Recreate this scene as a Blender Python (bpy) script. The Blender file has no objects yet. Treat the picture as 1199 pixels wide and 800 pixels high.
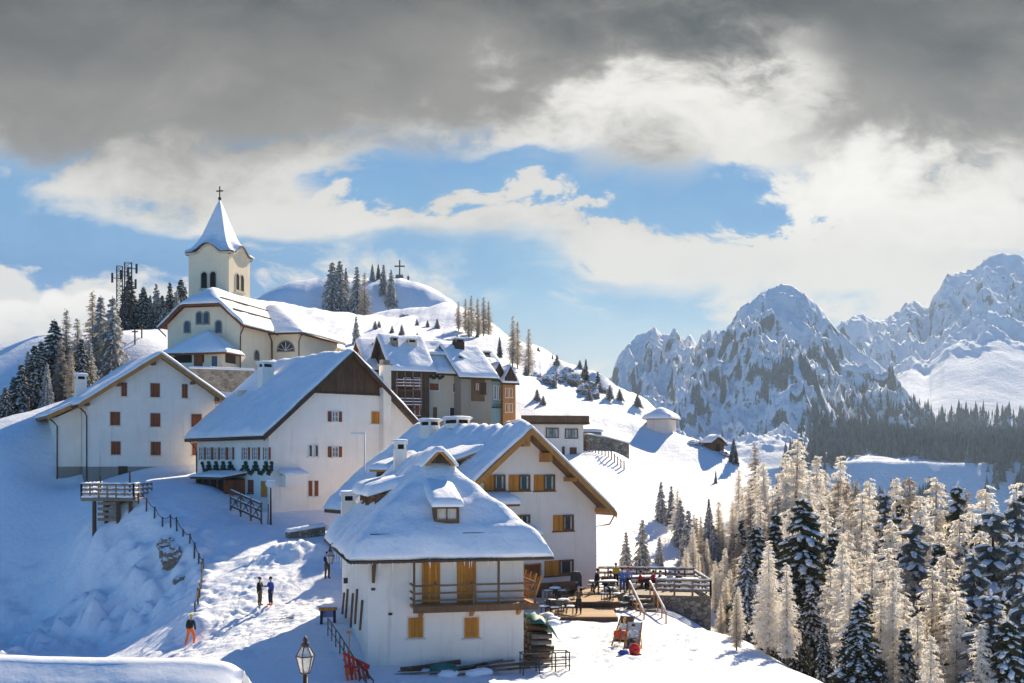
import bpy, bmesh, math, random
import numpy as np
from mathutils import Vector, Matrix, noise as mnoise
R = math.radians
sc = bpy.context.scene
col = sc.collection
FPX, HY, CX = 1300.0, 540.0, 599.5          # lens in photo pixels, horizon row, centre column

def P(px, py, D):                            # a surveyed point: where the line of sight to a photo pixel is D metres out
    return Vector(((px - CX) / FPX * D, D, (HY - py) / FPX * D))

# ------------------------------------------------------------------ node expressions
class NX:
    """tiny expression builder over shader math nodes"""
    def __init__(s, nt, sock): s.nt, s.s = nt, sock
    def _m(s, op, *a):
        n = s.nt.nodes.new('ShaderNodeMath'); n.operation = op
        for i, v in enumerate((s,) + a):
            if isinstance(v, NX): s.nt.links.new(v.s, n.inputs[i])
            else: n.inputs[i].default_value = v
        return NX(s.nt, n.outputs[0])
    def __add__(s, o): return s._m('ADD', o)
    __radd__ = __add__
    def __sub__(s, o): return s._m('SUBTRACT', o)
    def __rsub__(s, o): return (s * -1.0) + o
    def __mul__(s, o): return s._m('MULTIPLY', o)
    __rmul__ = __mul__
    def __truediv__(s, o): return s._m('DIVIDE', o)
    def max(s, o): return s._m('MAXIMUM', o)
    def min(s, o): return s._m('MINIMUM', o)
    def abs(s): return s._m('ABSOLUTE')
    def pow(s, o): return s._m('POWER', o)
    def exp(s): return s._m('EXPONENT')
    def step(s, a, b):                       # smoothstep a..b
        n = s.nt.nodes.new('ShaderNodeMapRange'); n.interpolation_type = 'SMOOTHSTEP'
        s.nt.links.new(s.s, n.inputs[0])
        rev = a > b
        n.inputs[1].default_value, n.inputs[2].default_value = (b, a) if rev else (a, b)
        n.inputs[3].default_value, n.inputs[4].default_value = (1, 0) if rev else (0, 1)
        return NX(s.nt, n.outputs[0])

def vec(nt, x, y, z=0.0):
    n = nt.nodes.new('ShaderNodeCombineXYZ')
    for i, v in enumerate((x, y, z)):
        if isinstance(v, NX): nt.links.new(v.s, n.inputs[i])
        else: n.inputs[i].default_value = v
    return n.outputs[0]
def fbm(nt, v, scale, detail=5, rough=0.55, dist=0.0, dims='3D'):
    n = nt.nodes.new('ShaderNodeTexNoise'); n.noise_dimensions = dims
    if v is not None: nt.links.new(v, n.inputs['Vector'])
    n.inputs['Scale'].default_value = scale; n.inputs['Detail'].default_value = detail
    n.inputs['Roughness'].default_value = rough; n.inputs['Distortion'].default_value = dist
    return NX(nt, n.outputs[0])
def mixc(nt, f, a, b):
    n = nt.nodes.new('ShaderNodeMix'); n.data_type = 'RGBA'
    for s, v in ((n.inputs[0], f), (n.inputs[6], a), (n.inputs[7], b)):
        if isinstance(v, NX): nt.links.new(v.s, s)
        elif hasattr(v, 'is_linked'): nt.links.new(v, s)
        else: s.default_value = v if not isinstance(v, tuple) or len(v) == 4 else (*v, 1)
    return n.outputs[2]

# ------------------------------------------------------------------ materials
def new_mat(name):
    m = bpy.data.materials.new(name); m.use_nodes = True
    nt = m.node_tree
    return m, nt, nt.nodes['Principled BSDF']
def coords(nt, kind='Object', scale=None):
    t = nt.nodes.new('ShaderNodeTexCoord'); o = t.outputs[kind]
    if scale:
        mp = nt.nodes.new('ShaderNodeMapping'); mp.inputs['Scale'].default_value = scale
        nt.links.new(o, mp.inputs[0]); o = mp.outputs[0]
    return o
def bump(nt, b, h, strength=0.3, dist=0.05):
    n = nt.nodes.new('ShaderNodeBump'); n.inputs['Strength'].default_value = strength; n.inputs['Distance'].default_value = dist
    nt.links.new(h.s, n.inputs['Height']); nt.links.new(n.outputs[0], b.inputs['Normal'])
    return n
def simple(name, c, rough=0.7, metal=0.0, var=0.25, scale=3.0, bumps=0.0, bscale=20, c2=None, stretch=None, spec=0.3):
    m, nt, b = new_mat(name)
    co = coords(nt, 'Object', stretch)
    f = fbm(nt, co, scale, 6, 0.6)
    c2 = c2 or tuple(v * (1 - var) for v in c)
    nt.links.new(mixc(nt, f.step(0.32, 0.68), c, c2), b.inputs['Base Color'])
    b.inputs['Roughness'].default_value = rough; b.inputs['Metallic'].default_value = metal
    b.inputs['Specular IOR Level'].default_value = spec
    if bumps: bump(nt, b, fbm(nt, co, bscale, 5, 0.6), bumps, 0.03)
    return m

M = {}
def snow_mat(name, c=(0.90, 0.905, 0.925), big=0.35, fine=2.5, amt=0.5):
    m, nt, b = new_mat(name)
    co = coords(nt, 'Object')
    n1 = fbm(nt, co, big, 6, 0.6); n2 = fbm(nt, co, fine, 6, 0.65); n3 = fbm(nt, co, fine * 9, 4, 0.7)
    nt.links.new(mixc(nt, n2.step(0.3, 0.7), c, tuple(v * 0.955 for v in c)), b.inputs['Base Color'])
    h = n1 * 1.2 + n2 * 0.35 + n3 * 0.05
    bump(nt, b, h, amt, 0.45)
    b.inputs['Roughness'].default_value = 0.75; b.inputs['Specular IOR Level'].default_value = 0.25
    return m
M['snow'] = snow_mat('snow')
M['snow_smooth'] = snow_mat('snow_smooth', (0.90, 0.905, 0.925), 0.35, 0.9, 0.12)
M['snow_roof'] = snow_mat('snow_roof', (0.90, 0.905, 0.925), 0.5, 1.6, 0.4)

def plaster(name, c, stain=0.12):
    m, nt, b = new_mat(name)
    co = coords(nt, 'Object')
    n1 = fbm(nt, co, 0.5, 6, 0.65); n2 = fbm(nt, coords(nt, 'Object', (3, 3, 0.35)), 1.1, 5, 0.6); n3 = fbm(nt, co, 14, 5, 0.65)
    n4 = fbm(nt, coords(nt, 'Object', (1.6, 1.6, 0.10)), 1.0, 6, 0.7)
    f = n1.step(0.35, 0.75) * 0.5 + n2.step(0.5, 0.8) * 0.6 + n4.step(0.56, 0.74) * 0.9
    nt.links.new(mixc(nt, f, c, tuple(v * (1 - stain * k) for v, k in zip(c, (1.4, 1.7, 2.0)))), b.inputs['Base Color'])
    b.inputs['Roughness'].default_value = 0.9; b.inputs['Specular IOR Level'].default_value = 0.15
    bump(nt, b, n3, 0.25, 0.03)
    return m
M['plaster_white'] = plaster('plaster_white', (0.89, 0.80, 0.70))
M['plaster_lilac'] = plaster('plaster_lilac', (0.88, 0.775, 0.68), 0.09)
M['plaster_cool'] = plaster('plaster_cool', (0.88, 0.82, 0.745), 0.10)
M['plaster_cream'] = plaster('plaster_cream', (0.86, 0.71, 0.51), 0.10)
M['plaster_beige'] = plaster('plaster_beige', (0.62, 0.54, 0.42))
M['plaster_taupe'] = plaster('plaster_taupe', (0.33, 0.28, 0.22))
M['plaster_blue'] = plaster('plaster_blue', (0.27, 0.44, 0.50))
M['plaster_orange'] = plaster('plaster_orange', (0.46, 0.22, 0.075))
M['plaster_pink'] = plaster('plaster_pink', (0.78, 0.66, 0.57))
M['concrete'] = plaster('concrete', (0.30, 0.275, 0.24), 0.2)

def wood(name, c, c2, along=(1, 1, 0.12), rough=0.6, board=None, axis=0):
    m, nt, b = new_mat(name)
    co = coords(nt, 'Object', tuple(8 * v for v in along))
    f = fbm(nt, co, 1.6, 7, 0.65, 0.4)
    big = fbm(nt, coords(nt, 'Object'), 0.9, 3, 0.5)
    colr = mixc(nt, (f * 0.75 + big * 0.35).step(0.38, 0.72), c, c2)
    h = f
    if board:
        sp = nt.nodes.new('ShaderNodeSeparateXYZ'); nt.links.new(coords(nt, 'Object'), sp.inputs[0])
        x = NX(nt, sp.outputs[axis]) / board
        fr = x._m('FRACT')
        gap = (fr - 0.5).abs().step(0.44, 0.49)
        wn = nt.nodes.new('ShaderNodeTexWhiteNoise'); wn.noise_dimensions = '1D'
        nt.links.new(x._m('FLOOR').s, wn.inputs['W'])
        colr = mixc(nt, NX(nt, wn.outputs[0]) * 0.6, colr, tuple(v * 0.55 for v in c2))
        colr = mixc(nt, gap * 0.85, colr, tuple(v * 0.15 for v in c2))
        h = f * 0.3 - gap * 1.2
    nt.links.new(colr, b.inputs['Base Color']); b.inputs['Roughness'].default_value = rough
    b.inputs['Specular IOR Level'].default_value = 0.25
    bump(nt, b, h, 0.4, 0.02)
    return m
M['wood_honey'] = wood('wood_honey', (0.74, 0.30, 0.035), (0.56, 0.20, 0.022), board=0.16)
M['wood_beam'] = wood('wood_beam', (0.55, 0.26, 0.065), (0.36, 0.15, 0.034))
M['wood_rust'] = wood('wood_rust', (0.34, 0.095, 0.03), (0.22, 0.058, 0.02), board=0.13)
M['wood_dark'] = wood('wood_dark', (0.115, 0.062, 0.034), (0.062, 0.034, 0.02), board=0.2)
M['wood_gable'] = wood('wood_gable', (0.16, 0.085, 0.045), (0.07, 0.038, 0.022), board=0.24)
M['wood_grey'] = wood('wood_grey', (0.26, 0.205, 0.155), (0.15, 0.115, 0.085))
M['wood_deck'] = wood('wood_deck', (0.52, 0.33, 0.17), (0.36, 0.21, 0.10), (0.12, 1, 1), board=0.22, axis=1)
M['wood_brown'] = wood('wood_brown', (0.20, 0.105, 0.05), (0.11, 0.055, 0.028))

def stone_mat(name, c, c2, scale=2.2, mortar=(0.30, 0.27, 0.23)):
    m, nt, b = new_mat(name)
    co = coords(nt, 'Object', (1, 1, 1.5))
    v = nt.nodes.new('ShaderNodeTexVoronoi'); v.feature = 'DISTANCE_TO_EDGE'; v.inputs['Scale'].default_value = scale
    nt.links.new(co, v.inputs['Vector'])
    v2 = nt.nodes.new('ShaderNodeTexVoronoi'); v2.inputs['Scale'].default_value = scale; nt.links.new(co, v2.inputs['Vector'])
    e = NX(nt, v.outputs['Distance']).step(0.02, 0.10)
    sp = nt.nodes.new('ShaderNodeSeparateColor'); nt.links.new(v2.outputs['Color'], sp.inputs[0])
    st = mixc(nt, NX(nt, sp.outputs[0]), c, c2)
    n = fbm(nt, co, 6, 5, 0.6)
    st = mixc(nt, n.step(0.4, 0.8) * 0.5, st, tuple(x * 0.6 for x in c2))
    nt.links.new(mixc(nt, e, mortar, st), b.inputs['Base Color'])
    b.inputs['Roughness'].default_value = 0.9
    bump(nt, b, e * 0.8 + n * 0.4, 0.6, 0.06)
    return m
M['stone'] = stone_mat('stone', (0.46, 0.39, 0.29), (0.20, 0.165, 0.12))
M['stone_dark'] = stone_mat('stone_dark', (0.46, 0.38, 0.28), (0.15, 0.12, 0.09), 2.3, (0.13, 0.11, 0.09))

def rocksnow(name, rock, rock2, lo=0.62, hi=0.80, scale=1.0, snowc=(0.86, 0.88, 0.92)):
    m, nt, b = new_mat(name)
    g = nt.nodes.new('ShaderNodeNewGeometry'); sp = nt.nodes.new('ShaderNodeSeparateXYZ')
    nt.links.new(g.outputs['Normal'], sp.inputs[0])
    co = coords(nt, 'Object')
    n1 = fbm(nt, co, scale, 8, 0.68); n2 = fbm(nt, co, scale * 6, 6, 0.65)
    f = (NX(nt, sp.outputs[2]) + (n1 - 0.5) * 0.62 + (n2 - 0.5) * 0.30).step(lo, hi)
    rk = mixc(nt, n2.step(0.3, 0.7), rock, rock2)
    nt.links.new(mixc(nt, f, rk, snowc), b.inputs['Base Color'])
    b.inputs['Roughness'].default_value = 0.9; b.inputs['Specular IOR Level'].default_value = 0.1
    bump(nt, b, n1 + n2 * 0.35, 0.6, 0.6 / scale)
    return m
M['rock'] = rocksnow('rock', (0.30, 0.25, 0.19), (0.16, 0.135, 0.105), 0.22, 0.5, 0.9)
M['mountain'] = rocksnow('mountain', (0.24, 0.222, 0.21), (0.11, 0.105, 0.104), 0.29, 0.42, 0.05, (0.86, 0.885, 0.93))

M['glass'] = simple('glass', (0.03, 0.035, 0.045), 0.08, spec=0.6)
M['glass_pale'] = simple('glass_pale', (0.30, 0.30, 0.28), 0.12, spec=0.6, var=0.6, scale=1.5)
M['curtain'] = simple('curtain', (0.66, 0.60, 0.50), 0.9, var=0.3, scale=6, stretch=(4, 4, 0.4))
M['dark_void'] = simple('dark_void', (0.012, 0.010, 0.010), 0.9)
M['metal_dark'] = simple('metal_dark', (0.055, 0.05, 0.048), 0.5, 0.4)
M['metal_grey'] = simple('metal_grey', (0.32, 0.33, 0.34), 0.5, 0.5)
M['metal_brown'] = simple('metal_brown', (0.10, 0.06, 0.04), 0.5, 0.3)
M['white_paint'] = simple('white_paint', (0.78, 0.77, 0.74), 0.6, var=0.1)
M['garland'] = simple('garland', (0.02, 0.07, 0.045), 0.9, var=0.6, scale=14, bumps=1.0, bscale=40)
M['red'] = simple('red', (0.52, 0.035, 0.02), 0.6)
M['red_orange'] = simple('red_orange', (0.75, 0.11, 0.025), 0.6)
M['orange'] = simple('orange', (0.85, 0.17, 0.015), 0.65)
M['blue_cloth'] = simple('blue_cloth', (0.035, 0.085, 0.38), 0.8)
M['blue_light'] = simple('blue_light', (0.10, 0.22, 0.55), 0.8)
M['lilac_cloth'] = simple('lilac_cloth', (0.34, 0.33, 0.60), 0.8)
M['black_cloth'] = simple('black_cloth', (0.016, 0.016, 0.02), 0.85)
M['navy_cloth'] = simple('navy_cloth', (0.025, 0.03, 0.06), 0.85)
M['brown_cloth'] = simple('brown_cloth', (0.12, 0.075, 0.045), 0.85)
M['olive_cloth'] = simple('olive_cloth', (0.09, 0.07, 0.04), 0.85)
M['grey_cloth'] = simple('grey_cloth', (0.20, 0.195, 0.19), 0.85)
M['white_cloth'] = simple('white_cloth', (0.72, 0.70, 0.68), 0.85)
M['yellow_cloth'] = simple('yellow_cloth', (0.75, 0.48, 0.02), 0.8)
M['red_cloth'] = simple('red_cloth', (0.62, 0.02, 0.025), 0.8)
M['skin'] = simple('skin', (0.55, 0.33, 0.23), 0.55, var=0.1)
M['hair'] = simple('hair', (0.05, 0.03, 0.018), 0.6)
M['hair_blond'] = simple('hair_blond', (0.45, 0.25, 0.08), 0.6)
M['tarp_green'] = simple('tarp_green', (0.02, 0.16, 0.13), 0.5, bumps=0.8, bscale=5)
M['bark'] = simple('bark', (0.085, 0.06, 0.045), 0.95, var=0.5, scale=5, stretch=(3, 3, 0.6), bumps=0.6)
M['bark_frost'] = simple('bark_frost', (0.22, 0.18, 0.14), 0.95, var=0.5, scale=5, stretch=(3, 3, 0.6))

def leafy(name, c, c2, transl=0.35, vscale=1.2):
    m, nt, b = new_mat(name)
    nt.nodes.remove(b)
    out = nt.nodes['Material Output']
    n = fbm(nt, coords(nt, 'Object'), vscale, 5, 0.7)
    colr = mixc(nt, n.step(0.32, 0.68), c, c2)
    d = nt.nodes.new('ShaderNodeBsdfDiffuse'); t = nt.nodes.new('ShaderNodeBsdfTranslucent'); mx = nt.nodes.new('ShaderNodeMixShader')
    nt.links.new(colr, d.inputs[0]); nt.links.new(colr, t.inputs[0]); mx.inputs[0].default_value = transl
    nt.links.new(d.outputs[0], mx.inputs[1]); nt.links.new(t.outputs[0], mx.inputs[2]); nt.links.new(mx.outputs[0], out.inputs[0])
    return m
M['needles'] = leafy('needles', (0.14, 0.125, 0.06), (0.07, 0.072, 0.04), 0.38)
M['needles_frost'] = leafy('needles_frost', (0.64, 0.61, 0.56), (0.36, 0.34, 0.30), 0.4)
M['needles_shaded'] = leafy('needles_shaded', (0.24, 0.25, 0.23), (0.12, 0.13, 0.125), 0.35)  # greyer copy of the needles, shade tone painted into the colour
M['frost'] = leafy('frost', (0.93, 0.905, 0.86), (0.80, 0.72, 0.60), 0.5, 0.6)
M['frost_grey'] = leafy('frost_grey', (0.62, 0.55, 0.46), (0.38, 0.31, 0.24), 0.4, 0.6)
M['snow_clump'] = leafy('snow_clump', (0.88, 0.88, 0.90), (0.84, 0.84, 0.86), 0.18, 3)
M['far_tree'] = leafy('far_tree', (0.045, 0.05, 0.05), (0.16, 0.165, 0.17), 0.1, 0.08)

# ------------------------------------------------------------------ mesh builder
class MB:
    def __init__(s): s.v, s.f, s.m, s.sm, s.cm, s.cs = [], [], [], [], 0, False
    def mat(s, i, smooth=None):
        s.cm = i
        if smooth is not None: s.cs = smooth
        return s
    def face(s, idx): s.f.append(tuple(idx)); s.m.append(s.cm); s.sm.append(s.cs)
    def add(s, pts, faces):
        o = len(s.v); s.v += [tuple(p) for p in pts]
        for f in faces: s.face([o + i for i in f])
    def poly(s, pts): s.add(pts, [range(len(pts))])
    def box(s, x0, x1, y0, y1, z0, z1, T=None):
        p = [Vector(q) for q in ((x0,y0,z0),(x1,y0,z0),(x1,y1,z0),(x0,y1,z0),(x0,y0,z1),(x1,y0,z1),(x1,y1,z1),(x0,y1,z1))]
        if T is not None: p = [T @ q for q in p]
        s.add(p, [(0,3,2,1),(4,5,6,7),(0,1,5,4),(1,2,6,5),(2,3,7,6),(3,0,4,7)])
    def prism(s, poly, d, cap=True):             # closed polygon (3-D) swept by vector d
        n = len(poly); d = Vector(d); a = [Vector(p) for p in poly]; b = [p + d for p in a]
        fs = [(i, (i+1) % n, n + (i+1) % n, n + i) for i in range(n)]
        if cap: fs += [tuple(range(n))[::-1], tuple(range(n, 2*n))]
        s.add(a + b, fs)
    def bar(s, a, b, w, h=None, up=(0,0,1)):     # rectangular bar from a to b
        a, b = Vector(a), Vector(b); h = h or w
        d = (b - a).normalized(); u = Vector(up)
        if abs(d.dot(u)) > 0.98: u = Vector((0,1,0))
        x = d.cross(u).normalized() * (w/2); y = x.cross(d).normalized() * (h/2)
        s.add([a-x-y, a+x-y, a+x+y, a-x+y, b-x-y, b+x-y, b+x+y, b-x+y],
              [(0,3,2,1),(4,5,6,7),(0,1,5,4),(1,2,6,5),(2,3,7,6),(3,0,4,7)])
    def tube(s, pts, rad, n=8, cap=True):
        pts = [Vector(p) for p in pts]; rads = rad if isinstance(rad, (list, tuple)) else [rad]*len(pts)
        o = len(s.v)
        for i, p in enumerate(pts):
            d = (pts[min(i+1, len(pts)-1)] - pts[max(i-1, 0)]).normalized()
            u = Vector((0,0,1)) if abs(d.z) < 0.95 else Vector((1,0,0))
            x = d.cross(u).normalized(); y = d.cross(x)
            for k in range(n):
                t = 2*math.pi*k/n; q = p + (x*math.cos(t) + y*math.sin(t))*rads[i]
                s.v.append(tuple(q))
        for i in range(len(pts)-1):
            for k in range(n):
                s.face((o+i*n+k, o+i*n+(k+1)%n, o+(i+1)*n+(k+1)%n, o+(i+1)*n+k))
        if cap:
            s.face([o+k for k in range(n)][::-1]); s.face([o+(len(pts)-1)*n+k for k in range(n)])
    def lathe(s, prof, n=12, c=(0,0,0)):         # prof: (r, z)
        s.tube_prof = None
        o = len(s.v)
        for r, z in prof:
            for k in range(n):
                t = 2*math.pi*k/n; s.v.append((c[0]+r*math.cos(t), c[1]+r*math.sin(t), c[2]+z))
        for i in range(len(prof)-1):
            for k in range(n): s.face((o+i*n+k, o+i*n+(k+1)%n, o+(i+1)*n+(k+1)%n, o+(i+1)*n+k))
        s.face([o+k for k in range(n)][::-1]); s.face([o+(len(prof)-1)*n+k for k in range(n)])
    def blob(s, c, r, seed=0, nu=8, nv=5, j=0.2):
        rnd = random.Random(seed); c = Vector(c); o = len(s.v)
        rx, ry, rz = r if isinstance(r, (tuple, list)) else (r, r, r)
        s.v.append((c.x, c.y, c.z - rz))
        for a in range(1, nv):
            ph = math.pi*a/nv - math.pi/2
            for k in range(nu):
                t = 2*math.pi*k/nu; q = 1 + rnd.uniform(-j, j)
                s.v.append((c.x+rx*q*math.cos(ph)*math.cos(t), c.y+ry*q*math.cos(ph)*math.sin(t), c.z+rz*q*math.sin(ph)))
        s.v.append((c.x, c.y, c.z + rz)); top = len(s.v)-1
        for k in range(nu):
            s.face((o, o+1+(k+1)%nu, o+1+k)); s.face((top, o+1+(nv-2)*nu+k, o+1+(nv-2)*nu+(k+1)%nu))
        for a in range(nv-2):
            for k in range(nu):
                s.face((o+1+a*nu+k, o+1+a*nu+(k+1)%nu, o+1+(a+1)*nu+(k+1)%nu, o+1+(a+1)*nu+k))
    def mesh(s, name, mats):
        me = bpy.data.meshes.new(name); me.from_pydata(s.v, [], s.f)
        for m in (mats if isinstance(mats, (list, tuple)) else [mats]): me.materials.append(M[m] if isinstance(m, str) else m)
        me.polygons.foreach_set('material_index', s.m); me.polygons.foreach_set('use_smooth', s.sm)
        me.update()
        return me
    def build(s, name, mats, parent=None, fix=True):
        me = s.mesh(name, mats)
        if fix:
            bm = bmesh.new(); bm.from_mesh(me); bmesh.ops.recalc_face_normals(bm, faces=bm.faces); bm.to_mesh(me); bm.free()
        return link(name, me, parent)

def link(name, me, parent=None):
    o = bpy.data.objects.new(name, me); col.objects.link(o)
    if parent is not None: o.parent = parent
    return o
def tag(o, label=None, cat=None, group=None, kind=None):
    if label: o['label'] = label
    if cat: o['category'] = cat
    if group: o['group'] = group
    if kind: o['kind'] = kind
    return o
def thing(name, label, cat, loc=(0,0,0), rz=0.0, group=None):
    o = bpy.data.objects.new(name, None); col.objects.link(o)
    o.location = loc; o.rotation_euler = (0,0,rz); o.empty_display_size = 0.5
    return tag(o, label, cat, group)
def dup(root, loc, rz, label, scale=None, group=None):
    r = root.copy(); col.objects.link(r); r.location = loc; r.rotation_euler = (0,0,rz)
    if scale is not None: r.scale = scale
    if label: r['label'] = label
    if group: r['group'] = group
    for ch in root.children:
        c = ch.copy(); col.objects.link(c); c.parent = r
        for g in ch.children:
            d = g.copy(); col.objects.link(d); d.parent = c
    return r
def fn(x, y, z=0.0, oct=4):                     # fractal noise about -1..1
    return mnoise.fractal(Vector((x, y, z)), 1.0, 2.0, oct)
# ------------------------------------------------------------------ camera, sun, sky
EXPO = 0.90
SKYSEED = 21.6
EXK = 2 ** EXPO
cam = bpy.data.cameras.new('camera'); cam.sensor_width = 36; cam.lens = 36 * FPX / 1199
cam.shift_y = (HY - 400) / 1199; cam.clip_end = 9000; cam.clip_start = 0.5
camo = bpy.data.objects.new('camera', cam); col.objects.link(camo); camo.rotation_euler = (R(90), 0, 0); sc.camera = camo
SAZ, SEL = R(25), R(33)
S = Vector((math.sin(SAZ)*math.cos(SEL), math.cos(SAZ)*math.cos(SEL), math.sin(SEL)))
sun = bpy.data.lights.new('sun', 'SUN'); sun.energy = 5.0; sun.angle = R(0.6); sun.color = (1.0, 0.865, 0.65)
suno = bpy.data.objects.new('sun', sun); col.objects.link(suno); suno.location = S * 300
suno.rotation_euler = S.to_track_quat('Z', 'Y').to_euler()
sc.view_settings.view_transform = 'Standard'; sc.view_settings.look = 'None'
sc.view_settings.exposure = EXPO; sc.view_settings.gamma = 1.0
sc.view_settings.use_curve_mapping = False
sc.render.engine = 'CYCLES'
sc.cycles.use_denoising = True; sc.cycles.max_bounces = 6; sc.cycles.diffuse_bounces = 4; sc.cycles.transparent_max_bounces = 6
sc.cycles.volume_bounces = 0; sc.cycles.caustics_reflective = False; sc.cycles.caustics_refractive = False

w = bpy.data.worlds.new('World'); sc.world = w; w.use_nodes = True
nt = w.node_tree; bg = nt.nodes['Background']
sky = nt.nodes.new('ShaderNodeTexSky'); sky.sky_type = 'NISHITA'; sky.sun_disc = False
sky.sun_elevation = SEL; sky.sun_rotation = SAZ; sky.altitude = 1800; sky.dust_density = 0.3; sky.ozone_density = 3.0; sky.air_density = 1.0
def lin(*c): return tuple(((v/255)/12.92 if v/255 <= 0.04045 else ((v/255+0.055)/1.055)**2.4) for v in c)
def emit(r, g, b): return tuple(v / EXK for v in lin(r, g, b)) + (1,)
tc = nt.nodes.new('ShaderNodeTexCoord'); sp = nt.nodes.new('ShaderNodeSeparateXYZ'); nt.links.new(tc.outputs['Generated'], sp.inputs[0])
dx, dy, dz = (NX(nt, sp.outputs[i]) for i in range(3))
yy = dy.max(0.12)
U = dx / yy * FPX + CX                       # direction, unrolled on a vertical plane to the north
Vv = HY - dz / yy * FPX
front = dy.step(0.25, 0.6) * (dz / yy).step(0.95, 0.55)
U0, V0 = U, Vv
q = vec(nt, U / 420.0, Vv / 250.0, SKYSEED)
wn = nt.nodes.new('ShaderNodeTexNoise'); wn.inputs['Scale'].default_value = 1.3; wn.inputs['Detail'].default_value = 4; nt.links.new(q, wn.inputs['Vector'])
va = nt.nodes.new('ShaderNodeVectorMath'); va.operation = 'MULTIPLY_ADD'
nt.links.new(wn.outputs['Color'], va.inputs[0]); va.inputs[1].default_value = (0.5, 0.5, 0.5); nt.links.new(q, va.inputs[2])
qw = va.outputs[0]
n_big = fbm(nt, qw, 1.25, 7, 0.55); n_mid = fbm(nt, qw, 3.2, 7, 0.58); n_fine = fbm(nt, qw, 8.0, 6, 0.6)
st = fbm(nt, vec(nt, U / 900.0, Vv / 110.0, 9.1), 1.8, 6, 0.55)
U = U0 + (n_big - 0.5) * 340.0 + (n_mid - 0.5) * 260.0 + (n_fine - 0.5) * 120.0
sc3 = nt.nodes.new('ShaderNodeSeparateColor'); nt.links.new(wn.outputs['Color'], sc3.inputs[0])
Vv = V0 + (NX(nt, sc3.outputs[1]) - 0.5) * 170.0 + (n_mid - 0.5) * 130.0 + (n_fine - 0.5) * 80.0
def blob_(cx, cy, rx, ry, amp):
    a = (U - cx) / rx; b = (Vv - cy) / ry
    return ((a*a + b*b) * -1.0).exp() * amp
wob = (n_big - 0.5) * 150.0 + (n_mid - 0.5) * 80.0
# sky blue: physical sky, pulled to the clean blue of the photo
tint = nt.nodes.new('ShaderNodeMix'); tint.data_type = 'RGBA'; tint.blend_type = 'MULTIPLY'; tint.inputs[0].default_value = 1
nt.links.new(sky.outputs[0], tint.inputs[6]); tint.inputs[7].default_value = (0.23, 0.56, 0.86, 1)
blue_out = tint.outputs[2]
blue_front = mixc(nt, Vv.step(120, 480), emit(78, 144, 203), emit(158, 204, 228))
blue_front = mixc(nt, U.step(700, 100) * Vv.step(200, 330) * 0.9, blue_front, emit(62, 130, 192))
# coverage of the cloud layers
yd = V0 + wob
deck = yd.step(215, 150)
gap = blob_(640, 226, 225, 35, 0.86) + blob_(880, 236, 110, 36, 0.75) + blob_(530, 205, 90, 34, 0.7) + blob_(430, 228, 70, 22, 0.5) + blob_(90, 290, 320, 36, 1.3) \
    + blob_(700, 205, 130, 20, 0.5) + blob_(790, 185, 60, 40, 0.5) + blob_(925, 205, 40, 40, 0.6) + blob_(560, 330, 330, 26, 0.4) + blob_(640, 395, 160, 40, 0.9) + blob_(10, 215, 60, 60, 0.5) + blob_(1190, 290, 60, 22, 0.5)
fill = blob_(830, 170, 110, 45, 0.6) + blob_(800, 212, 45, 26, 0.8) + blob_(560, 205, 60, 20, 0.35) + blob_(620, 262, 330, 22, 1.0) + blob_(1070, 230, 170, 70, 0.9) + blob_(330, 235, 130, 50, 0.5) + blob_(980, 275, 260, 24, 0.6)
band = (n_mid - 0.5) * 2.0 + (n_big - 0.5) * 1.2 + (n_fine - 0.5) * 1.2 + (st - 0.5) * 1.5 + 0.62 - gap * 1.05 + fill * 0.7
fill2 = 0
cov = band.step(0.0, 0.68).max(deck)
# brightness of cloud: lit low band, dark deck on top
lit = (V0 + (n_big - 0.5) * 300.0 + (n_mid - 0.5) * 130.0 + (n_fine - 0.5) * 40.0 + blob_(850, 110, 160, 80, 175.0) - blob_(1040, 60, 200, 80, 70.0) - blob_(150, 110, 330, 110, 55.0) - blob_(980, 150, 110, 40, 95.0) - blob_(530, 90, 200, 60, 30.0)
       + blob_(1080, 220, 200, 90, 60.0))
lit1 = (lit + (n_big - 0.5) * 90.0).step(-110, 165); lit2 = (lit + (n_mid - 0.5) * 90.0).step(105, 275)
cl = mixc(nt, lit1, emit(36, 38, 41), emit(142, 136, 128))
cl = mixc(nt, lit2, cl, emit(228, 223, 215))
cl = mixc(nt, n_mid.step(0.45, 0.75) * lit2 * 0.35, cl, emit(205, 205, 208))
cl = mixc(nt, (blob_(840, 95, 100, 45, 1.0) + blob_(1060, 225, 130, 55, 1.0) + blob_(760, 160, 120, 35, 0.6)) * n_mid.step(0.3, 0.6) * 0.9, cl, emit(255, 250, 242))
U, Vv = U0, V0
# cumulus bank, low in the west
top = 352.0 - blob_(112, 0, 42, 9999, 16.0) - blob_(20, 0, 18, 9999, 6.0) - blob_(62, 0, 14, 9999, 6.0) + (n_mid - 0.5) * 30.0 + (n_fine - 0.5) * 34.0 + U.step(130, 330) * 130.0
bank = (Vv - top).step(-3, 5)
bsh = (Vv - top) / 95.0 + (n_fine - 0.5) * 0.9 + (n_mid - 0.5) * 0.9
bc = mixc(nt, bsh.step(0.05, 0.9), emit(252, 245, 236), emit(176, 178, 184))
bc = mixc(nt, (Vv - top).step(70, 150) * 0.8, bc, emit(212, 200, 170))
cf = mixc(nt, cov, blue_front, cl)
cf = mixc(nt, bank * U.step(420, 260), cf, bc)
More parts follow.
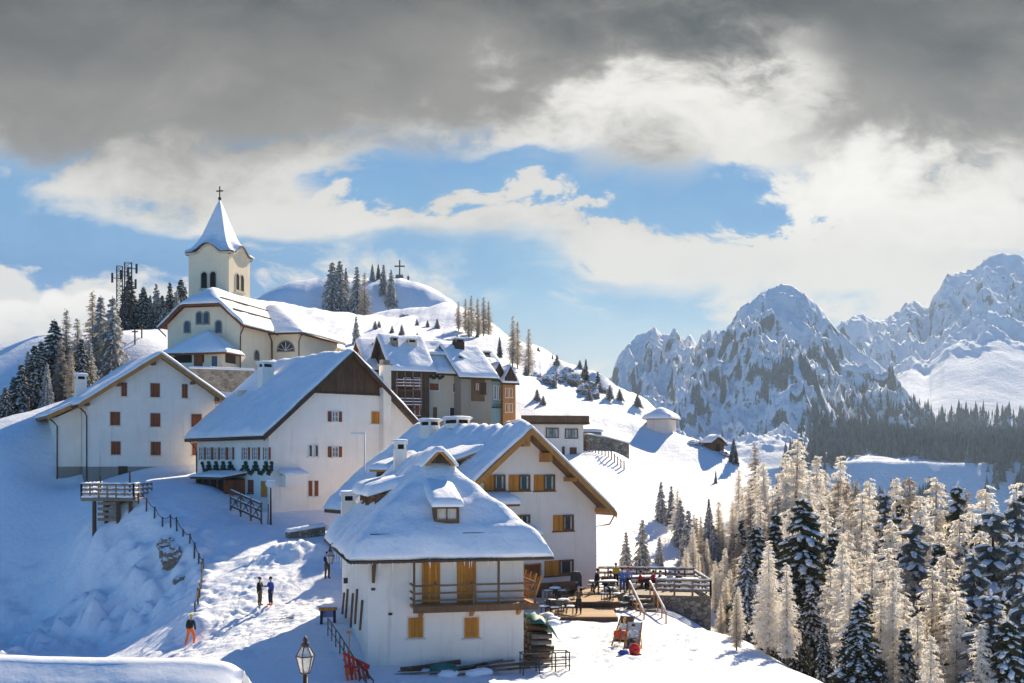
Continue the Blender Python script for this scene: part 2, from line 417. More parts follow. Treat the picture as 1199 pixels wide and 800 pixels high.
# warm pale haze towards the horizon
cf = mixc(nt, Vv.step(330, 470) * U.step(420, 620) * 0.65, cf, emit(236, 232, 224))
nt.links.new(cf, bg.inputs[0]); bg.inputs[1].default_value = 1.0
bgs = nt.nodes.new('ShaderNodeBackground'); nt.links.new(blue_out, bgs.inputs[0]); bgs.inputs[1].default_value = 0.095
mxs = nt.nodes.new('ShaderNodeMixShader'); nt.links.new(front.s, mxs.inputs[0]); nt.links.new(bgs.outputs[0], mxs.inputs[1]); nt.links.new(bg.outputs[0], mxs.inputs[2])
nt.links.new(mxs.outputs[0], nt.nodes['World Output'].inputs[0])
# ------------------------------------------------------------------ terrain: a sheet through surveyed points
PTS = [  # photo column, photo row, distance
 (330,800,50),(440,800,50),(560,795,51.5),(700,800,50),(850,800,50),(960,798,52),
 (431,781,53),(610,778,55.5),(520,780,54),(640,760,58),(720,770,57),(800,760,60),(700,735,65),(640,735,66),(760,735,66),
 (620,722,70),(700,722,70),(760,718,72),(800,738,70),(870,745,65),(905,765,60),
 (620,716,76),(700,714,78),(770,712,80),(660,712,76),(772,709,74),(800,719,74.4),(829,733,74.6),(760,722,73),
 (390,725,62),(345,760,55.5),(290,775,55),
 (305,712,67),(320,712,67),(360,690,70),(380,672,72),(262,755,61),(223,758,63),(250,720,66),(280,690,70),(240,668,76),(300,652,78),(370,646,77),
 (330,618,86),(380,606,90),(300,600,90),(260,612,86),(200,574,92),(250,570,93),(160,562,96),(110,566,97),(70,578,99),(230,557,101),
 (160,592,85),(128,596,86),(104,602,86.5),(104,616,84),(200,622,81),(222,645,78.5),(236,685,72),(232,715,68),(228,735,65),
 (185,642,80.3),(178,676,78),(172,715,76),(168,738,74.5),(200,728,70),(150,758,67),(213,702,71),(190,752,65),
 (140,612,84),(135,672,80),(130,722,77),(125,748,75),(110,777,68),(60,772,69),(0,768,70),(30,775,66),(100,790,62),(180,778,61),
 (0,522,99),(50,506,103.5),(0,567,95),(0,627,90),(0,690,85),(0,735,81.5),(60,570,97),(60,622,91),(60,688,85.5),(60,738,81.5),(70,650,87.5),(100,600,91),
 (-60,560,97),(-60,640,90),(-60,730,82),(-60,770,70),
 (0,500,125),(60,478,128),(110,455,138),(140,422,142),(178,402,146),(200,385,165),(150,392,165),
 (195,436,117),(240,436,114),(275,434,117),(390,440,145),(330,440,125),(300,560,104),(400,560,104),(480,560,104),
 (300,348,245),(350,334,262),(395,327,272),(430,325,277),(468,326,280),(495,334,275),(520,347,268),(560,371,250),(600,392,230),(640,412,212),(700,441,190),(745,475,170),(655,422,206),(670,429,201),(640,416,203),(600,396,203),(685,437,196),(720,455,183),(775,498,154),(830,518,146),(880,546,140),
 (400,360,261),(350,362,253),(470,356,266),(520,366,257),(435,362,258),(430,372,240),(470,374,235),(430,392,190),(520,392,205),(560,402,195),(480,412,170),(560,432,162),(620,442,165),(660,462,160),(700,487,150),
 (480,490,140),(560,500,138),(630,535,128),(690,532,126),(730,530,128),(700,570,112),(720,600,104),(705,650,92),(715,690,86),
 (770,507,147),(765,530,140),(760,560,128),(830,550,134),(800,600,113),(760,640,100),(830,620,110),(860,580,125),(790,680,92),
]
RAW = [  # x, y, z
 (13,75,-11.6),(16.5,75,-14.2),(24,74,-20),(13.5,62,-10.8),(16,60,-12.3),(20,60,-16),(30,60,-24),(45,60,-32),(15.5,52,-10.9),(18,50,-13),(22,50,-17),(30,48,-24),(24,90,-17),(18,90,-12.5),(30,85,-21),(45,85,-29),(60,85,-29),(40,120,-21),(60,120,-32),(90,120,-36),(35,110,-19),(30,125,-8.5),(36,130,-14),
 (28,100,-16),(80,60,-36),(50,160,-24),(30,160,-8),(90,170,-45),(130,120,-52),(60,220,-50),(120,220,-70),(30,220,-25),(160,300,-95),(60,320,-75),(0,330,-30),(0,400,-50),(160,400,-110),
 (-60,340,5),(-40,320,20),(-80,300,15),(-110,270,5),(-100,210,14),(-130,210,0),(-75,170,18),(-85,150,10),(-95,140,3),(-120,150,-8),(-75,120,1),(-90,110,-3),(-110,100,-8),(-160,100,-25),(-160,200,-20),(-160,320,-20),(-120,400,-40),(-60,400,-20),
 (-70,60,-15),(-45,50,-13.5),(-30,45,-11),(-15,40,-10.5),(0,40,-10.5),(15,40,-11),(-30,20,-12),(0,20,-12),(30,20,-17),(0,8,-12),(-40,5,-14),(40,5,-24),(80,10,-45),(-100,10,-25),(-100,50,-18),
 (-22,190,21),(-45,215,30),(-5,250,26),(5,215,14),(15,185,5),(22,165,1),
 (-40,150,13),(-55,140,13),
]
_P = np.array([tuple(P(*p)) for p in PTS] + RAW, dtype=float)
# thin-plate spline with a little slack
def _tps_fit(p, lam):
    n = len(p); d = np.hypot(p[:,None,0]-p[None,:,0], p[:,None,1]-p[None,:,1]) / 50.0
    K = np.where(d > 0, d*d*np.log(np.maximum(d, 1e-9)), 0.0) + lam*np.eye(n)
    Q = np.c_[np.ones(n), p[:,:2]/50.0]
    A = np.block([[K, Q], [Q.T, np.zeros((3,3))]])
    return np.linalg.solve(A, np.r_[p[:,2], np.zeros(3)])
_W = _tps_fit(_P, 0.0025)
def base_z(x, y):
    x = np.asarray(x, float); y = np.asarray(y, float); sh = x.shape; x = x.ravel(); y = y.ravel(); out = np.empty(len(x))
    for a in range(0, len(x), 20000):
        X, Y = x[a:a+20000], y[a:a+20000]
        d = np.hypot(X[:,None]-_P[None,:,0], Y[:,None]-_P[None,:,1]) / 50.0
        K = d*d*np.log(np.maximum(d, 1e-9))
        out[a:a+20000] = K @ _W[:-3] + _W[-3] + _W[-2]*X/50 + _W[-1]*Y/50
    return out.reshape(sh)
def seg_dist(x, y, pts):
    best = np.full(np.shape(x), 1e9)
    for (ax, ay), (bx, by) in zip(pts[:-1], pts[1:]):
        vx, vy = bx-ax, by-ay; t = np.clip(((x-ax)*vx+(y-ay)*vy)/(vx*vx+vy*vy), 0, 1)
        best = np.minimum(best, np.hypot(x-ax-t*vx, y-ay-t*vy))
    return best
def vnoise(x, y, s, seed=0, oct=4):              # cheap value noise, -1..1
    tot = np.zeros(np.shape(x)); amp, f, norm = 1.0, 1.0/s, 0.0
    for o in range(oct):
        X, Y = x*f + 17.3*o + seed*7.1, y*f - 9.7*o + seed*3.3
        xi, yi = np.floor(X), np.floor(Y); fx, fy = X-xi, Y-yi
        fx, fy = fx*fx*fx*(fx*(fx*6-15)+10), fy*fy*fy*(fy*(fy*6-15)+10)
        def h(a, b):
            v = np.sin(a*127.1 + b*311.7 + seed*13.7) * 43758.5453
            return (v - np.floor(v))*2 - 1
        v = h(xi,yi)*(1-fx)*(1-fy) + h(xi+1,yi)*fx*(1-fy) + h(xi,yi+1)*(1-fx)*fy + h(xi+1,yi+1)*fx*fy
        tot += v*amp; norm += amp; amp *= 0.5; f *= 2.03
    return tot / norm
PATH_EDGE = [(P(p, q, d).x, d) for p, q, d in ((160,592,85),(200,622,81),(222,645,78.5),(238,668,75.5),(236,685,72),(232,715,68),(226,740,65))]
PILE = P(345, 655, 76)
def tz(x, y):
    x = np.asarray(x, float); y = np.asarray(y, float)
    z = base_z(x, y)
    far = np.clip((y-100)/80, 0, 1)
    z = z + vnoise(x, y, 9.0, 1, 4)*(0.22 + 0.9*far)
    # plough lumps along the left bank and the edge of the way
    bank = np.exp(-((x+34)/11)**2 - ((y-79)/8)**2)
    z = z + bank*(np.abs(vnoise(x, y, 2.2, 2, 4))*1.5 - 0.3)
    lowleft = np.exp(-((x+36)/7)**2 - ((y-71)/5)**2)
    z = z + lowleft*np.abs(vnoise(x, y, 1.4, 5, 4))*0.9
    # curved groove bands left by the plough on the bank
    rr = np.hypot(x+40, y-66); z = z + bank*0.20*np.sin(rr*2.1 + vnoise(x, y, 4, 8, 3)*2.5)*np.clip((x+34)/4, 0, 1)
    ed = seg_dist(x, y, PATH_EDGE); z = z + np.exp(-(ed/0.9)**2)*(0.35 + 0.45*vnoise(x, y, 1.0, 3, 3))
    z = z + 1.3*np.exp(-((x-PILE.x)/2.6)**2 - ((y-PILE.y)/1.3)**2)*(1 + 0.5*vnoise(x, y, 0.9, 4, 3))
    # trodden way
    way = np.exp(-((x+17)/6)**2 - ((y-65)/9)**2)
    tr = vnoise(x*0.6 + y*0.8, x*0.25 - y*0.2, 0.9, 6, 3)
    z = z + way*(0.16*tr + 0.08*vnoise(x, y, 0.7, 7, 3))
    plat = np.exp(-((x-6)/9)**2 - ((y-60)/8)**2)
    z = z + plat*(0.12*vnoise(x, y, 0.8, 9, 3) + 0.08*tr)
    # wind ripples on the sunny meadow
    mead = np.exp(-((x-18)/16)**2 - ((y-122)/24)**2)
    z = z + mead*(0.75*vnoise(x*0.35 + y*0.45, y*1.2 - x*0.6, 5.0, 11, 4))
    hill = np.exp(-((x+30)/45)**2 - ((y-250)/30)**2)
    z = z + hill*(1.2*vnoise(x*0.3, y, 9.0, 12, 4) + 0.8*vnoise(x, y, 7.0, 13, 4))
    rough = np.exp(-((x-12)/14)**2 - ((y-185)/28)**2)
    z = z + rough*(1.9*np.abs(vnoise(x, y, 5.5, 14, 5)) - 0.5)
    low = np.exp(-((x+22)/26)**2 - ((y-200)/34)**2)
    z = z + low*(1.1*vnoise(x, y*0.6, 6.0, 15, 5))
    z = z - 4.6*np.exp(-((y-259-0.06*(x+40))/8.0)**2)*np.clip((x+80)/12, 0, 1)*np.clip((-8-x)/10, 0, 1)
    return z
def gz(x, y): return float(tz(np.array([x]), np.array([y]))[0])
def Dfor(px, row, a=60, b=220):                  # distance at which the ground in this column reaches a photo row
    d = np.linspace(a, b, 640); x = (px - CX)/FPX*d; r = HY - tz(x, d)/d*FPX
    i = np.nonzero(r <= row)[0]; return float(d[i[0]]) if len(i) else b
def G(px, D, dz=0.0):                            # ground point under a photo column at a distance
    x = (px - CX)/FPX*D; return Vector((x, D, gz(x, D)+dz))

def axis(a, b, c, d, fine, coarse, b2=None, c2=None, finer=None):
    v = [b]
    while v[-1] < c: v.append(v[-1] + (finer if finer and b2 < v[-1] < c2 else fine))
    st = fine
    while v[-1] < d: st = min(st*1.07, coarse); v.append(v[-1] + st)
    lo = [b]; st = fine
    while lo[-1] > a: st = min(st*1.07, coarse); lo.append(lo[-1] - st)
    return np.array(lo[:0:-1] + v)
def grid_mesh(X, Y, Z, mat, name):
    ny, nx = X.shape
    me = bpy.data.meshes.new(name)
    co = np.stack([X, Y, Z], -1).reshape(-1, 3)
    i = np.arange(ny*nx).reshape(ny, nx)
    q = np.stack([i[:-1,:-1], i[:-1,1:], i[1:,1:], i[1:,:-1]], -1).reshape(-1, 4)
    me.vertices.add(len(co)); me.vertices.foreach_set('co', co.ravel())
    me.loops.add(q.size); me.loops.foreach_set('vertex_index', q.ravel())
    me.polygons.add(len(q)); me.polygons.foreach_set('loop_start', np.arange(0, q.size, 4)); me.polygons.foreach_set('loop_total', np.full(len(q), 4))
    me.polygons.foreach_set('use_smooth', np.ones(len(q), bool))
    me.update(); me.validate(); me.materials.append(M[mat])
    return me
ax = axis(-230, -46, 20, 230, 0.26, 5.0, -25, 12, 0.15); ay = axis(2, 50, 92, 430, 0.26, 4.0, 54, 77, 0.16)
X, Y = np.meshgrid(ax, ay); Z = tz(X, Y)
# footprints, ski grooves and plough tracks pressed into the snow
def press(x, y, r, depth, rim=0.35):
    i0, i1 = np.searchsorted(ax, (x-3*r, x+3*r)); j0, j1 = np.searchsorted(ay, (y-3*r, y+3*r))
    if i1 <= i0 or j1 <= j0: return
    d2 = ((X[j0:j1,i0:i1]-x)**2 + (Y[j0:j1,i0:i1]-y)**2)/(r*r)
    Z[j0:j1,i0:i1] -= depth*np.exp(-d2) - depth*rim*np.exp(-(np.sqrt(d2)-1.5)**2*3)
_r = random.Random(12)
def walk(px0, d0, px1, d1, n=None, wob=0.5):
    a, b = ((px0-CX)/FPX*d0, d0), ((px1-CX)/FPX*d1, d1); L = math.hypot(b[0]-a[0], b[1]-a[1]); n = n or int(L/0.55); nx, ny = -(b[1]-a[1])/L, (b[0]-a[0])/L; ph = _r.uniform(0, 6)
    for k in range(n):
        t = k/n; s = (0.14 if k % 2 else -0.14) + wob*math.sin(t*5+ph)
        press(a[0]+(b[0]-a[0])*t+nx*s+_r.uniform(-.06,.06), a[1]+(b[1]-a[1])*t+ny*s+_r.uniform(-.06,.06), _r.uniform(.15,.2), _r.uniform(.07,.13))
for q in ((225,62,300,67),(330,64,385,71),(300,58,380,70),(250,70,340,76),(330,66,250,60),(240,64,330,74),(380,60,400,52),(345,68,310,58),(280,62,395,66),(640,60,700,66),(700,56,740,62),(730,58,690,68),(620,56,800,60),(760,58,660,66),(780,62,900,55),(690,52,800,64),(640,52,730,56),(870,60,750,55),(820,66,770,58),(660,63,790,57)): walk(*q)
def groove(px0, d0, px1, d1, sep=0.35, depth=0.10, wob=1.0):
    a, b = ((px0-CX)/FPX*d0, d0), ((px1-CX)/FPX*d1, d1); L = math.hypot(b[0]-a[0], b[1]-a[1]); n = int(L/0.12); nx, ny = -(b[1]-a[1])/L, (b[0]-a[0])/L; ph = _r.uniform(0, 6)
    for k in range(n):
        t = k/n; s0 = wob*math.sin(t*4+ph)
        for e in (-.5, .5): s = s0+e*sep; press(a[0]+(b[0]-a[0])*t+nx*s, a[1]+(b[1]-a[1])*t+ny*s, .13, depth*.45, .15)
for q in ((215,60,330,78),(240,58,345,75),(300,56,320,72),(260,64,390,69),(900,56,740,64),(860,64,700,55),(950,52,800,60)): groove(*q)
for k in range(230):
    t = _r.random(); x = _r.gauss(-17.5, 4.2); y = _r.gauss(65, 5.5); press(x, y, _r.uniform(.14,.26), _r.uniform(.03,.10))
for k in range(220): press(_r.gauss(6, 5), _r.gauss(60, 4), _r.uniform(.14,.26), _r.uniform(.03,.09))
for k in range(1500):                                            # clods thrown down the bank by the plough
    t = _r.random(); x = -34.5 + 11*t + _r.gauss(0, 1.6); y = 78.5 - 3.5*t + _r.gauss(0, 2.0); rr_ = _r.uniform(.22,.5)*(1 if _r.random() < .9 else 1.7)
    press(x, y, rr_, -_r.uniform(.05,.16)*(rr_/.3), 0.2)
for k in range(500): press(_r.gauss(-35, 3.5), _r.gauss(70.5, 2.2), _r.uniform(.22,.5), -_r.uniform(.06,.2), 0.2)
ground = link('snowy_ground', grid_mesh(X, Y, Z, 'snow', 'snowy_ground')); tag(ground, kind='structure')

# ------------------------------------------------------------------ far mountains (real relief, 0.7 to 2.6 km out)
silA = [(300,560),(560,480),(690,446),(716,440),(719,428),(724,415),(736,402),(748,393),(760,389),(768,384),(774,390),(784,391),(792,386),(797,396),(802,399),(808,392),(816,404),(822,393),(831,391),(841,399),(856,376),(863,362),(872,353),(884,349),(892,341),(903,336),(916,331),(928,334),(941,345),(955,356),(968,369),(981,385),(1000,403),(1022,421),(1045,438),(1066,462),(1095,490),(1130,520),(1300,560)]
silB = [(300,600),(880,470),(940,420),(966,396),(984,378),(996,371),(1010,366),(1018,372),(1033,374),(1046,366),(1054,362),(1062,352),(1072,351),(1082,362),(1088,360),(1091,350),(1100,338),(1106,325),(1118,319),(1132,316),(1143,312),(1152,303),(1163,297),(1175,294),(1186,300),(1197,300),(1215,312),(1240,305),(1300,330),(1400,360),(1500,345),(1600,390),(1760,420)]
def prof(sil, px): return np.interp(px, [a for a, b in sil], [b for a, b in sil])
def ridged(x, y, s, seed, oct=6):
    tot = np.zeros(np.shape(x)); amp, f, wgt = 1.0, 1.0/s, np.ones(np.shape(x)); norm = 0
    for o in range(oct):
        n = 1 - np.abs(vnoise(x*f*1.0 + o*5.1, y*f + o*2.7, 1.0, seed+o, 1)); n = n*n*wgt; wgt = np.clip(n*1.8, 0, 1)
        tot += n*amp; norm += amp; amp *= 0.52; f *= 2.1
    return tot/norm
def mtn_z(x, y):
    px = CX + FPX*x/y
    wob = vnoise(x, y, 260, 31, 4)
    cA = 1500 + 60*vnoise(px, px*0, 60, 33, 3); zA = (HY - prof(silA, px))/FPX*cA
    fA = np.interp(px, [600, 720, 800, 920, 1000, 1080, 1140], [1000, 1020, 960, 930, 1010, 1230, 1340])
    zf = np.interp(px, [600, 800, 950, 1040, 1199], [-40, 0, 5, 0, -10])
    t = np.clip((y - fA)/(cA - fA), 0, 1)
    wx = x + 50*vnoise(x, y, 170, 61, 3); wy = y + 50*vnoise(x, y, 170, 62, 3)
    rA = ridged(wx, wy*0.7, 190, 40); r2 = ridged(wx + 0.5*wy, wy*0.8, 66, 50, 5); r3 = ridged(x, y*0.8, 20, 57, 4)
    amp = np.sin(np.pi*np.clip(t, 0, 1))**0.8
    hA = zf + (zA - zf)*np.where(t < 1, 0.45*t + 0.55*t**2.2, 1) + amp*(0.4+0.6*t)*((rA-0.42)*105 + (r2-0.4)*62 + (r3-0.4)*26)
    hA = hA + ((r2-0.45)*24 + (r3-.45)*13)*np.clip(t*3, 0, 1)*np.clip((1.02-t)*14, 0.35, 1)
    hA = np.where(y < fA, zf - (fA - y)*0.5, hA)
    hA = np.where(y > cA, zA - (y - cA)*0.9 + (r2-0.45)*5, hA)
    cB = 2150 + 90*vnoise(px, px*0, 70, 36, 3); zB = (HY - prof(silB, px))/FPX*cB
    fB = np.interp(px, [900, 1050, 1199], [1500, 1430, 1400])
    t = np.clip((y - fB)/(cB - fB), 0, 1)
    amp = np.clip((t-0.42)*4, 0, 1)*np.clip((1-t)*6, 0, 1)
    hB = zf + 30 + (zB - zf - 30)*np.where(t < 0.6, t*0.86, 0.516 + (t-0.6)*1.21) + amp*((rA-0.42)*95 + (r2-0.4)*44 + (r3-.4)*16) + ((r2-0.45)*9 + (r3-.45)*7)*np.clip(t*3-1.3, 0, 1) + wob*14*np.clip(t*4, 0, 1)*np.clip((1-t)*4, 0, 1)
    hB = np.where(y < fB, zf + 30 - (fB - y)*0.5, hB)
    hB = np.where(y > cB, zB - (y - cB)*0.9, hB)
    val = np.interp(y, [480, 690, 790, 900, 1000, 1150, 1500, 2600], [-210, -185, -92, 4, 12, 20, 30, 30]) + wob*14 + vnoise(x, y, 70, 39, 3)*7
    return np.maximum(np.maximum(hA, hB), val)
s_ = np.concatenate([np.linspace((380-600)/1300, (556-600)/1300, 40), np.linspace((560-600)/1300, (1330-600)/1300, 560), np.linspace((1336-600)/1300, (1760-600)/1300, 90)])
yv = np.concatenate([np.linspace(480, 800, 40), np.linspace(805, 1620, 300), np.linspace(1630, 2330, 170), np.linspace(2340, 2600, 12)])
Sx, My = np.meshgrid(s_, yv); Mx = Sx*My
mt = link('mountain_terrain', grid_mesh(Mx, My, mtn_z(Mx, My), 'mountain', 'mountain_terrain')); tag(mt, kind='structure')
# ------------------------------------------------------------------ house building helpers
class House:
    """a local frame: x along the front, y to the back, z up; origin at the front left ground corner"""
    def __init__(s, name, label, cat, px, D, theta, z0, group=None):
        p = P(px, HY, D); p.z = z0
        s.o = p; s.th = R(theta); s.root = thing(name, label, cat, p, s.th, group)
        s.cx, s.cy = math.cos(s.th), math.sin(s.th)
    def loc(s, v):
        v = Vector(v) - s.o; return Vector((v.x*s.cx + v.y*s.cy, -v.x*s.cy + v.y*s.cx, v.z))
    def wld(s, v): return s.o + Vector((v[0]*s.cx - v[1]*s.cy, v[0]*s.cy + v[1]*s.cx, v[2]))
    def ray(s, px, py):
        d = Vector(((px-CX)/FPX, 1, (HY-py)/FPX)); o = s.loc((0,0,0))
        return o, Vector((d.x*s.cx + d.y*s.cy, -d.x*s.cy + d.y*s.cx, d.z))
    def front(s, px, py, y=0.0):             # -> (x, z) on the wall plane y
        o, d = s.ray(px, py); t = (y - o.y)/d.y; q = o + d*t; return q.x, q.z
    def side(s, px, py, x=0.0):              # -> (y, z) on the wall plane x
        o, d = s.ray(px, py); t = (x - o.x)/d.x; q = o + d*t; return q.y, q.z
    def frect(s, x0, y0, x1, y1, y=0.0):     # photo rectangle -> local x0,x1,z0,z1
        cx, cy = (x0+x1)/2, (y0+y1)/2
        a = s.front(x0, cy, y)[0]; b = s.front(x1, cy, y)[0]; t = s.front(cx, y0, y)[1]; u = s.front(cx, y1, y)[1]
        return a, b, u, t
    def srect(s, x0, y0, x1, y1, x=0.0):
        cx, cy = (x0+x1)/2, (y0+y1)/2
        a = s.side(x0, cy, x)[0]; b = s.side(x1, cy, x)[0]; t = s.side(cx, y0, x)[1]; u = s.side(cx, y1, x)[1]
        return min(a,b), max(a,b), u, t

# a wall-mounted feature works in a frame: origin o, unit right r, outward n
class Face:
    def __init__(s, o, r, n): s.o, s.r, s.n = Vector(o), Vector(r), Vector(n)
    def box(s, mb, a0, a1, z0, z1, d0, d1):
        T = Matrix(((s.r.x, s.n.x, 0, s.o.x), (s.r.y, s.n.y, 0, s.o.y), (0, 0, 1, s.o.z), (0,0,0,1)))
        mb.box(a0, a1, d0, d1, z0, z1, T)
FRONT = Face((0,0,0), (1,0,0), (0,-1,0))
LEFT = Face((0,0,0), (0,1,0), (-1,0,0))
def fy(y): return Face((0,y,0), (1,0,0), (0,-1,0))
def fxl(x): return Face((x,0,0), (0,1,0), (-1,0,0))
def fxr(x): return Face((x,0,0), (0,1,0), (1,0,0))

def window(root, F, a0, a1, z0, z1, frame='wood_brown', pane='glass', mull=1, bars=0, sill='white_paint', surround=None, fw=0.08, shutters=None, name='window', snow=False, cw=0.0):
    """frame with a recessed-looking pane, sill and optional open shutters"""
    f = MB(); w = fw
    F.box(f, a0, a0+w, z0, z1, 0, 0.11); F.box(f, a1-w, a1, z0, z1, 0, 0.11)
    F.box(f, a0+w, a1-w, z0, z0+w, 0, 0.11); F.box(f, a0+w, a1-w, z1-w, z1, 0, 0.11)
    for k in range(mull):
        c = a0 + (a1-a0)*(k+1)/(mull+1); F.box(f, c-0.03, c+0.03, z0+w, z1-w, 0.0, 0.055)
    for k in range(bars):
        c = z0 + (z1-z0)*(k+1)/(bars+1); F.box(f, a0+w, a1-w, c-0.02, c+0.02, 0.0, 0.05)
    o = f.build(name, frame, root)
    p = MB(); F.box(p, a0+w, a1-w, z0+w, z1-w, -0.05, 0.012); p.build('pane', pane, o)
    if cw:
        for ca in (a0+w, a1-w-cw):
            c = MB(); F.box(c, ca, ca+cw, z0+w, z1-w, 0.012, 0.02); c.build('curtain', 'curtain', o)
    if surround:
        q = MB(); d = 0.12
        F.box(q, a0-d, a0, z0-d, z1+d, -0.02, 0.03); F.box(q, a1, a1+d, z0-d, z1+d, -0.02, 0.03); F.box(q, a0, a1, z1, z1+d, -0.02, 0.03)
        q.build('surround', surround, o)
    if sill:
        q = MB(); F.box(q, a0-0.1, a1+0.1, z0-0.09, z0-0.002, -0.02, 0.15); q.build('sill', sill, o)
        if snow:
            q = MB(); F.box(q, a0-0.09, a1+0.09, z0-0.002, z0+0.05, 0.02, 0.14); q.build('sill_snow', 'snow_roof', o)
    if shutters:
        sw = (a1-a0)/2*0.96
        for sd in (0, 1):
            q = MB(); b0 = a0-sw-0.03 if sd == 0 else a1+0.03
            F.box(q, b0, b0+sw, z0, z1, 0.01, 0.055); 
            for zz in (z0+(z1-z0)*0.15, z0+(z1-z0)*0.8): F.box(q, b0+0.03, b0+sw-0.03, zz, zz+0.08, 0.055, 0.08)
            q.build('shutter', shutters, o)
    return o
def closed_shutter(root, F, a0, a1, z0, z1, mat='wood_rust', frame='white_paint', sill=True, name='window'):
    f = MB(); w = 0.07
    F.box(f, a0-w, a0, z0-w, z1+w, -0.02, 0.035); F.box(f, a1, a1+w, z0-w, z1+w, -0.02, 0.035)
    F.box(f, a0, a1, z1, z1+w, -0.02, 0.035)
    if sill: F.box(f, a0-w-0.06, a1+w+0.06, z0-w-0.05, z0-w+0.03, -0.02, 0.13)
    o = f.build(name, frame, root)
    mid = (a0+a1)/2
    for b0, b1 in ((a0, mid-0.01), (mid+0.01, a1)):
        q = MB(); F.box(q, b0, b1, z0, z1, -0.03, 0.05)
        for zz in (z0+(z1-z0)*0.14, z0+(z1-z0)*0.78): F.box(q, b0+0.04, b1-0.03, zz, zz+0.09, 0.05, 0.075)
        q.build('shutter', mat, o)
    return o
def door(root, F, a0, a1, z0, z1, mat='wood_honey', frame='wood_brown'):
    f = MB(); w = 0.09
    F.box(f, a0, a0+w, z0, z1, 0, 0.08); F.box(f, a1-w, a1, z0, z1, 0, 0.08); F.box(f, a0+w, a1-w, z1-w, z1, 0, 0.08)
    q = MB(); F.box(q, a0+w, a1-w, z0, z1-w, -0.02, 0.045)
    for zz in (z0+(z1-z0)*0.1, z0+(z1-z0)*0.48, z0+(z1-z0)*0.86): F.box(q, a0+w+0.05, a1-w-0.05, zz, zz+0.1, 0.045, 0.07)
    o = q.build('door', mat, root); f.build('door_frame', frame, o)
    h = MB(); F.box(h, a1-w-0.16, a1-w-0.12, z0+0.95, z0+1.1, 0.045, 0.12); h.build('handle', 'metal_dark', o)
    return o

# ---- roofs over plan rectangles, height given by a function
def gable_h(xl, zl, xr, zr, xR, zR):
    def h(x, y): return np.minimum(zl + (zr-zl)*(x-xl)/(xr-xl), zR + (zr-zR)*(xR-x)/(xR-xr))
    return h
def snow_sheet(name, h, x0, x1, y0, y1, T, seed, parent, step=0.28, lump=0.12, lscale=1.5, edge=0.35, streak=0.0, sdir=None, soft=0.35, droop=0.0, mask=None, mat='snow_roof'):
    nx = max(6, int((x1-x0)/step)); ny = max(6, int((y1-y0)/step))
    def knots(a, b, n):
        t = np.linspace(0, 1, n-5); e = edge/(b-a)
        return a + (b-a)*np.sort(np.r_[t, e*0.12, e*0.35, 1-e*0.12, 1-e*0.35, e*0.65])
    gx = knots(x0, x1, nx); gy = knots(y0, y1, ny)
    Xg, Yg = np.meshgrid(gx, gy)
    def hs(a, b):
        return (h(a,b)*2 + h(a-soft,b) + h(a+soft,b) + h(a,b-soft) + h(a,b+soft))/6
    d = np.minimum(np.minimum(Xg-x0, x1-Xg), np.minimum(Yg-y0, y1-Yg))
    if mask is not None: d = np.minimum(d, mask(Xg, Yg))
    k = np.clip(d/edge, 0, 1); prof_ = 0.42 + 0.58*np.sqrt(np.clip(1-(1-k)**2, 0, 1))
    t = T*prof_*(1 + 0.25*vnoise(Xg, Yg, 2.6, seed, 3)) + lump*vnoise(Xg, Yg, lscale, seed+3, 4)*k
    if streak:
        if sdir == 'x': t = t + streak*k*np.maximum(vnoise(Yg*1.0, Xg*0.16, 1.3, seed+9, 3), -0.25)
        else: t = t + streak*k*np.maximum(vnoise(Xg*1.0, Yg*0.16, 1.3, seed+9, 3), -0.25)
    H0 = h(Xg, Yg); Zt = np.maximum(hs(Xg, Yg), H0-0.15) + np.maximum(t, 0.06)
    wob = 0.10*vnoise(Xg, Yg, 1.1, seed+5, 3)                    # uneven lip
    outx = (Xg <= x0+1e-6)*-1.0 + (Xg >= x1-1e-6)*1.0; outy = (Yg <= y0+1e-6)*-1.0 + (Yg >= y1-1e-6)*1.0
    if mask is None:
        Xg = Xg + outx*(0.05 + wob); Yg = Yg + outy*(0.05 + wob)
    mb = MB(); mb.mat(0, True)
    for a, b, c in zip(Xg.ravel(), Yg.ravel(), Zt.ravel()): mb.v.append((a, b, c))
    n0 = len(mb.v)
    for a, b, c in zip(Xg.ravel(), Yg.ravel(), H0.ravel()): mb.v.append((a, b, c+0.02))
    W, Hh = len(gx), len(gy)
    ok = np.ones((Hh-1, W-1), bool)
    if mask is not None:
        dd = mask(*np.meshgrid((gx[1:]+gx[:-1])/2, (gy[1:]+gy[:-1])/2)); ok = dd > 0
    for j in range(Hh-1):
        for i in range(W-1):
            if not ok[j,i]: continue
            q = (j*W+i, j*W+i+1, (j+1)*W+i+1, (j+1)*W+i); mb.face(q); mb.face([n0+k_ for k_ in q[::-1]])
            for (di, dj, e) in ((0,-1,(0,1)), (1,0,(1,2)), (0,1,(2,3)), (-1,0,(3,0))):
                ii, jj = i+di, j+dj
                if not (0 <= ii < W-1 and 0 <= jj < Hh-1) or not ok[jj,ii]:
                    a, b = q[e[0]], q[e[1]]; mb.face((b, a, n0+a, n0+b))
    return mb.build(name, mat, parent, fix=False)

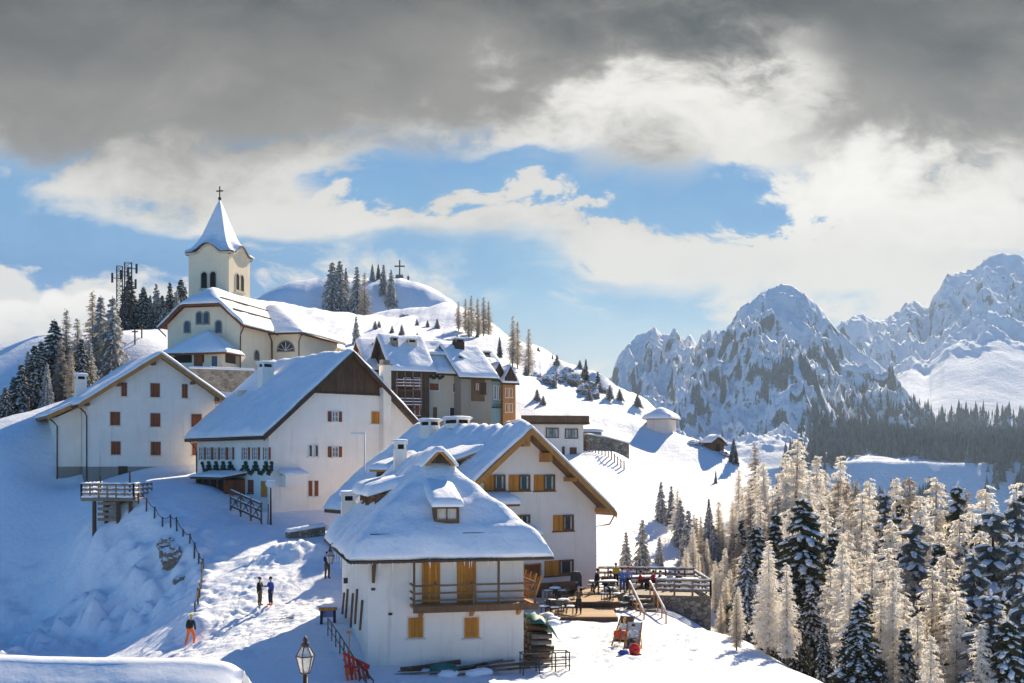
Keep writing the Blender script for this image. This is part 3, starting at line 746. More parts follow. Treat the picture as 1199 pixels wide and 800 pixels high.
def roof_gable(root, xl, zl, xr, zr, xR, zR, y0, y1, t=0.22, mat='wood_dark', snow=0.5, seed=1, board='wood_beam', bh=0.34, streak=0.0, lump=0.12, purlins=True, pmat=None, inset=0.12, lip=0.0, wallx=None, name='roof', soffit=None):
    prof_ = [(xl,zl),(xr,zr),(xR,zR)]
    mb = MB()
    mb.prism([(x, y0, z) for x, z in prof_] + [(x, y0, z-t) for x, z in prof_[::-1]], (0, y1-y0, 0))
    rf = mb.build(name, mat, root)
    b = MB(); e = 0.05
    for (xa, za), (xb, zb) in ((prof_[0], prof_[1]), (prof_[1], prof_[2])):
        b.prism([(xa, y0-e, za+0.03), (xb, y0-e, zb+0.03), (xb, y0-e, zb-bh), (xa, y0-e, za-bh)], (0, e-0.003, 0))
    b.build('bargeboard', board, rf)
    if purlins:
        for fr in [0.12, 0.5, 0.92]:
            for s in (0, 1):
                xa, za = prof_[0] if s == 0 else prof_[2]
                x = xa + (xr-xa)*fr; z = za + (zr-za)*fr - bh
                if s and fr > .9: continue
                q = MB(); q.box(x-0.13, x+0.13, y0+0.02, y0+1.6, z-0.3, z-0.02); q.build('purlin', pmat or board, rf)
    if snow:
        h = gable_h(xl, zl, xr, zr, xR, zR)
        snow_sheet('snow', h, xl-lip, xR+lip, y0+inset, y1, snow, seed, rf, streak=streak, sdir='x', lump=lump)
    return rf
def gutter(root, pts, r=0.07, mat='metal_brown', name='gutter'):
    mb = MB(); mb.mat(0, True); mb.tube(pts, r, 8); return mb.build(name, mat, root)
def chimney(root, x, y, z0, z1, w=0.8, d=0.8, mat='plaster_cool', cap='snow', name='chimney'):
    mb = MB(); mb.box(x-w/2, x+w/2, y-d/2, y+d/2, z0, z1); 
    o = mb.build(name, mat, root)
    c = MB()
    for sx in (-1, 1):
        for sy in (-1, 1): c.box(x+sx*(w/2-0.1)-0.07, x+sx*(w/2-0.1)+0.07, y+sy*(d/2-0.1)-0.07, y+sy*(d/2-0.1)+0.07, z1, z1+0.28)
    c.box(x-w/2-0.06, x+w/2+0.06, y-d/2-0.06, y+d/2+0.06, z1+0.28, z1+0.36)
    c.build('cowl', mat if 'plaster' in mat else 'concrete', o)
    q = MB(); q.box(x-w/2+.12, x+w/2-.12, y-d/2+.12, y+d/2-.12, z1-.05, z1+.27); q.build('flue', 'dark_void', o)
    if cap:
        h = lambda a, b: a*0 + z1+0.36
        snow_sheet('cap_snow', h, x-w/2-0.07, x+w/2+0.07, y-d/2-0.07, y+d/2+0.07, 0.24, int(abs(x*7))+3, o, step=0.15, edge=0.25, lump=0.03)
    return o
def prismwall(root, name, poly_xz, y0, y1, mat):
    mb = MB(); mb.prism([(x, y0, z) for x, z in poly_xz], (0, y1-y0, 0)); return mb.build(name, mat, root)
# ================================================================== near inn with the balcony (hip roof, small gablet)
h = House('house', 'cream two storey inn with wooden balcony under a broad snowy hipped roof', 'house', 431, 53, 14, -10.6)
zz = lambda v: v + 10.6
near = h
W4, L4, ze, slope = 7.67, 13.2, zz(-4.62), 0.98
mb = MB(); mb.box(0, W4, 0, L4, -2.5, ze+0.55); wl = mb.build('wall', 'plaster_white', h.root)
ox0, ox1, oy0, oy1 = -0.9, W4+1.15, -0.9, L4+0.7
xm = (ox0+ox1)/2; half = (ox1-ox0)/2
def h4(x, y): return ze + slope*np.minimum(np.minimum(x-ox0, ox1-x), y-oy0)
zr4 = ze + slope*half
mb = MB(); A = [(ox0,oy0,ze),(ox1,oy0,ze),(ox1,oy1,ze),(ox0,oy1,ze)]; K = [(xm,oy0+half,zr4),(xm,oy1,zr4)]
mb.add(A+K, [(0,1,4),(1,2,5,4),(0,4,5,3),(3,5,2),(0,3,2,1)])
rf = mb.build('roof', 'wood_dark', h.root)
mb = MB(); 
for a, b in ((A[0],A[1]),(A[1],A[2]),(A[3],A[0])): mb.bar(Vector(a)+Vector((0,0,-0.1)), Vector(b)+Vector((0,0,-0.1)), 0.07, 0.22)
mb.build('fascia', 'wood_brown', rf)
snow_sheet('snow', h4, ox0-0.05, ox1+0.05, oy0-0.05, oy1, 0.52, 11, rf, step=0.2, lump=0.10, lscale=1.7, streak=0.42, sdir='x', edge=0.5)
# soffit lamps, rafters' ends
for k in range(9):
    mb = MB(); x = ox0+0.5+k*(ox1-ox0-1)/8; mb.box(x-0.06, x+0.06, oy0+0.06, 0.0, ze-0.16, ze-0.02); mb.build('rafter', 'wood_brown', rf)
gutter(rf, [(ox0-0.1, oy0-0.12, ze-0.1), (ox1+0.1, oy0-0.12, ze-0.12)], 0.07)
gutter(rf, [(ox0-0.1, oy0-0.1, ze-0.1), (ox0-0.1, oy1, ze-0.1)], 0.07)
for sa, sb_ in ((.10,.42),(.56,.88)):
    mb = MB(); xa_, xb_ = ox0+(ox1-ox0)*sa, ox0+(ox1-ox0)*sb_; zq = h4(xm, oy0+.62)+.50; mb.bar((xa_, oy0+.55, zq), (xb_, oy0+.55, zq), .07, .10); mb.build('snow_guard', 'wood_dark', rf)
rnd = random.Random(9)
for k in range(26):
    mb = MB(); mb.mat(0, True); x = rnd.uniform(ox0, ox1); l_ = rnd.uniform(.12,.5); mb.tube([(x, oy0-.1, ze-.02), (x, oy0-.1, ze-.05-l_)], [.03, .006], 5); mb.build('icicle', 'snow_roof', rf)
# the gablet at the top of the hip
gy, gz_ = oy0+half-1.25, zr4+0.46
mb = MB(); gw = .68
mb.prism([(xm-gw, gy, gz_-.72), (xm, gy, gz_), (xm+gw, gy, gz_-.72)], (0, 2.6, 0)); gb = mb.build('gablet', 'wood_dark', rf)
mb = MB()
for s in (-1, 1): mb.prism([(xm+s*(gw+0.1), gy-0.1, gz_-.82), (xm, gy-0.1, gz_+0.04), (xm, gy-0.1, gz_-0.17), (xm+s*(gw+0.1-0.16), gy-0.1, gz_-.84)], (0, 0.09, 0))
mb.build('bargeboard', 'wood_beam', gb)
snow_sheet('snow', gable_h(xm-gw-.15, gz_-.85, xm, gz_+.05, xm+gw+.15, gz_-.85), xm-gw-.2, xm+gw+.2, gy-.12, gy+2.6, 0.34, 5, gb, step=0.15, edge=0.3, lump=0.05)
# roof hatch dormer on the front hip
yb = 0.0
for k in range(60):
    dx_, dz_ = h.front(523, 607, yb)
    if h4(dx_, yb) + .30 > dz_: break
    yb += .05
yb -= .5; dx_, dz_ = h.front(523, 603, yb); dzr = dz_; dw = .62
mb = MB(); mb.box(dx_-dw, dx_+dw, yb, yb+2.2, dzr-0.5, dzr+0.5); dm = mb.build('dormer', 'wood_brown', rf)
window(dm, fy(yb), dx_-dw+.06, dx_+dw-.06, dzr-0.3, dzr+0.38, 'wood_brown', 'curtain', 1, sill=None)
snow_sheet('snow', lambda x, y: dzr+0.5+0.34*(y-yb), dx_-dw-.14, dx_+dw+.14, yb-.35, yb+3.0, 0.42, 8, dm, step=0.15, edge=0.3, lump=0.06)
# low shed dormers on the left slope, with brown undersides
for yy_ in (4.6, 7.6, 10.2):
    x1_ = ox0+1.9; z1_ = ze+slope*1.9
    mb = MB(); mb.box(x1_, x1_+1.6, yy_, yy_+1.7, z1_-0.2, z1_+1.05); dd = mb.build('dormer', 'wood_brown', rf)
    window(dd, fxl(x1_), yy_+.15, yy_+1.55, z1_+0.3, z1_+0.9, 'wood_brown', 'glass', 1, sill=None)
    snow_sheet('snow', lambda x, y: z1_+1.06+0.3*(x-x1_), x1_-.5, x1_+2.6, yy_-.25, yy_+1.95, 0.5, 20+int(yy_), dd, step=0.15, edge=0.35, lump=0.08)
chimney(rf, xm-0.8, 11.2, zr4-1.0, zr4+.55, .7, .7, 'plaster_white'); chimney(rf, ox0+1.2, 12.6, ze+.6, ze+2.3, .8, .8, 'plaster_white')
# front: two doors on the balcony, two shuttered windows
for a, b in ((494,515),(535,557)):
    x0_, x1_, z0_, z1_ = h.frect(a, 657, b, 705); door(h.root, FRONT, x0_, x1_, z0_-.12, z1_, 'wood_honey', 'wood_beam')
for a, b in ((478,495.5),(543.5,560.5)):
    x0_, x1_, z0_, z1_ = h.frect(a, 723, b, 746.5); closed_shutter(h.root, FRONT, x0_, x1_, z0_, z1_, 'wood_honey', 'plaster_pink')
# balcony
bx0 = h.front(484, 708, -1.1)[0]; bx1 = h.front(628, 708, -1.1)[0]; bz = h.front(540, 709, -1.1)[1]
bx1 = min(bx1, W4+1.15)
mb = MB(); mb.box(bx0, bx1, -1.15, -0.004, bz-0.12, bz); mb.box(W4+.004, bx1, 0, 2.4, bz-0.12, bz); bal = mb.build('balcony', 'wood_beam', h.root)
mb = MB(); mb.box(bx0-.02, bx1+.02, -1.22, -1.152, bz-0.3, bz+0.02); mb.box(bx1+.002, bx1+.07, -1.15, 2.4, bz-0.3, bz+0.02); mb.build('fascia', 'wood_brown', bal)
for k, x in enumerate((bx0+.04, h.front(504, 690, -1.1)[0]-1.0, (bx0+bx1)/2-.1, h.front(584, 690, -1.1)[0], bx1-.06)):
    if k in (1,): continue
    mb = MB(); top_ = ze-0.1 if k in (0, 3) else bz+1.05
    mb.box(x-.05, x+.05, -1.12, -1.02, bz, top_); mb.build('post', 'wood_brown', bal)
for k, zr_ in enumerate((0.28, 0.62, 0.98)):
    mb = MB(); mb.box(bx0, bx1, -1.14, -1.09, bz+zr_-.045, bz+zr_+.045); mb.box(bx1-.05, bx1, -1.08, 2.4, bz+zr_-.045, bz+zr_+.045); mb.box(bx0, bx0+.05, -1.08, -.004, bz+zr_-.045, bz+zr_+.045)
    mb.build('rail', 'wood_brown', bal)
for k in range(11):
    mb = MB(); mb.bar((bx1-.1, -1.0+k*.33, bz+.2), (bx1+.35, -0.8+k*.33, bz+1.3-.1*(k%3)), .10, .10); mb.build('slanting_pole', 'wood_beam', bal)
for x in (bx0+.5, (bx0+bx1)/2, W4-.3):
    mb = MB(); mb.prism([(x-.08,-.003,bz-.13),(x-.08,-1.1,bz-.13),(x-.08,-.003,bz-.7)], (.16,0,0)); mb.build('bracket', 'wood_beam', bal)
# eave strut, wall lamp, plain stain vents
mb = MB(); sx_ = h.front(437, 665)[0]; mb.bar((sx_, -.06, ze-1.15), (sx_, -.75, ze-.15), .12); mb.bar((sx_, -.06, ze-1.2), (sx_, -.06, ze), .13); mb.build('strut', 'wood_brown', h.root)
for p_ in ((457, 719), (437, 690)):
    mb = MB(); a_, c_ = h.front(*p_); mb.box(a_-.09, a_+.09, -.05, 0, c_-.06, c_+.06); mb.build('vent', 'metal_dark', h.root)
y_, z_ = h.side(407, 680); mb = MB(); mb.box(-.22, 0, y_-.12, y_+.12, z_-.15, z_+.15); mb.build('camera_box', 'metal_dark', h.root)
for k, (px_, t_, b_) in enumerate(((402,694,720),(406,690,724),(412,695,735),(417,690,731),(423,703,738))):
    mb = MB(); yk, zk = h.side(px_, b_, -.12); _, zt_ = h.side(px_, t_, -.12); mb.bar((-.18, yk, zk), (-.06, yk+.1, zt_), .12, .05); mb.build('wall_batten', 'wood_brown', h.root)
# icicle board under left eave
for k in range(6):
    mb = MB(); mb.tube([(-.8, .6+k*1.6, ze-.15), (-.8, .6+k*1.6, ze-.75-.2*(k%2))], [.05, .012], 6); mb.build('icicle', 'snow_roof', rf)

# ================================================================== tall gabled guesthouse behind it
h = House('house', 'tall white guesthouse with broad wooden gable and half open orange shutters', 'house', 514.6, 74.25, 35, -9.6)
zz = lambda v: v + 9.6
gh = h
W2, L2 = 13.5, 15.0
al, ar = -0.9, 14.4; xr = 6.75; zl = zz(-3.75); zrr = zz(2.25); sl = (zrr-zl)/(xr-al)
hw = lambda x: zl + sl*(min(x-al, ar-x)) - .26
prismwall(h.root, 'wall', [(0,-3),(W2,-3),(W2,hw(W2)),(xr,hw(xr)),(0,hw(0))], 0, L2, 'plaster_lilac')
rf = roof_gable(h.root, al, zl, xr, zrr, ar, zl, -1.25, L2+.8, .26, 'wood_brown', 0.5, 21, 'wood_beam', .42, streak=.55, lump=.12, inset=.1)
for k in range(14): 
    mb = MB(); y = .6 + k*1.1; mb.box(W2+.02, ar-.08, y-.08, y+.08, hw(W2)-.28, hw(W2)-.05); mb.build('rafter', 'wood_beam', rf)
a_, z_ = h.front(620, 516)       # boarded tip of the gable
wt = (zrr-.3-z_)/sl
mb = MB(); mb.prism([(xr-wt,-.06,z_),(xr+wt,-.06,z_),(xr,-.06,z_+wt*sl)], (0,.056,0)); mb.build('gable_boards', 'wood_brown', h.root)
for px_ in (607, 633):
    x = h.front(px_, 515)[0]; mb = MB(); mb.box(x-.16, x+.16, -1.2, -.06, hw(x)-.75, hw(x)-.1); mb.build('bracket', 'wood_beam', h.root)
gutter(rf, [(ar+.08, -1.2, zl-.15), (ar+.08, L2, zl-.15)], .08)
gutter(rf, [(ar+.08, -1.0, zl-.15), (ar-.1, -.6, zl-.9), (W2+.12, .2, zl-1.1), (W2+.12, .2, 0)], .055, name='downpipe')
def shutwin(x0, y0, x1, y1, cut):
    a, b, c, d = h.frect(x0, y0, x1, y1); m_ = a+(b-a)*cut
    o = window(h.root, FRONT, m_, b, c, d, 'wood_brown', 'glass', 0, sill=None, fw=.12, cw=.14)
    q = MB(); FRONT.box(q, a, m_-.01, c, d, .0, .07); 
    for z1_ in (c+(d-c)*.15, c+(d-c)*.8): FRONT.box(q, a+.05, m_-.05, z1_, z1_+.08, .07, .095)
    q.build('shutter', 'wood_honey', o)
    q = MB(); FRONT.box(q, a-.08, b+.08, c-.1, c-.003, -.02, .12); q.build('sill', 'wood_brown', o)
for q_ in ((566.5,556,591,574),(595.5,556,620,574.5),(625,556,649,574.5),(647.5,603,671,621.5)): shutwin(*q_, .46)
shutwin(600,603,620,615,.4); shutwin(637.5,656,671,673.5,.5)
x0_, x1_, z0_, z1_ = h.frect(613, 660, 633, 684); door(h.root, FRONT, x0_, x1_, z0_-1.0, z1_, 'wood_rust', 'wood_beam')
# small snow-roofed porch on the left part of the front
for (pa, pb, py_, seed_) in ((575, 603, 590, 4), (600, 629, 626, 6)):
    x0_ = h.front(pa, py_, -1)[0]; x1_ = h.front(pb, py_, -1)[0]; zq = h.front(pb, py_, -1)[1]
    mb = MB(); mb.prism([(x0_-1, -1.6, zq-.15), (x1_, -1.6, zq-.15), (x1_, -1.6, zq), (x0_-1, -1.6, zq)], (0, 1.6, .5)); pc = mb.build('canopy', 'wood_brown', h.root)
    snow_sheet('snow', lambda x, y: zq+.3*(y+1.6), x0_-1, x1_+.05, -1.65, -.02, .42, seed_, pc, step=.18, lump=.06)
# shed dormer in the left slope, chimneys
def dorm(root, y, x1_, w_, hgt, d_, seed_):
    z1_ = zl+sl*(x1_-al)
    mb = MB(); mb.box(x1_, x1_+2.2, y, y+w_, z1_-.3, z1_+hgt); dd = mb.build('dormer', 'wood_brown', root)
    window(dd, fxl(x1_), y+.2, y+w_-.2, z1_+.25, z1_+hgt-.12, 'wood_brown', 'glass', 1, sill=None)
    mb = MB(); mb.prism([(x1_-.5, y-.2, z1_+hgt-.02), (x1_-.5, y-.2, z1_+hgt+.12), (x1_+d_, y-.2, z1_+hgt+.12+.3*(d_+.5)), (x1_+d_, y-.2, z1_+hgt-.02+.3*(d_+.5))], (0, w_+.4, 0)); mb.build('dormer_roof', 'wood_beam', dd)
    snow_sheet('snow', lambda x, yy: z1_+hgt+.13+.3*(x-x1_+.5), x1_-.55, x1_+d_, y-.25, y+w_+.25, .42, seed_, dd, step=.2, lump=.06)
dorm(rf, 1.8, 2.4, 2.6, 1.0, 2.4, 31); dorm(rf, 9.5, 1.6, 2.4, 1.0, 2.6, 32)
y_, z_ = 12.0, 0
c1 = chimney(rf, xr-.6, 11.6, zrr-1.4, zrr+.55, 1.0, 1.5, 'plaster_white', cap='snow')
c1.name = 'chimney'
chimney(rf, xr+.4, 9.2, zrr-1.0, zrr+.65, 1.2, 2.0, 'plaster_white')
for yy_ in (8.0, 9.2, 10.4):
    mb = MB(); mb.box(xr-.23, xr-.21, yy_-.3, yy_+.3, zrr-.35, zrr+.25); mb.build('chimney_opening', 'dark_void', rf)
chimney(rf, 1.0, 6.0, zl+sl*1.9-.6, zl+sl*1.9+1.1, .9, .9, 'plaster_white')
chimney(rf, 2.6, 7.0, zl+sl*3.5-.6, zl+sl*3.5+.7, .8, .8, 'stone')

# ================================================================== big white house, dark timber gable
h = House('house', 'large white house with dark timber gable and pine garlands below its windows', 'house', 315, 90, 39.5, -4.3)
zz = lambda v: v + 4.3
big = h
W3, L3, apx = 14.6, 14.0, 7.5
al, ar = -.85, 15.4; zl = zz(2.0); zrr = zz(9.3); sl = (zrr-zl)/(apx-al); zR = zrr - sl*(ar-apx)
hw = lambda x: min(zl+sl*(x-al), zR+sl*(ar-x)) - .28
prismwall(h.root, 'wall', [(0,-3),(W3,-3),(W3,hw(W3)),(apx,hw(apx)),(0,hw(0))], 0, L3, 'plaster_cool')
rf = roof_gable(h.root, al, zl, apx, zrr, ar, zR, -.75, L3+.8, .28, 'wood_dark', .42, 41, 'wood_dark', .40, streak=.2, lump=.14, purlins=False)
zb = h.front(400, 461.5)[1]
xa = (zb+.28-zl)/sl+al; xb = ar-(zb+.28-zR)/sl
mb = MB(); mb.prism([(xa+.02,-.09,zb),(xb-.02,-.09,zb),(apx,-.09,hw(apx)-.02)], (0,.086,0)); mb.build('gable_boards', 'wood_gable', h.root)
mb = MB(); mb.box(xa+.3, xb-.3, -.16, -.094, zb-.02, zb+.16); mb.build('beam', 'wood_dark', h.root)
# chimney tower on the right of the gable
cx0 = h.front(449, 440, -.7)[0]; cx1 = h.front(458, 440, -.7)[0]; czt = h.front(453, 428, -.7)[1]
mb = MB(); mb.box(cx0, cx1, -.7, -.004, h.front(452,520,-.7)[1]-6, czt); ch = mb.build('chimney', 'plaster_white', h.root)
mb = MB(); mb.box(cx0-.1, cx1+.1, -.8, .1, czt, czt+.15); mb.box(cx0+.05, cx1-.05, -.6, 0, czt+.15, czt+.5); mb.build('cowl', 'stone', ch)
# chimney in the left slope
y_c, x_c = 9.6, 4.6
chimney(rf, x_c, y_c, zl+sl*(x_c-al)-.8, zl+sl*(x_c-al)+1.7, 1.1, 1.0, 'plaster_cool')
mb = MB(); mb.box(3.0, 4.0, 11.3, 12.0, zl+sl*4.2, zl+sl*4.2+.75); mb.build('skylight', 'plaster_beige', rf)
gutter(rf, [(al-.08, -.6, zl-.1), (al-.08, L3, zl-.1)], .08, 'metal_dark')
gutter(rf, [(al-.08, L3-.3, zl-.1), (-.2, L3-.15, zl-.9), (-.1, L3-.1, zl-1.2), (-.1, L3-.1, 0)], .055, 'metal_dark', 'downpipe')
# front windows
for x0, y0, x1, y1 in ((388,482,396,494),(388,523,396,535.5)):
    a, b, c, d = h.frect(x0,y0,x1,y1); window(h.root, FRONT, a, b, c, d, 'white_paint', 'glass_pale', 1, 1, 'white_paint', shutters='wood_rust', fw=.06)
a, b, c, d = h.frect(434.5,482,444,496); closed_shutter(h.root, FRONT, a, b, c, d, 'wood_honey', 'white_paint')
for x0, x1 in ((361,365.5),(368,372.5)):
    a, b, c, d = h.frect(x0,521,x1,535); window(h.root, FRONT, a, b, c, d, 'white_paint', 'glass', 0, 0, 'white_paint', fw=.05)
    a, b, c, d = h.frect(x0,563,x1,581); closed_shutter(h.root, FRONT, a, b, c, d, 'wood_rust', 'white_paint')
a, b, c, d = h.frect(308,564,314,581,) if False else (0,0,0,0)
# snow-loaded lean-to shapes along the wall foot
a, b, c, d = h.frect(327, 556, 352, 570); mb = MB(); mb.box(a, b, -1.1, -.004, c, d-.05); cc = mb.build('meter_box', 'plaster_cool', h.root)
snow_sheet('snow', lambda x, y: x*0+d-.05+.25*(y+1.1), a-.1, b+.1, -1.2, -.01, .35, 3, cc, step=.2, lump=.04)
# left wall: upper row with garlands
LW = [(235.5,239.5),(242.5,247.5),(251.5,256),(259,264.5),(269.5,272.5),(285.5,291),(297.5,302.5),(310.5,315)]
for x0, x1 in LW:
    a, b, c, d = h.srect(x0, 524, x1, 538.5); 
    if b-a < .55: b = a+.6
    window(h.root, LEFT, a, b, c, d, 'white_paint', 'glass_pale', 1, 2, None, fw=.05, shutters=None)
    q = MB(); LEFT.box(q, a-.32, a-.02, c, d, .01, .05); q.build('shutter', 'wood_rust', h.root)
    q = MB(); LEFT.box(q, b+.02, b+.32, c, d, .01, .05); q.build('shutter', 'wood_rust', h.root)
mb = MB(); mb.mat(0, True)
ys = [h.srect(x0, 541, x1, 542)[0] for x0, x1 in LW]; zg = h.srect(270,540,272,541)[2]
ys = sorted(ys); ys = [ys[0]-.7] + [v+.3 for v in ys]
for ya, yb_ in zip(ys[:-1], ys[1:]):
    n_ = 8; pts = [(-.12, ya+(yb_-ya)*k/n_, zg-.1-.85*math.sin(math.pi*k/n_)) for k in range(n_+1)]
    for k, p_ in enumerate(pts): mb.blob(p_, (.13,.16,.17), k, 7, 4, .4)
    mb.tube(pts, .09, 6)
    mb.tube([(-.1, ya, zg+.05), (-.1, ya, zg-.75)], .1, 6)
gl = mb.build('garland', 'garland', h.root)
# wooden entrance porch on the left wall
pa, pb, pc_, pd = h.srect(241, 559, 274, 582, -1.0)
mb = MB(); 
for yv_ in np.linspace(pa, pb, 5): mb.box(-1.9, -1.78, yv_-.06, yv_+.06, pc_-1.2, pd)
mb.box(-1.86, -1.8, pa, pb, pc_-1.2, pc_+.3); mb.box(-.02, 0, pa, pb, pc_-1, pd-.1)
mb.box(-1.8, -.02, pa-.04, pa+.04, pc_-1.2, pd-.2); mb.box(-1.8, -.02, pb-.04, pb+.04, pc_-1.2, pd-.2)
po = mb.build('porch', 'wood_rust', h.root)
mb = MB(); mb.box(-1.75, -.05, pa+.1, pb-.1, pc_-1, pd-.15); mb.build('porch_interior', 'dark_void', po)
mb = MB(); mb.prism([(-2.3,pa-.3,pd-.15),(-2.3,pa-.3,pd),(-.02,pa-.3,pd+.35),(-.02,pa-.3,pd+.2)], (0,pb-pa+.6,0)); mb.build('porch_roof', 'wood_dark', po)
snow_sheet('snow', lambda x, y: pd+.03+.15*(x+2.3), -2.35, -.04, pa-.35, pb+.35, .25, 9, po, step=.2, lump=.04)
for x0, x1 in ((276,282),(291,296.5)):
    a, b, c, d = h.srect(x0, 563, x1, 577); 
    if b-a < .6: b = a+.7
    closed_shutter(h.root, LEFT, a, b, c, d, 'wood_rust', 'wood_rust', name='window')
a, b, c, d = h.srect(306, 563.5, 313.5, 582); closed_shutter(h.root, LEFT, max(a,.2), max(b, a+.9), c, d, 'wood_honey', 'white_paint')

# ================================================================== plain white house on the left
h = House('house', 'plain white house with rust brown shutters and a concrete plinth', 'house', 103, 98, 30, -3.1)
zz = lambda v: v + 3.1
plain = h
W1, L1, apx = 11.2, 13.0, 6.1
al, ar = -.95, 12.0; zl = zz(4.95); zrr = zz(9.7); sl = (zrr-zl)/(apx-al); zR = zrr - sl*(ar-apx)
hw = lambda x: min(zl+sl*(x-al), zR+sl*(ar-x)) - .26
zp = h.front(170, 546.5)[1]
prismwall(h.root, 'wall', [(0,zp),(W1,zp),(W1,hw(W1)),(apx,hw(apx)),(0,hw(0))], 0, L1, 'plaster_white')
mb = MB(); mb.box(-.03, W1+.03, -.03, L1, -3, zp-.002); mb.build('plinth', 'concrete', h.root)
rf = roof_gable(h.root, al, zl, apx, zrr, ar, zR, -.95, L1+.8, .26, 'wood_brown', .40, 51, 'wood_beam', .36, lump=.08, inset=.06, pmat='wood_brown')
gutter(rf, [(al-.07, -.9, zl-.1), (al-.07, L1, zl-.1)], .07)
gutter(rf, [(al-.07, -.8, zl-.12), (-.3, -.25, zl-.65), (-.12, -.1, zl-1.0), (-.12, -.1, -.5)], .065, name='downpipe')
# set-back wing on the left with a lower roof
xw, yw = -2.0, 3.2
prismwall(h.root, 'wing_wall', [(xw,zp),(-.035,zp),(-.035,zz(5.0)),(xw,zz(4.0))], yw, L1-.5, 'plaster_white')
mb = MB(); mb.box(xw-.03, -.035, yw-.03, L1-.5, -4, zp-.004); mb.build('wing_plinth', 'concrete', h.root)
zwl, zwr = zz(4.05), zz(6.3)
mb = MB(); mb.prism([(xw-1.0,yw-.9,zwl),(1.6,yw-.9,zwr+.05),(1.6,yw-.9,zwr-.2),(xw-1.0,yw-.9,zwl-.25)], (0, L1-3, 0)); wr = mb.build('wing_roof', 'wood_brown', h.root)
mb = MB(); mb.prism([(xw-1.05,yw-.96,zwl+.02),(.6,yw-.96,zwl+(zwr-zwl)*(.6-xw+1)/(1.6-xw+1)+.02),(.6,yw-.96,zwl+(zwr-zwl)*(.6-xw+1)/(1.6-xw+1)-.36),(xw-1.05,yw-.96,zwl-.36)], (0,.057,0)); mb.build('bargeboard', 'wood_beam', wr)
snow_sheet('snow', lambda x, y: zwl+(zwr-zwl)*(x-xw+1)/(2.6-xw), xw-1.05, 1.4, yw-.8, L1-.6, .35, 17, wr, lump=.06)
gutter(wr, [(xw-1.0, yw-.8, zwl-.15), (xw-.4, yw-.3, zwl-.6), (xw-.12, yw-.12, zwl-.9), (xw-.12, yw-.12, -1)], .065, name='downpipe')
chimney(rf, .35, 6.2, zz(5.0), zz(7.6), .95, .95, 'plaster_white')
for x0,y0,x1,y1 in ((142,448,148.5,464),(176,449,187,465),(213,450,219.5,466),(129,482.5,140.5,498),(176,484,187.5,499.5),(224,485,236,500),(130,517,141,532.5),(176.5,517.5,188,533),(225,518,236,533)):
    a, b, c, d = h.frect(x0,y0,x1,y1); closed_shutter(h.root, FRONT, a, b, c, d, 'wood_rust', 'plaster_pink')
a, b, c, d = h.frect(138.5,546,149.5,558,-.03); 
mb = MB(); FRONT.box(mb, a, b, c-.5, d, -.02, .05); mb.build('cellar_door', 'wood_dark', h.root)
a, b, c, d = h.frect(217, 547.5, 224, 553, -.03); window(h.root, fy(-.03), a, b, c, d, 'concrete', 'glass_pale', 1, sill=None)
# ================================================================== church
h = House('church', 'cream church with a pointed belfry on the snowy rise above the village', 'church', 281, 118, -14, 9.3)
# local x runs to the right; origin at the front RIGHT corner, so the nave spans x = -8.6 .. 0
zz = lambda v: v - 9.3
church = h
WN, LN = 8.6, 27.0
xc = -WN/2; oh = .75
ze = zz(14.35); sl = (zz(18.7)-ze)/(WN/2+oh); zr = zz(18.7)
zj = zz(16.75)                                # eave of the half hip
hw = lambda x: ze + sl*(min(x+WN+oh, oh-x)) - .24
xj = (zj-ze)/sl - oh                          # how far in the half hip begins
prismwall(h.root, 'wall', [(-WN,-3),(0,-3),(0,hw(0)),(-xj,hw(-xj)),(-WN+xj,hw(-WN+xj)),(-WN,hw(-WN))], 0, LN, 'plaster_cream')
def hch(x, y): return np.minimum(ze + sl*np.minimum(x+WN+oh, oh-x), zj + .78*(y+.75))
mb = MB(); y1 = LN+.5; yr = -.75+(zr-zj)/.78
a = [(-WN-oh,-.75,ze),(-WN+xj,-.75,zj),(-xj,-.75,zj),(oh,-.75,ze)]; k = (xc,yr,zr); e_ = [(-WN-oh,y1,ze),(xc,y1,zr),(oh,y1,ze)]
mb.add(a+[k]+e_, [(1,2,4),(0,1,4,6,5),(2,3,7,6,4)])
rf = mb.build('roof', 'wood_rust', h.root)
mb = MB()
for p_, q_ in zip(a[:-1], a[1:]): mb.bar(Vector(p_)+Vector((0,.03,-.1)), Vector(q_)+Vector((0,.03,-.1)), .08, .28)
mb.build('bargeboard', 'wood_rust', rf)
snow_sheet('snow', hch, -WN-oh, oh, -.72, y1, .40, 61, rf, step=.25, lump=.07, edge=.35)
for yy_, zz_ in ((3.5, .33), (9, .62)):
    mb = MB(); xs = oh-(zr-ze)/sl*zz_; zs = ze+(zr-ze)*zz_+.42; mb.bar((xs, .2, zs+.05), (xs, yy_+8, zs+.05), .10, .16); mb.build('snow_guard', 'wood_dark', rf)
gutter(rf, [(oh+.05, -.7, ze-.12), (oh+.05, LN, ze-.12)], .09)
gutter(rf, [(oh, -.5, ze-.12), (.15, -.1, ze-.8), (.1, -.08, ze-1.1), (.1, -.08, -2)], .07, name='downpipe')
gutter(rf, [(-WN-oh, -.5, ze-.12), (-WN-.1, -.1, ze-.9)], .07, name='downpipe')
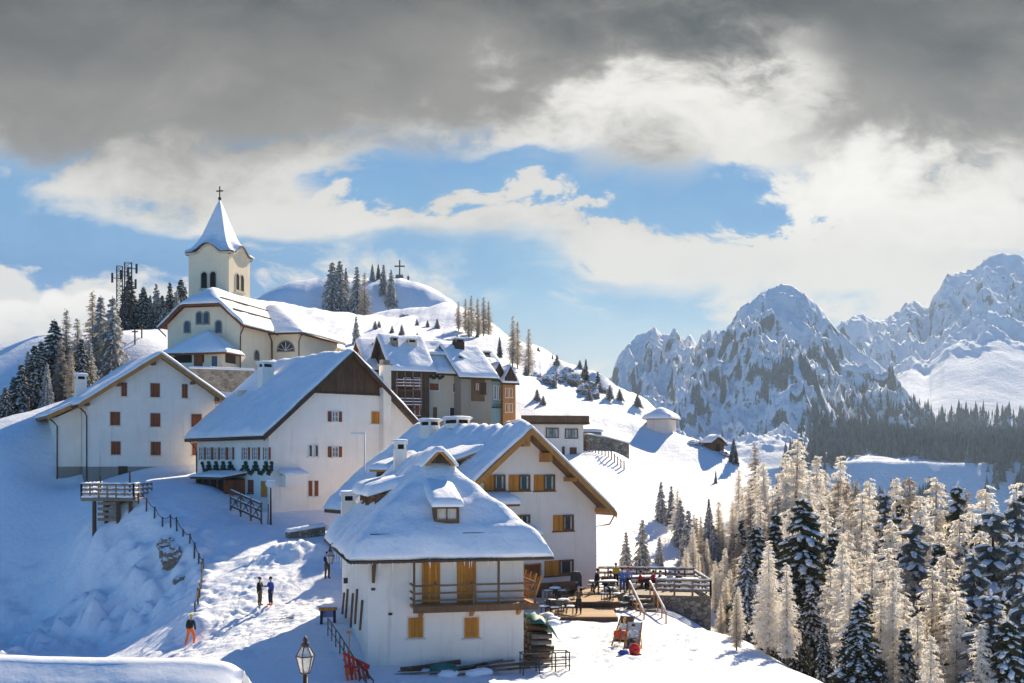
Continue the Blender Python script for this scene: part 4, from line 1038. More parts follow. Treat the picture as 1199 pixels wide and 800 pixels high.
# arched windows on the front
def arched(root, F, a0, a1, z0, z1, mat='glass', frame='concrete', n=10):
    m_, r_ = (a0+a1)/2, (a1-a0)/2
    def outline(e): return [(a0-e, z0-e), (a1+e, z0-e)] + [(m_+(r_+e)*math.cos(math.pi*k/n), z1-r_+(r_+e)*math.sin(math.pi*k/n)) for k in range(n+1)]
    W = lambda u, d, z: Vector(F.o) + Vector(F.r)*u + Vector(F.n)*d + Vector((0,0,z))
    f = MB(); o1, o0 = outline(.14), outline(0); n_ = len(o0)
    for i in range(n_):
        j = (i+1) % n_
        f.add([W(o0[i][0],0.06,o0[i][1]), W(o1[i][0],0.06,o1[i][1]), W(o1[j][0],0.06,o1[j][1]), W(o0[j][0],0.06,o0[j][1]), W(o0[i][0],-.02,o0[i][1]), W(o1[i][0],-.02,o1[i][1]), W(o1[j][0],-.02,o1[j][1]), W(o0[j][0],-.02,o0[j][1])],
              [(0,1,2,3),(1,5,6,2),(0,3,7,4)])
    o = f.build('window', frame, root, fix=False)
    p_ = MB(); p_.prism([W(u,.015,z) for u, z in o0], Vector(F.n)*-.03); p_.build('pane', mat, o)
    return o
def arch_px(F, y, x0, y0, x1, y1, **k):
    a, b, c, d = h.frect(x0,y0,x1,y1,y); return arched(h.root, F, a, b, c, d, **k)
for r_ in ((230.5,366,236,379),(239,366,244.5,379),(216.5,377,222,389),(253,376,259,389)): arch_px(FRONT, 0, *r_)
# side chapel on the right, hipped
cy0, cy1, cw_ = 7.4, 18.4, 3.3
mb = MB(); mb.box(-1, cw_, cy0, cy1, -3, ze-.1); cp = mb.build('side_chapel', 'plaster_cream', h.root)
CR = 5.0
def hcp(x, y): return ze - .02 + .62*np.minimum(np.minimum(cw_+.7-x + 0*y, y-cy0+.7), cy1+.7-y)
mb = MB(); zc = ze-.02; q0 = [(-3.2,cy0-.7,zc),(cw_+.7,cy0-.7,zc),(cw_+.7,cy1+.7,zc),(-3.2,cy1+.7,zc)]; yc = (cy0+cy1)/2; hh_ = .62*(cy1-cy0+1.4)/2
hh_ = min(hh_, zr-zc-.5)
r0 = hh_/.62
mb.add(q0+[(cw_+.7-r0,cy0-.7+r0,zc+hh_),(cw_+.7-r0,cy1+.7-r0,zc+hh_),(-3.2,cy0-.7+r0,zc+hh_),(-3.2,cy1+.7-r0,zc+hh_)], [(0,1,4,6),(1,2,5,4),(2,3,7,5),(4,5,7,6),(0,3,2,1),(0,6,7,3)])
cr = mb.build('chapel_roof', 'wood_rust', h.root)
snow_sheet('snow', lambda x, y: np.minimum(hcp(x, y), zc+hh_), -3.2, cw_+.7, cy0-.7, cy1+.7, .40, 64, cr, step=.3, lump=.06)
gutter(cr, [(-.2, cy0-.75, zc-.1), (cw_+.75, cy0-.75, zc-.1), (cw_+.75, cy1+.7, zc-.1)], .09)
gutter(cr, [(.1, cy0-.7, zc-.15), (.12, cy0-.1, zc-.9), (.12, cy0-.1, 0)], .07, name='downpipe')
gutter(cr, [(cw_+.75, cy0-.7, zc-.15), (cw_+.1, cy0-.1, zc-.9), (cw_+.1, cy0-.1, 0)], .07, name='downpipe')
a_, b_, c_, d_ = h.frect(325.5, 400, 344, 411, cy0)
arched(cp, fy(cy0), a_, b_, c_, max(d_, c_+(b_-a_)/2+.02))
mb = MB(); F_ = fy(cy0)
for k in range(5):
    t = math.pi*(k+.5)/5; m_ = (a_+b_)/2; mb.bar((m_, cy0-.05, c_+.02), (m_+(b_-a_)/2*math.cos(t), cy0-.05, c_+(b_-a_)/2*math.sin(t)), .07, .04)
mb.build('fanlight_bars', 'white_paint', cp)
a_, b_, c_, d_ = h.srect(298, 411, 303, 421, 0); arched(h.root, fxr(0), a_, max(b_, a_+.7), c_, d_)
# belfry
T5 = 5.0
tc_ = h.loc(P(268, 340, 124)); tx0, ty0 = tc_.x-T5, tc_.y
zt = zz((HY-297)/FPX*124.0)
mb = MB(); mb.box(tx0, tx0+T5, ty0, ty0+T5, 0, zt); tw = mb.build('belfry', 'plaster_cream', h.root)
mb = MB(); mb.box(tx0-.12, tx0+T5+.12, ty0-.12, ty0+T5+.12, zt-5.0, zt-4.75); mb.build('string_course', 'plaster_beige', tw)
# curved pediments on each face and the cornice that follows them
def ped(s): return .95*max(0, math.cos(min(1, abs(s)/.62)*math.pi/2))**1.3
n_ = 18; ss = [-1+2*k/n_ for k in range(n_+1)]
for fi, (o_, r_) in enumerate((((tx0,ty0),(1,0)), ((tx0+T5,ty0),(0,1)), ((tx0+T5,ty0+T5),(-1,0)), ((tx0,ty0+T5),(0,-1)))):
    n2 = (r_[1], -r_[0])
    pt = lambda s, d, z: Vector((o_[0]+r_[0]*T5*(s+1)/2+n2[0]*d, o_[1]+r_[1]*T5*(s+1)/2+n2[1]*d, z))
    mb = MB(); mb.prism([pt(-1,.003,zt-.02)]+[pt(s,.003,zt+ped(s)) for s in ss]+[pt(1,.003,zt-.02)], -Vector((n2[0],n2[1],0))*.5); mb.build('pediment', 'plaster_cream', tw)
    mb = MB(); 
    for s0, s1 in zip(ss[:-1], ss[1:]):
        e0 = s0*(1.1 if s0 in (-1,) else 1); e1 = s1*(1.1 if s1 == 1 else 1)
        mb.prism([pt(e0,.28,zt+ped(s0)), pt(e1,.28,zt+ped(s1)), pt(e1,.28,zt+ped(s1)+.22), pt(e0,.28,zt+ped(s0)+.22)], -Vector((n2[0],n2[1],0))*.42)
    mb.build('cornice', 'plaster_beige', tw)
    F_ = Face((o_[0], o_[1], 0), (r_[0], r_[1], 0), (n2[0], n2[1], 0))
    for m_ in (T5/2-.55, T5/2+.55):
        w_ = .37; q0 = zt-3.75; q1 = zt-1.95
        arched(tw, F_, m_-w_, m_+w_, q0, q1, 'dark_void', 'plaster_beige')
    mb = MB(); F_.box(mb, T5/2-1.15, T5/2+1.15, zt-4.05, zt-3.88, -.02, .15); mb.build('sill', 'plaster_beige', tw)
# spire: bell-cast pyramid whose eave follows the pediments, snow clad
tcx, tcy = tx0+T5/2, ty0+T5/2; hs = T5/2+.38
ztip = zz((HY-235)/FPX*126.5)
lv = [(1.0,0),(.80,.07),(.62,.19),(.48,.34),(.30,.60),(.14,.84),(.02,1.0)]
def spire(mb, grow, zb):
    per = []
    m_ = 16
    ring0 = []
    for side in range(4):
        for k in range(m_):
            s = -1+2*k/m_; c_, s_ = [(s,-1),(1,s),(-s,1),(-1,-s)][side]; ring0.append((c_, s_, ped(s)))
    N = len(ring0)
    for li, (r_, f_) in enumerate(lv):
        for c_, s_, pz in ring0:
            R_ = (hs+grow)*r_
            mb.v.append((tcx+c_*R_, tcy+s_*R_, zb+.24+(ztip-zt-.24)*f_ + pz*max(0, 1-f_*3.2)))
    for li in range(len(lv)-1):
        for k in range(N): mb.face((li*N+k, li*N+(k+1)%N, (li+1)*N+(k+1)%N, (li+1)*N+k))
    mb.face(range(N)); mb.face([(len(lv)-1)*N+k for k in range(N)])
mb = MB(); spire(mb, 0, zt); sp_ = mb.build('spire', 'metal_grey', tw)
mb = MB(); spire(mb, .06, zt+.16); mb.build('snow', 'snow_roof', sp_)
mb = MB(); zc_ = ztip
mb.tube([(tcx,tcy,zc_-.2),(tcx,tcy,zc_+1.75)], .07, 8); mb.blob((tcx,tcy,zc_+.35), .2, 1, 8, 6, 0)
mb.box(tcx-.42, tcx+.42, tcy-.06, tcy+.06, zc_+1.15, zc_+1.29); mb.build('cross', 'metal_dark', sp_)
# west porch
pxc = h.front(231, 400, -3)[0]; pw, pd_ = 3.5, 3.4
pe = h.front(231, 414, -3.6)[1]; pt_ = h.front(232, 387, -.5)[1]
mb = MB(); mb.box(pxc-pw+.5, pxc+pw-.5, -pd_+.2, -.004, -2, pe-.9)
for x in (pxc-pw+.6, pxc-.3, pxc+1.2, pxc+pw-.6): mb.box(x-.2, x+.2, -pd_+.2, -pd_+.6, pe-.9, pe)
mb.box(pxc+.9, pxc+pw-.5, -pd_+.22, -pd_+.5, pe-.92, pe-.02)
po = mb.build('porch', 'plaster_cream', h.root)
mb = MB(); mb.box(pxc-pw+.7, pxc+pw-.7, -pd_+.9, -.02, pe-2.2, pe-.05); mb.build('porch_interior', 'wood_dark', po)
mb = MB(); mb.box(pxc-.25, pxc+.75, -pd_+.15, -pd_+.3, pe-2.0, pe-.05); mb.build('door', 'wood_rust', po)
mb = MB(); mb.box(pxc-pw+.9, pxc-.5, -pd_+.3, -pd_+.36, pe-1.15, pe-.25); mb.build('window', 'dark_void', po)
mb = MB(); mb.box(pxc+1.8, pxc+2.4, -pd_+.15, -pd_+.2, pe-1.8, pe-.3); mb.build('window', 'glass', po)
mb = MB(); b_ = [(pxc-pw-.3,-pd_-.4,pe),(pxc+pw+.3,-pd_-.4,pe),(pxc+pw+.3,-.01,pe),(pxc-pw-.3,-.01,pe)]; mb.add(b_+[(pxc,-1.0,pt_-.3),(pxc,-.01,pt_-.1)], [(0,1,4),(1,2,5,4),(3,0,4,5),(0,3,2,1),(2,3,5)])
pr = mb.build('porch_roof', 'wood_rust', po)
def hp(x, y): return pe + (pt_-.2-pe)*np.minimum(np.minimum((x-pxc+pw+.3)/(pw+.3), (pxc+pw+.3-x)/(pw+.3)), (y+pd_+.4)/(pd_-.6))
snow_sheet('snow', hp, pxc-pw-.3, pxc+pw+.3, -pd_-.4, -.03, .34, 66, pr, step=.2, lump=.04)
mb = MB(); mb.box(pxc-pw-.2, pxc+pw+.2, -pd_-.52, -pd_-.42, pe-.15, pe+.06); mb.build('fascia', 'wood_rust', pr)

# retaining wall in front of the church
p0, p1 = P(222, 436, 111), P(297, 436, 113.5)
t = thing('stone_wall', 'rough stone retaining wall below the church porch', 'wall', (p0.x, p0.y, 0), math.atan2(p1.y-p0.y, p1.x-p0.x))
Lw = (p1-p0).length
mb = MB(); mb.box(0, Lw, 0, .7, 4.5, p0.z+.35); mb.build('masonry', 'stone', t)
snow_sheet('snow', lambda x, y: x*0+p0.z+.35, -.05, Lw+.05, -.08, .75, .28, 71, t, step=.2, edge=.25)

# ================================================================== village row
def rowhouse(name, label, px, D, th, z0, w, d, zeave, rise, wallm, roofm='wood_dark', snowT=.4, seed=1, gable=False, oh=.6, back=None):
    """eaves to the front; the roof climbs to the back, so snow shows above the eave"""
    h = House(name, label, 'house', px, D, th, z0); e = zeave - z0; r = rise; yr = d*.6
    mb = MB(); mb.prism([(0,0,-4),(0,d,-4),(0,d,e+r*.4),(0,yr,e+r-.2),(0,0,e-.05)], (w,0,0)); mb.build('wall', wallm, h.root)
    mb = MB(); P_ = [(-oh,-oh-.2,e-.25),(-oh,yr,e+r),(-oh,d+.5,e+r*.3),(-oh,d+.5,e+r*.3-.22),(-oh,yr,e+r-.24),(-oh,-oh-.2,e-.47)]
    mb.prism(P_, (w+2*oh,0,0)); rf = mb.build('roof', roofm, h.root)
    k1 = (r+.25)/(yr+oh+.2); k2 = (r*.7)/(d+.5-yr)
    h.hr = lambda x, y: np.minimum(e-.25+k1*(y+oh+.2), e+r-k2*(y-yr))
    if snowT: snow_sheet('snow', h.hr, -oh, w+oh, -oh-.2, d+.5, snowT, seed, rf, step=.3, lump=.14, streak=.2, sdir='y')
    h.rf, h.e, h.r, h.w, h.d = rf, e, r, w, d
    return h
def win_px(h, rects, kind='shut', mat='wood_rust', F=FRONT, y=0):
    for r_ in rects:
        a, b, c, d = h.frect(*r_, y)
        if kind == 'shut': closed_shutter(h.root, F, a, b, c, d, mat, 'white_paint')
        elif kind == 'glass': window(h.root, F, a, b, c, d, 'white_paint', 'glass', 1, sill='white_paint', fw=.06)
        else: door(h.root, F, a, b, c, d, mat, 'wood_brown')
# reddish balcony house
h = rowhouse('house', 'brown village house with rust balconies beside the cream house', 460, 128, 22, 4, 4.4, 8, 10.6, 4.3, 'wood_gable', seed=81)
win_px(h, [(473,443,480,452),(484,443,491,455),(486,474,491,486)], mat='wood_rust')
for py_ in (456, 478):
    a, z_ = h.front(464, py_, -1); b, _ = h.front(494, py_, -1)
    mb = MB(); mb.box(a, b, -1.0, -.01, z_-.12, z_); bl = mb.build('balcony', 'wood_rust', h.root)
    for zr_ in (.35, .7, 1.05):
        mb = MB(); mb.box(a, b, -1.0, -.93, z_+zr_-.06, z_+zr_+.06); rl_ = mb.build('rail', 'wood_rust', bl); mb = MB(); mb.box(a, b, -1.02, -.91, z_+zr_+.062, z_+zr_+.14); mb.build('rail_snow', 'snow_roof', rl_)
    for x in np.linspace(a+.1, b-.1, 4):
        mb = MB(); mb.box(x-.05, x+.05, -1.06, -1.0, z_-.2, z_+2.0); mb.build('post', 'wood_grey', bl)
chimney(h.rf, 1.0, 3, h.e+1.5, h.e+3.6, .8, .8, 'stone'); chimney(h.rf, 3.2, 3.2, h.e+1.5, h.e+3.5, 1.1, .9, 'plaster_beige')
# cream house
h = rowhouse('house', 'cream village house with one rust shutter and a small snowed dormer', 494, 131, 25, 4, 5.6, 8, 10.6, 4.0, 'plaster_beige', seed=82)
win_px(h, [(503,449,513.5,457)], mat='wood_rust'); win_px(h, [(507,477,511.5,494)], 'door', 'wood_brown')
win_px(h, [(526,477,538,492)], 'glass'); win_px(h, [(530.5,449,538,459)], mat='wood_dark')
mb = MB(); mb.mat(0, True)
a, z_ = h.front(498, 441.5); b, _ = h.front(518, 441.5)
for k in range(11): mb.blob((a+(b-a)*k/10, -.15, z_-.12*math.sin(k*1.7)), (.22,.14,.18), k, 7, 4, .3)
mb.build('garland', 'garland', h.root)
dz_ = h.e+1.0; mb = MB(); mb.box(1.2, 4.2, 1.6, 4, dz_, dz_+1.15); dd = mb.build('dormer', 'plaster_beige', h.rf)
snow_sheet('snow', lambda x, y: dz_+1.15+.25*(y-1.2), .9, 4.5, 1.2, 4.5, .4, 83, dd, step=.25)
chimney(h.rf, 4.9, 2.6, h.e+.6, h.e+2.9, .8, .8, 'stone_dark'); chimney(h.rf, .2, 3.4, h.e+1, h.e+3.0, .7, .7, 'stone')
# brown and taupe house
h = rowhouse('house', 'taupe and brown timber village house left of the blue one', 540, 131, 28, 4, 4.0, 8, 10.1, 4.0, 'plaster_taupe', seed=84)
a, b, c, d = h.frect(552, 437, 567, 470); mb = MB(); mb.box(a, b, -.12, -.004, c, h.e); mb.build('timber_front', 'wood_brown', h.root)
a, b, c, d = h.frect(556, 448, 561.5, 458, -.12); window(h.root, fy(-.12), a, b, c, d, 'wood_rust', 'curtain', 1, sill=None)
a, b, c, d = h.frect(563, 449, 568.5, 461, -.12); closed_shutter(h.root, fy(-.12), a, b, c, d, 'wood_dark', 'wood_dark')
chimney(h.rf, 1.6, 4.2, h.e+2.2, h.e+4.4, 1.2, 1.0, 'wood_dark')
# white house with one long slope
h = House('house', 'narrow white village house under a single long slanting roof', 'house', 562, 134, 30, 4)
a0, z0_ = h.front(536, 417, 1.0); a1, z1_ = h.front(575, 441, 1.0)
prismwall(h.root, 'wall', [(a0+.4,-2),(a1-.6,-2),(a1-.6,z1_+.1),(a0+.4,z0_-.2)], 1.0, 7.0, 'plaster_cool')
mb = MB(); mb.prism([(a0,.5,z0_),(a1,.5,z1_),(a1,.5,z1_-.25),(a0,.5,z0_-.25)], (0,7,0)); rf = mb.build('roof', 'wood_dark', h.root)
snow_sheet('snow', lambda x, y: z0_+(z1_-z0_)*(x-a0)/(a1-a0), a0, a1, .6, 7.4, .4, 85, rf, step=.3)
chimney(rf, a0+.8, 4.0, z0_-1.2, z0_+1.0, 1.3, 1.1, 'wood_dark')
# blue and orange houses with steep dark dormers
def dormered(label, px, w, wm, ztop, seed_, rects):
    h = rowhouse('house', label, px, 136, 25, 4, w, 7, ztop, 2.6, wm, seed=seed_, oh=.3)
    for r_ in rects:
        a, b, c, d = h.frect(*r_); window(h.root, FRONT, a, b, c, d, 'white_paint', 'glass_pale', 0, 0, 'white_paint', fw=.1)
    z_ = h.e+.9; m_ = w/2
    mb = MB(); mb.prism([(m_-.85,-.5,z_-.9),(m_+.85,-.5,z_-.9),(m_,-.5,z_+.9)], (0,3.6,0)); dd = mb.build('dormer', 'wood_dark', h.rf)
    snow_sheet('snow', gable_h(m_-1.05,z_-.9,m_,z_+1.0,m_+1.05,z_-.9), m_-1.05, m_+1.05, -.45, 3.2, .28, seed_+1, dd, step=.2, edge=.25, soft=.15, lump=.04)
    return h
h = dormered('light blue village house with tall pale windows', 573, 2.3, 'plaster_blue', 10.2, 86, [(577.5,451,581.5,468),(583,452,587,469)])
a, b, c, d = h.frect(576, 470, 588, 477); mb = MB(); mb.box(a, b, -.5, -.01, c-.1, c); bl = mb.build('balcony', 'wood_dark', h.root)
for zr_ in (.35, .75):
    mb = MB(); mb.box(a, b, -.5, -.44, c+zr_-.04, c+zr_+.04); mb.build('rail', 'wood_dark', bl)
h = dormered('orange village house at the right end of the row', 589, 1.7, 'plaster_orange', 9.8, 88, [])
win_px(h, [(592,455,594.5,465),(597,455,599.5,465),(592,473,594.5,482),(597,473,599.5,482)], mat='wood_beam')
# more snowed roofs up the lane behind the white gable
h = rowhouse('house', 'low house with snow covered roof just behind the dark timber gable', 432, 134, 20, 5, 5.5, 8, 11.2, 3.8, 'plaster_beige', seed=90)
chimney(h.rf, 1.5, 3, h.e+1.2, h.e+3.0, .7, .7, 'stone')
h = rowhouse('house', 'dark roofed house with tall chimneys at the back of the row', 536, 150, 24, 6, 6.5, 8, 12.2, 3.4, 'plaster_taupe', seed=91)
chimney(h.rf, 1.2, 3, h.e+.8, h.e+3.2, 1.3, 1.1, 'wood_dark'); chimney(h.rf, 5.4, 3, h.e+.8, h.e+2.6, 1.0, .9, 'stone')

# flat-roofed building with a boarded parapet
h = House('building', 'flat roofed white building with a brown boarded parapet', 'building', 618, 124, 12, -3)
a0 = h.front(612, 490)[0]; a1 = h.front(683, 490)[0]; zt_ = h.front(650, 497)[1]; zb_ = h.front(650, 487)[1]
mb = MB(); mb.box(a0, a1, 0, 8, -3, zt_); mb.build('wall', 'plaster_white', h.root)
mb = MB(); mb.box(a0-.4, a1+.5, -.9, 8.4, zt_, zt_+.2); tr = mb.build('terrace', 'wood_dark', h.root)
mb = MB(); mb.box(a0-.35, a1+.45, -.85, -.75, zt_+.2, zb_); mb.box(a1+.35, a1+.45, -.75, 8.3, zt_+.2, zb_); mb.build('parapet', 'wood_brown', tr)
snow_sheet('snow', lambda x, y: x*0+zt_+.2, a0-.3, a1+.33, -.72, 8.2, .45, 92, tr, step=.4)
for r_ in ((639,501,654,513),(661.5,502,676.5,514)):
    a, b, c, d = h.frect(*r_); window(h.root, FRONT, a, b, c, d, 'wood_brown', 'glass_pale', 1, sill='white_paint', fw=.1, cw=.2)
for r_ in ((658,523,661,531),(667,524,675,532)):
    a, b, c, d = h.frect(*r_); door(h.root, FRONT, a, b, c-.6, d, 'wood_brown', 'wood_brown')
mb = MB(); mb.box(a1+.01, a1+3.2, 3.5, 6.5, -3, h.front(690, 506, 3.5)[1]); an = mb.build('annexe', 'concrete', h.root)
snow_sheet('snow', lambda x, y: x*0+h.front(690, 506, 3.5)[1], a1, a1+3.3, 3.4, 6.6, .4, 93, an, step=.3)

# little chapel on the spur
h = House('chapel', 'small pinkish wayside chapel with hipped snowy roof out on the spur', 'chapel', 757, 148, -22, 3.2)
a0, a1 = 0, h.front(783, 495)[0]; ze_ = h.front(770, 491)[1]; zt_ = h.front(768, 477)[1]
mb = MB(); mb.box(0, a1, 0, 4.2, -3, ze_); mb.build('wall', 'plaster_pink', h.root)
x0, x1, y0, y1 = -.5, a1+.5, -.5, 4.7
def hc(x, y): return ze_+.05+(zt_-.4-ze_)*np.minimum(1, np.minimum(np.minimum(x-x0, x1-x), np.minimum(y-y0, y1-y))/((x1-x0)*.42))
mb = MB(); mb.add([(x0,y0,ze_),(x1,y0,ze_),(x1,y1,ze_),(x0,y1,ze_),((x0+x1)/2-.3,(y0+y1)/2,zt_-.4),((x0+x1)/2+.3,(y0+y1)/2,zt_-.4)], [(0,1,5,4),(1,2,5),(2,3,4,5),(3,0,4),(0,3,2,1)]); rf = mb.build('roof', 'wood_brown', h.root)
snow_sheet('snow', hc, x0, x1, y0, y1, .45, 95, rf, step=.2, lump=.04)
mb = MB(); mb.box(-.06, -.001, 1.4, 2.6, 0, ze_-.5); mb.build('door', 'wood_dark', h.root)
mb = MB(); mb.box(-1.6, -.01, .2, 1.2, -1.5, .9); mb.build('buttress', 'stone', h.root)

# wooden hut half buried right of the chapel
h = House('hut', 'tiny wooden hut half buried in snow on the sunny spur', 'hut', 834, 140, 20, 1.6)
prismwall(h.root, 'wall', [(0,-2),(1.7,-2),(1.7,.6),(.8,1.35),(0,.8)], 0, 2, 'wood_brown')
mb = MB(); mb.prism([(-.3,-.3,.7),(.8,-.3,1.55),(2.1,-.3,.45),(2.1,-.3,.33),(.8,-.3,1.42),(-.3,-.3,.58)], (0,2.5,0)); rf = mb.build('roof', 'wood_dark', h.root)
snow_sheet('snow', gable_h(-.3,.7,.8,1.55,2.1,.45), -.3, 2.1, -.3, 2.2, .4, 96, rf, step=.2)
mb = MB(); mb.box(.5, 1.1, -.05, -.001, -1, .6); mb.build('door', 'wood_dark', h.root)

# foreground roof at the bottom edge
p_ = P(600, HY, 22)
t = thing('cabin', 'near cabin whose smooth snowy roof fills the bottom corner', 'cabin', (-17, 19.2, -8), R(-1.5))
X1 = 11.75
mb = MB(); mb.box(0, X1-.6, .6, 5.2, -4, 2.2); mb.build('wall', 'plaster_white', t)
zr_ = 8-4.12
mb = MB(); mb.prism([(-.5,-.2,zr_-2.3),(-.5,2.8,zr_),(-.5,5.8,zr_-2.3),(-.5,5.8,zr_-2.5),(-.5,2.8,zr_-.2),(-.5,-.2,zr_-2.5)], (X1+.3,0,0)); rf = mb.build('roof', 'wood_dark', t)
snow_sheet('snow', lambda x, y: zr_-.766*np.abs(y-2.8), -.5, X1-.15, -.2, 5.8, .42, 97, rf, step=.12, lump=.03, edge=.55, soft=.7, mat='snow_smooth')
# ================================================================== trees: prototypes, then copies
def spruce_meshes(seed, hgt=10.0, rad=2.4, whorls=26, per=9, snow=1.0, needle='needles'):
    rnd = random.Random(seed)
    tr = MB(); tr.mat(0, True)
    tr.tube([(0,0,-1.5),(0,0,hgt*.3),(0.03,0,hgt*.7),(0,0,hgt*.985)], [hgt*.019, hgt*.015, hgt*.008, .012], 7)
    cr, sn = MB(), MB(); sn.mat(0, True)
    for w_ in range(whorls):
        f = (w_+.3)/whorls; z = hgt*(.06+.92*f)
        L0 = rad*((1-f)**.86)+.14
        n = max(4, int(per*(1-.5*f))); a0 = rnd.uniform(0, 6.3)
        for b in range(n):
            a = a0+2*math.pi*b/n+rnd.uniform(-.28,.28); f2 = min(.985, max(0, f+rnd.uniform(-1.1,1.1)/whorls)); l = (rad*((1-f2)**.86)+.14)*rnd.choice((rnd.uniform(.6,.85), rnd.uniform(.85,1.18)))
            if rnd.random() < .12: l *= rnd.uniform(.45,.8)
            ca, sa = math.cos(a), math.sin(a); zz_ = hgt*(.06+.92*f2)
            rise = (.03+.07*f2)*l; droop = (.92-.55*f2)*l*rnd.uniform(.65,1.3)
            def pt(t): return Vector((ca*l*t, sa*l*t, zz_+rise*t*3-droop*t*t*1.25+(.10*l*max(0,t-.75)*2)))
            side = Vector((-sa, ca, 0))
            ks = 3+int(l*3.2)
            for k in range(ks):
                t = (k+.6)/ks; p = pt(t); wd = (.16+.24*l*math.sin(math.pi*min(1,t*.86+.1)))*rnd.uniform(.7,1.25)
                out = Vector((ca,sa,0))
                for sg in (-1, 1):
                    dr = rnd.uniform(.25,.85)*wd+.04
                    tip = p+side*sg*wd+out*wd*.55-Vector((0,0,dr))
                    q = p+out*(.16+.1*l); r_ = p-Vector((0,0,rnd.uniform(.10,.22)))
                    cr.poly([p+Vector((0,0,.03)), q, tip]); cr.poly([p-out*.06, tip, r_])
                hang = p+out*.05-Vector((0,0,rnd.uniform(.25,.62)*(.5+.5*l/rad)))
                cr.poly([p-out*.10-side*.05, p+out*.16+side*.05, hang])
            e = pt(1); cr.poly([pt(.86)+side*.10, pt(.86)-side*.10, e+Vector((ca,sa,0))*.14])
            # snow pads along the bough
            for t in (.28,.46,.64,.80,.95):
                if l*t < .18 and t < .8: continue
                if rnd.random() > .88*snow: continue
                p = pt(t+rnd.uniform(-.1,.06)); s_ = min(.24, (.07+.075*l*(1-.3*t))*rnd.choice((rnd.uniform(.5,.9), rnd.uniform(.8,1.5))))
                T_ = pt(min(1,t+.1))-pt(t-.1); T_.normalize()
                pad(sn, p+Vector((0,0,.03))+Vector((ca,sa,0))*.05, (T_+side*rnd.uniform(-.4,.4)).normalized(), side, s_*1.7, s_*1.0, s_*.55, rnd)
    pad(sn, Vector((0,0,hgt*.985)), Vector((0,0,1)), Vector((1,0,0)), .16, .07, .07, rnd)
    return tr.mesh('trunk', 'bark'), cr.mesh('crown', needle), sn.mesh('snow', 'snow_clump')
def pad(mb, c, t, s, a, b, h, rnd):
    """a lump of snow lying along direction t"""
    u = s.cross(t); u.normalize()
    if u.z < 0: u = -u
    ring = []
    for k in range(6):
        an = math.pi*k/3; ring.append(c+t*a*math.cos(an)*rnd.uniform(.75,1.2)+s*b*math.sin(an)*rnd.uniform(.75,1.2)-u*h*.25)
    ring2 = [c+(p-c)*.62+u*h*rnd.uniform(.55,.85) for p in ring]
    o = len(mb.v); mb.v += [tuple(p) for p in ring+ring2]+[tuple(c+u*h*1.05)]+[tuple(c-u*h*.5)]
    for k in range(6):
        j = (k+1) % 6; mb.face((o+k,o+j,o+6+j,o+6+k)); mb.face((o+6+k,o+6+j,o+12)); mb.face((o+j,o+k,o+13))
def larch_meshes(seed, hgt=12.0, rad=1.7, whorls=34, per=7, mat='frost', dens=1.0):
    rnd = random.Random(seed)
    tr = MB(); tr.mat(0, True)
    lx, ly = rnd.uniform(-.15,.15), rnd.uniform(-.15,.15)
    ax = lambda z: Vector((lx*math.sin(z/hgt*3), ly*math.sin(z/hgt*2.4), z))
    tr.tube([ax(-1.5), ax(hgt*.3), ax(hgt*.65), ax(hgt*.98)], [hgt*.016, hgt*.012, hgt*.007, .012], 7)
    for w_ in range(whorls): pass
    cr = MB()
    for w_ in range(whorls):
        f = (w_+.3)/whorls; z = hgt*(.12+.87*f)
        L = rad*min(1.0, (1-f)*1.25+.06)**.8*(.55+.45*min(1, f*4+.25))+.12; n = max(3, int(per*(1-.45*f))); a0 = rnd.uniform(0, 6.3)
        for b in range(n):
            a = a0+2*math.pi*b/n+rnd.uniform(-.5,.5); l = L*rnd.uniform(.5,1.15); ca, sa = math.cos(a), math.sin(a)
            up = rnd.uniform(-.05,.30); base = ax(z+rnd.uniform(-.25,.25))
            pt = lambda t: base+Vector((ca*l*t, sa*l*t, up*l*t-.42*l*t*t+.15*l*t**3))
            side = Vector((-sa, ca, 0)); w0 = .035
            cr.poly([base+Vector((0,0,w0)), base-Vector((0,0,w0)), pt(.5)-Vector((0,0,w0*.7)), pt(1.0), pt(.5)+Vector((0,0,w0*.7))])
            ks = int((8+l*8.5)*dens)
            for k in range(ks):
                t = rnd.uniform(.12,1.02); p = pt(t)
                for sg in (-1, 1):
                    tl = (.14+.26*l*(1-t*.55)/rad*1.5)*rnd.uniform(.5,1.5)
                    d = (side*sg*rnd.uniform(.4,1)+Vector((ca,sa,0))*rnd.uniform(-.1,.8)+Vector((0,0,rnd.uniform(-1.5,.1)))).normalized()
                    wv = Vector((rnd.uniform(-1,1),rnd.uniform(-1,1),rnd.uniform(-1,1))).cross(d).normalized()*rnd.uniform(.016,.034)
                    cr.poly([p-wv*.6, p+wv*.6, p+d*tl*.55+wv, p+d*tl, p+d*tl*.55-wv])
    return tr.mesh('trunk', 'bark_frost'), cr.mesh('crown', mat), None
def proto(kind, *a, **k):
    return (spruce_meshes if kind == 's' else larch_meshes)(*a, **k)
PR = {
 'S': [proto('s', i, 10, 2.1+.25*(i % 3), 38, 12, 1.0) for i in (1, 2, 3)],
 'N': [proto('s', i, 10, 1.75, 32, 10, .75) for i in (11, 12)],                              # slender spruce
 'F': [proto('s', i, 10, 1.9, 30, 10, 1.0, needle='needles_frost') for i in (21, 22)],        # frosted spruce
 'B': [proto('s', i, 10, 2.1, 32, 11, 1.15, needle='needles_shaded') for i in (25, 26)],             # spruce with bluish shade put into its needle colour
 'L': [proto('l', i, 12, 1.5+.28*(i % 3), 60, 8, 'frost', .8) for i in (31, 32, 33, 34)],
 'G': [proto('l', i, 12, 1.7, 52, 7, 'frost_grey', .75) for i in (41, 42)],
}
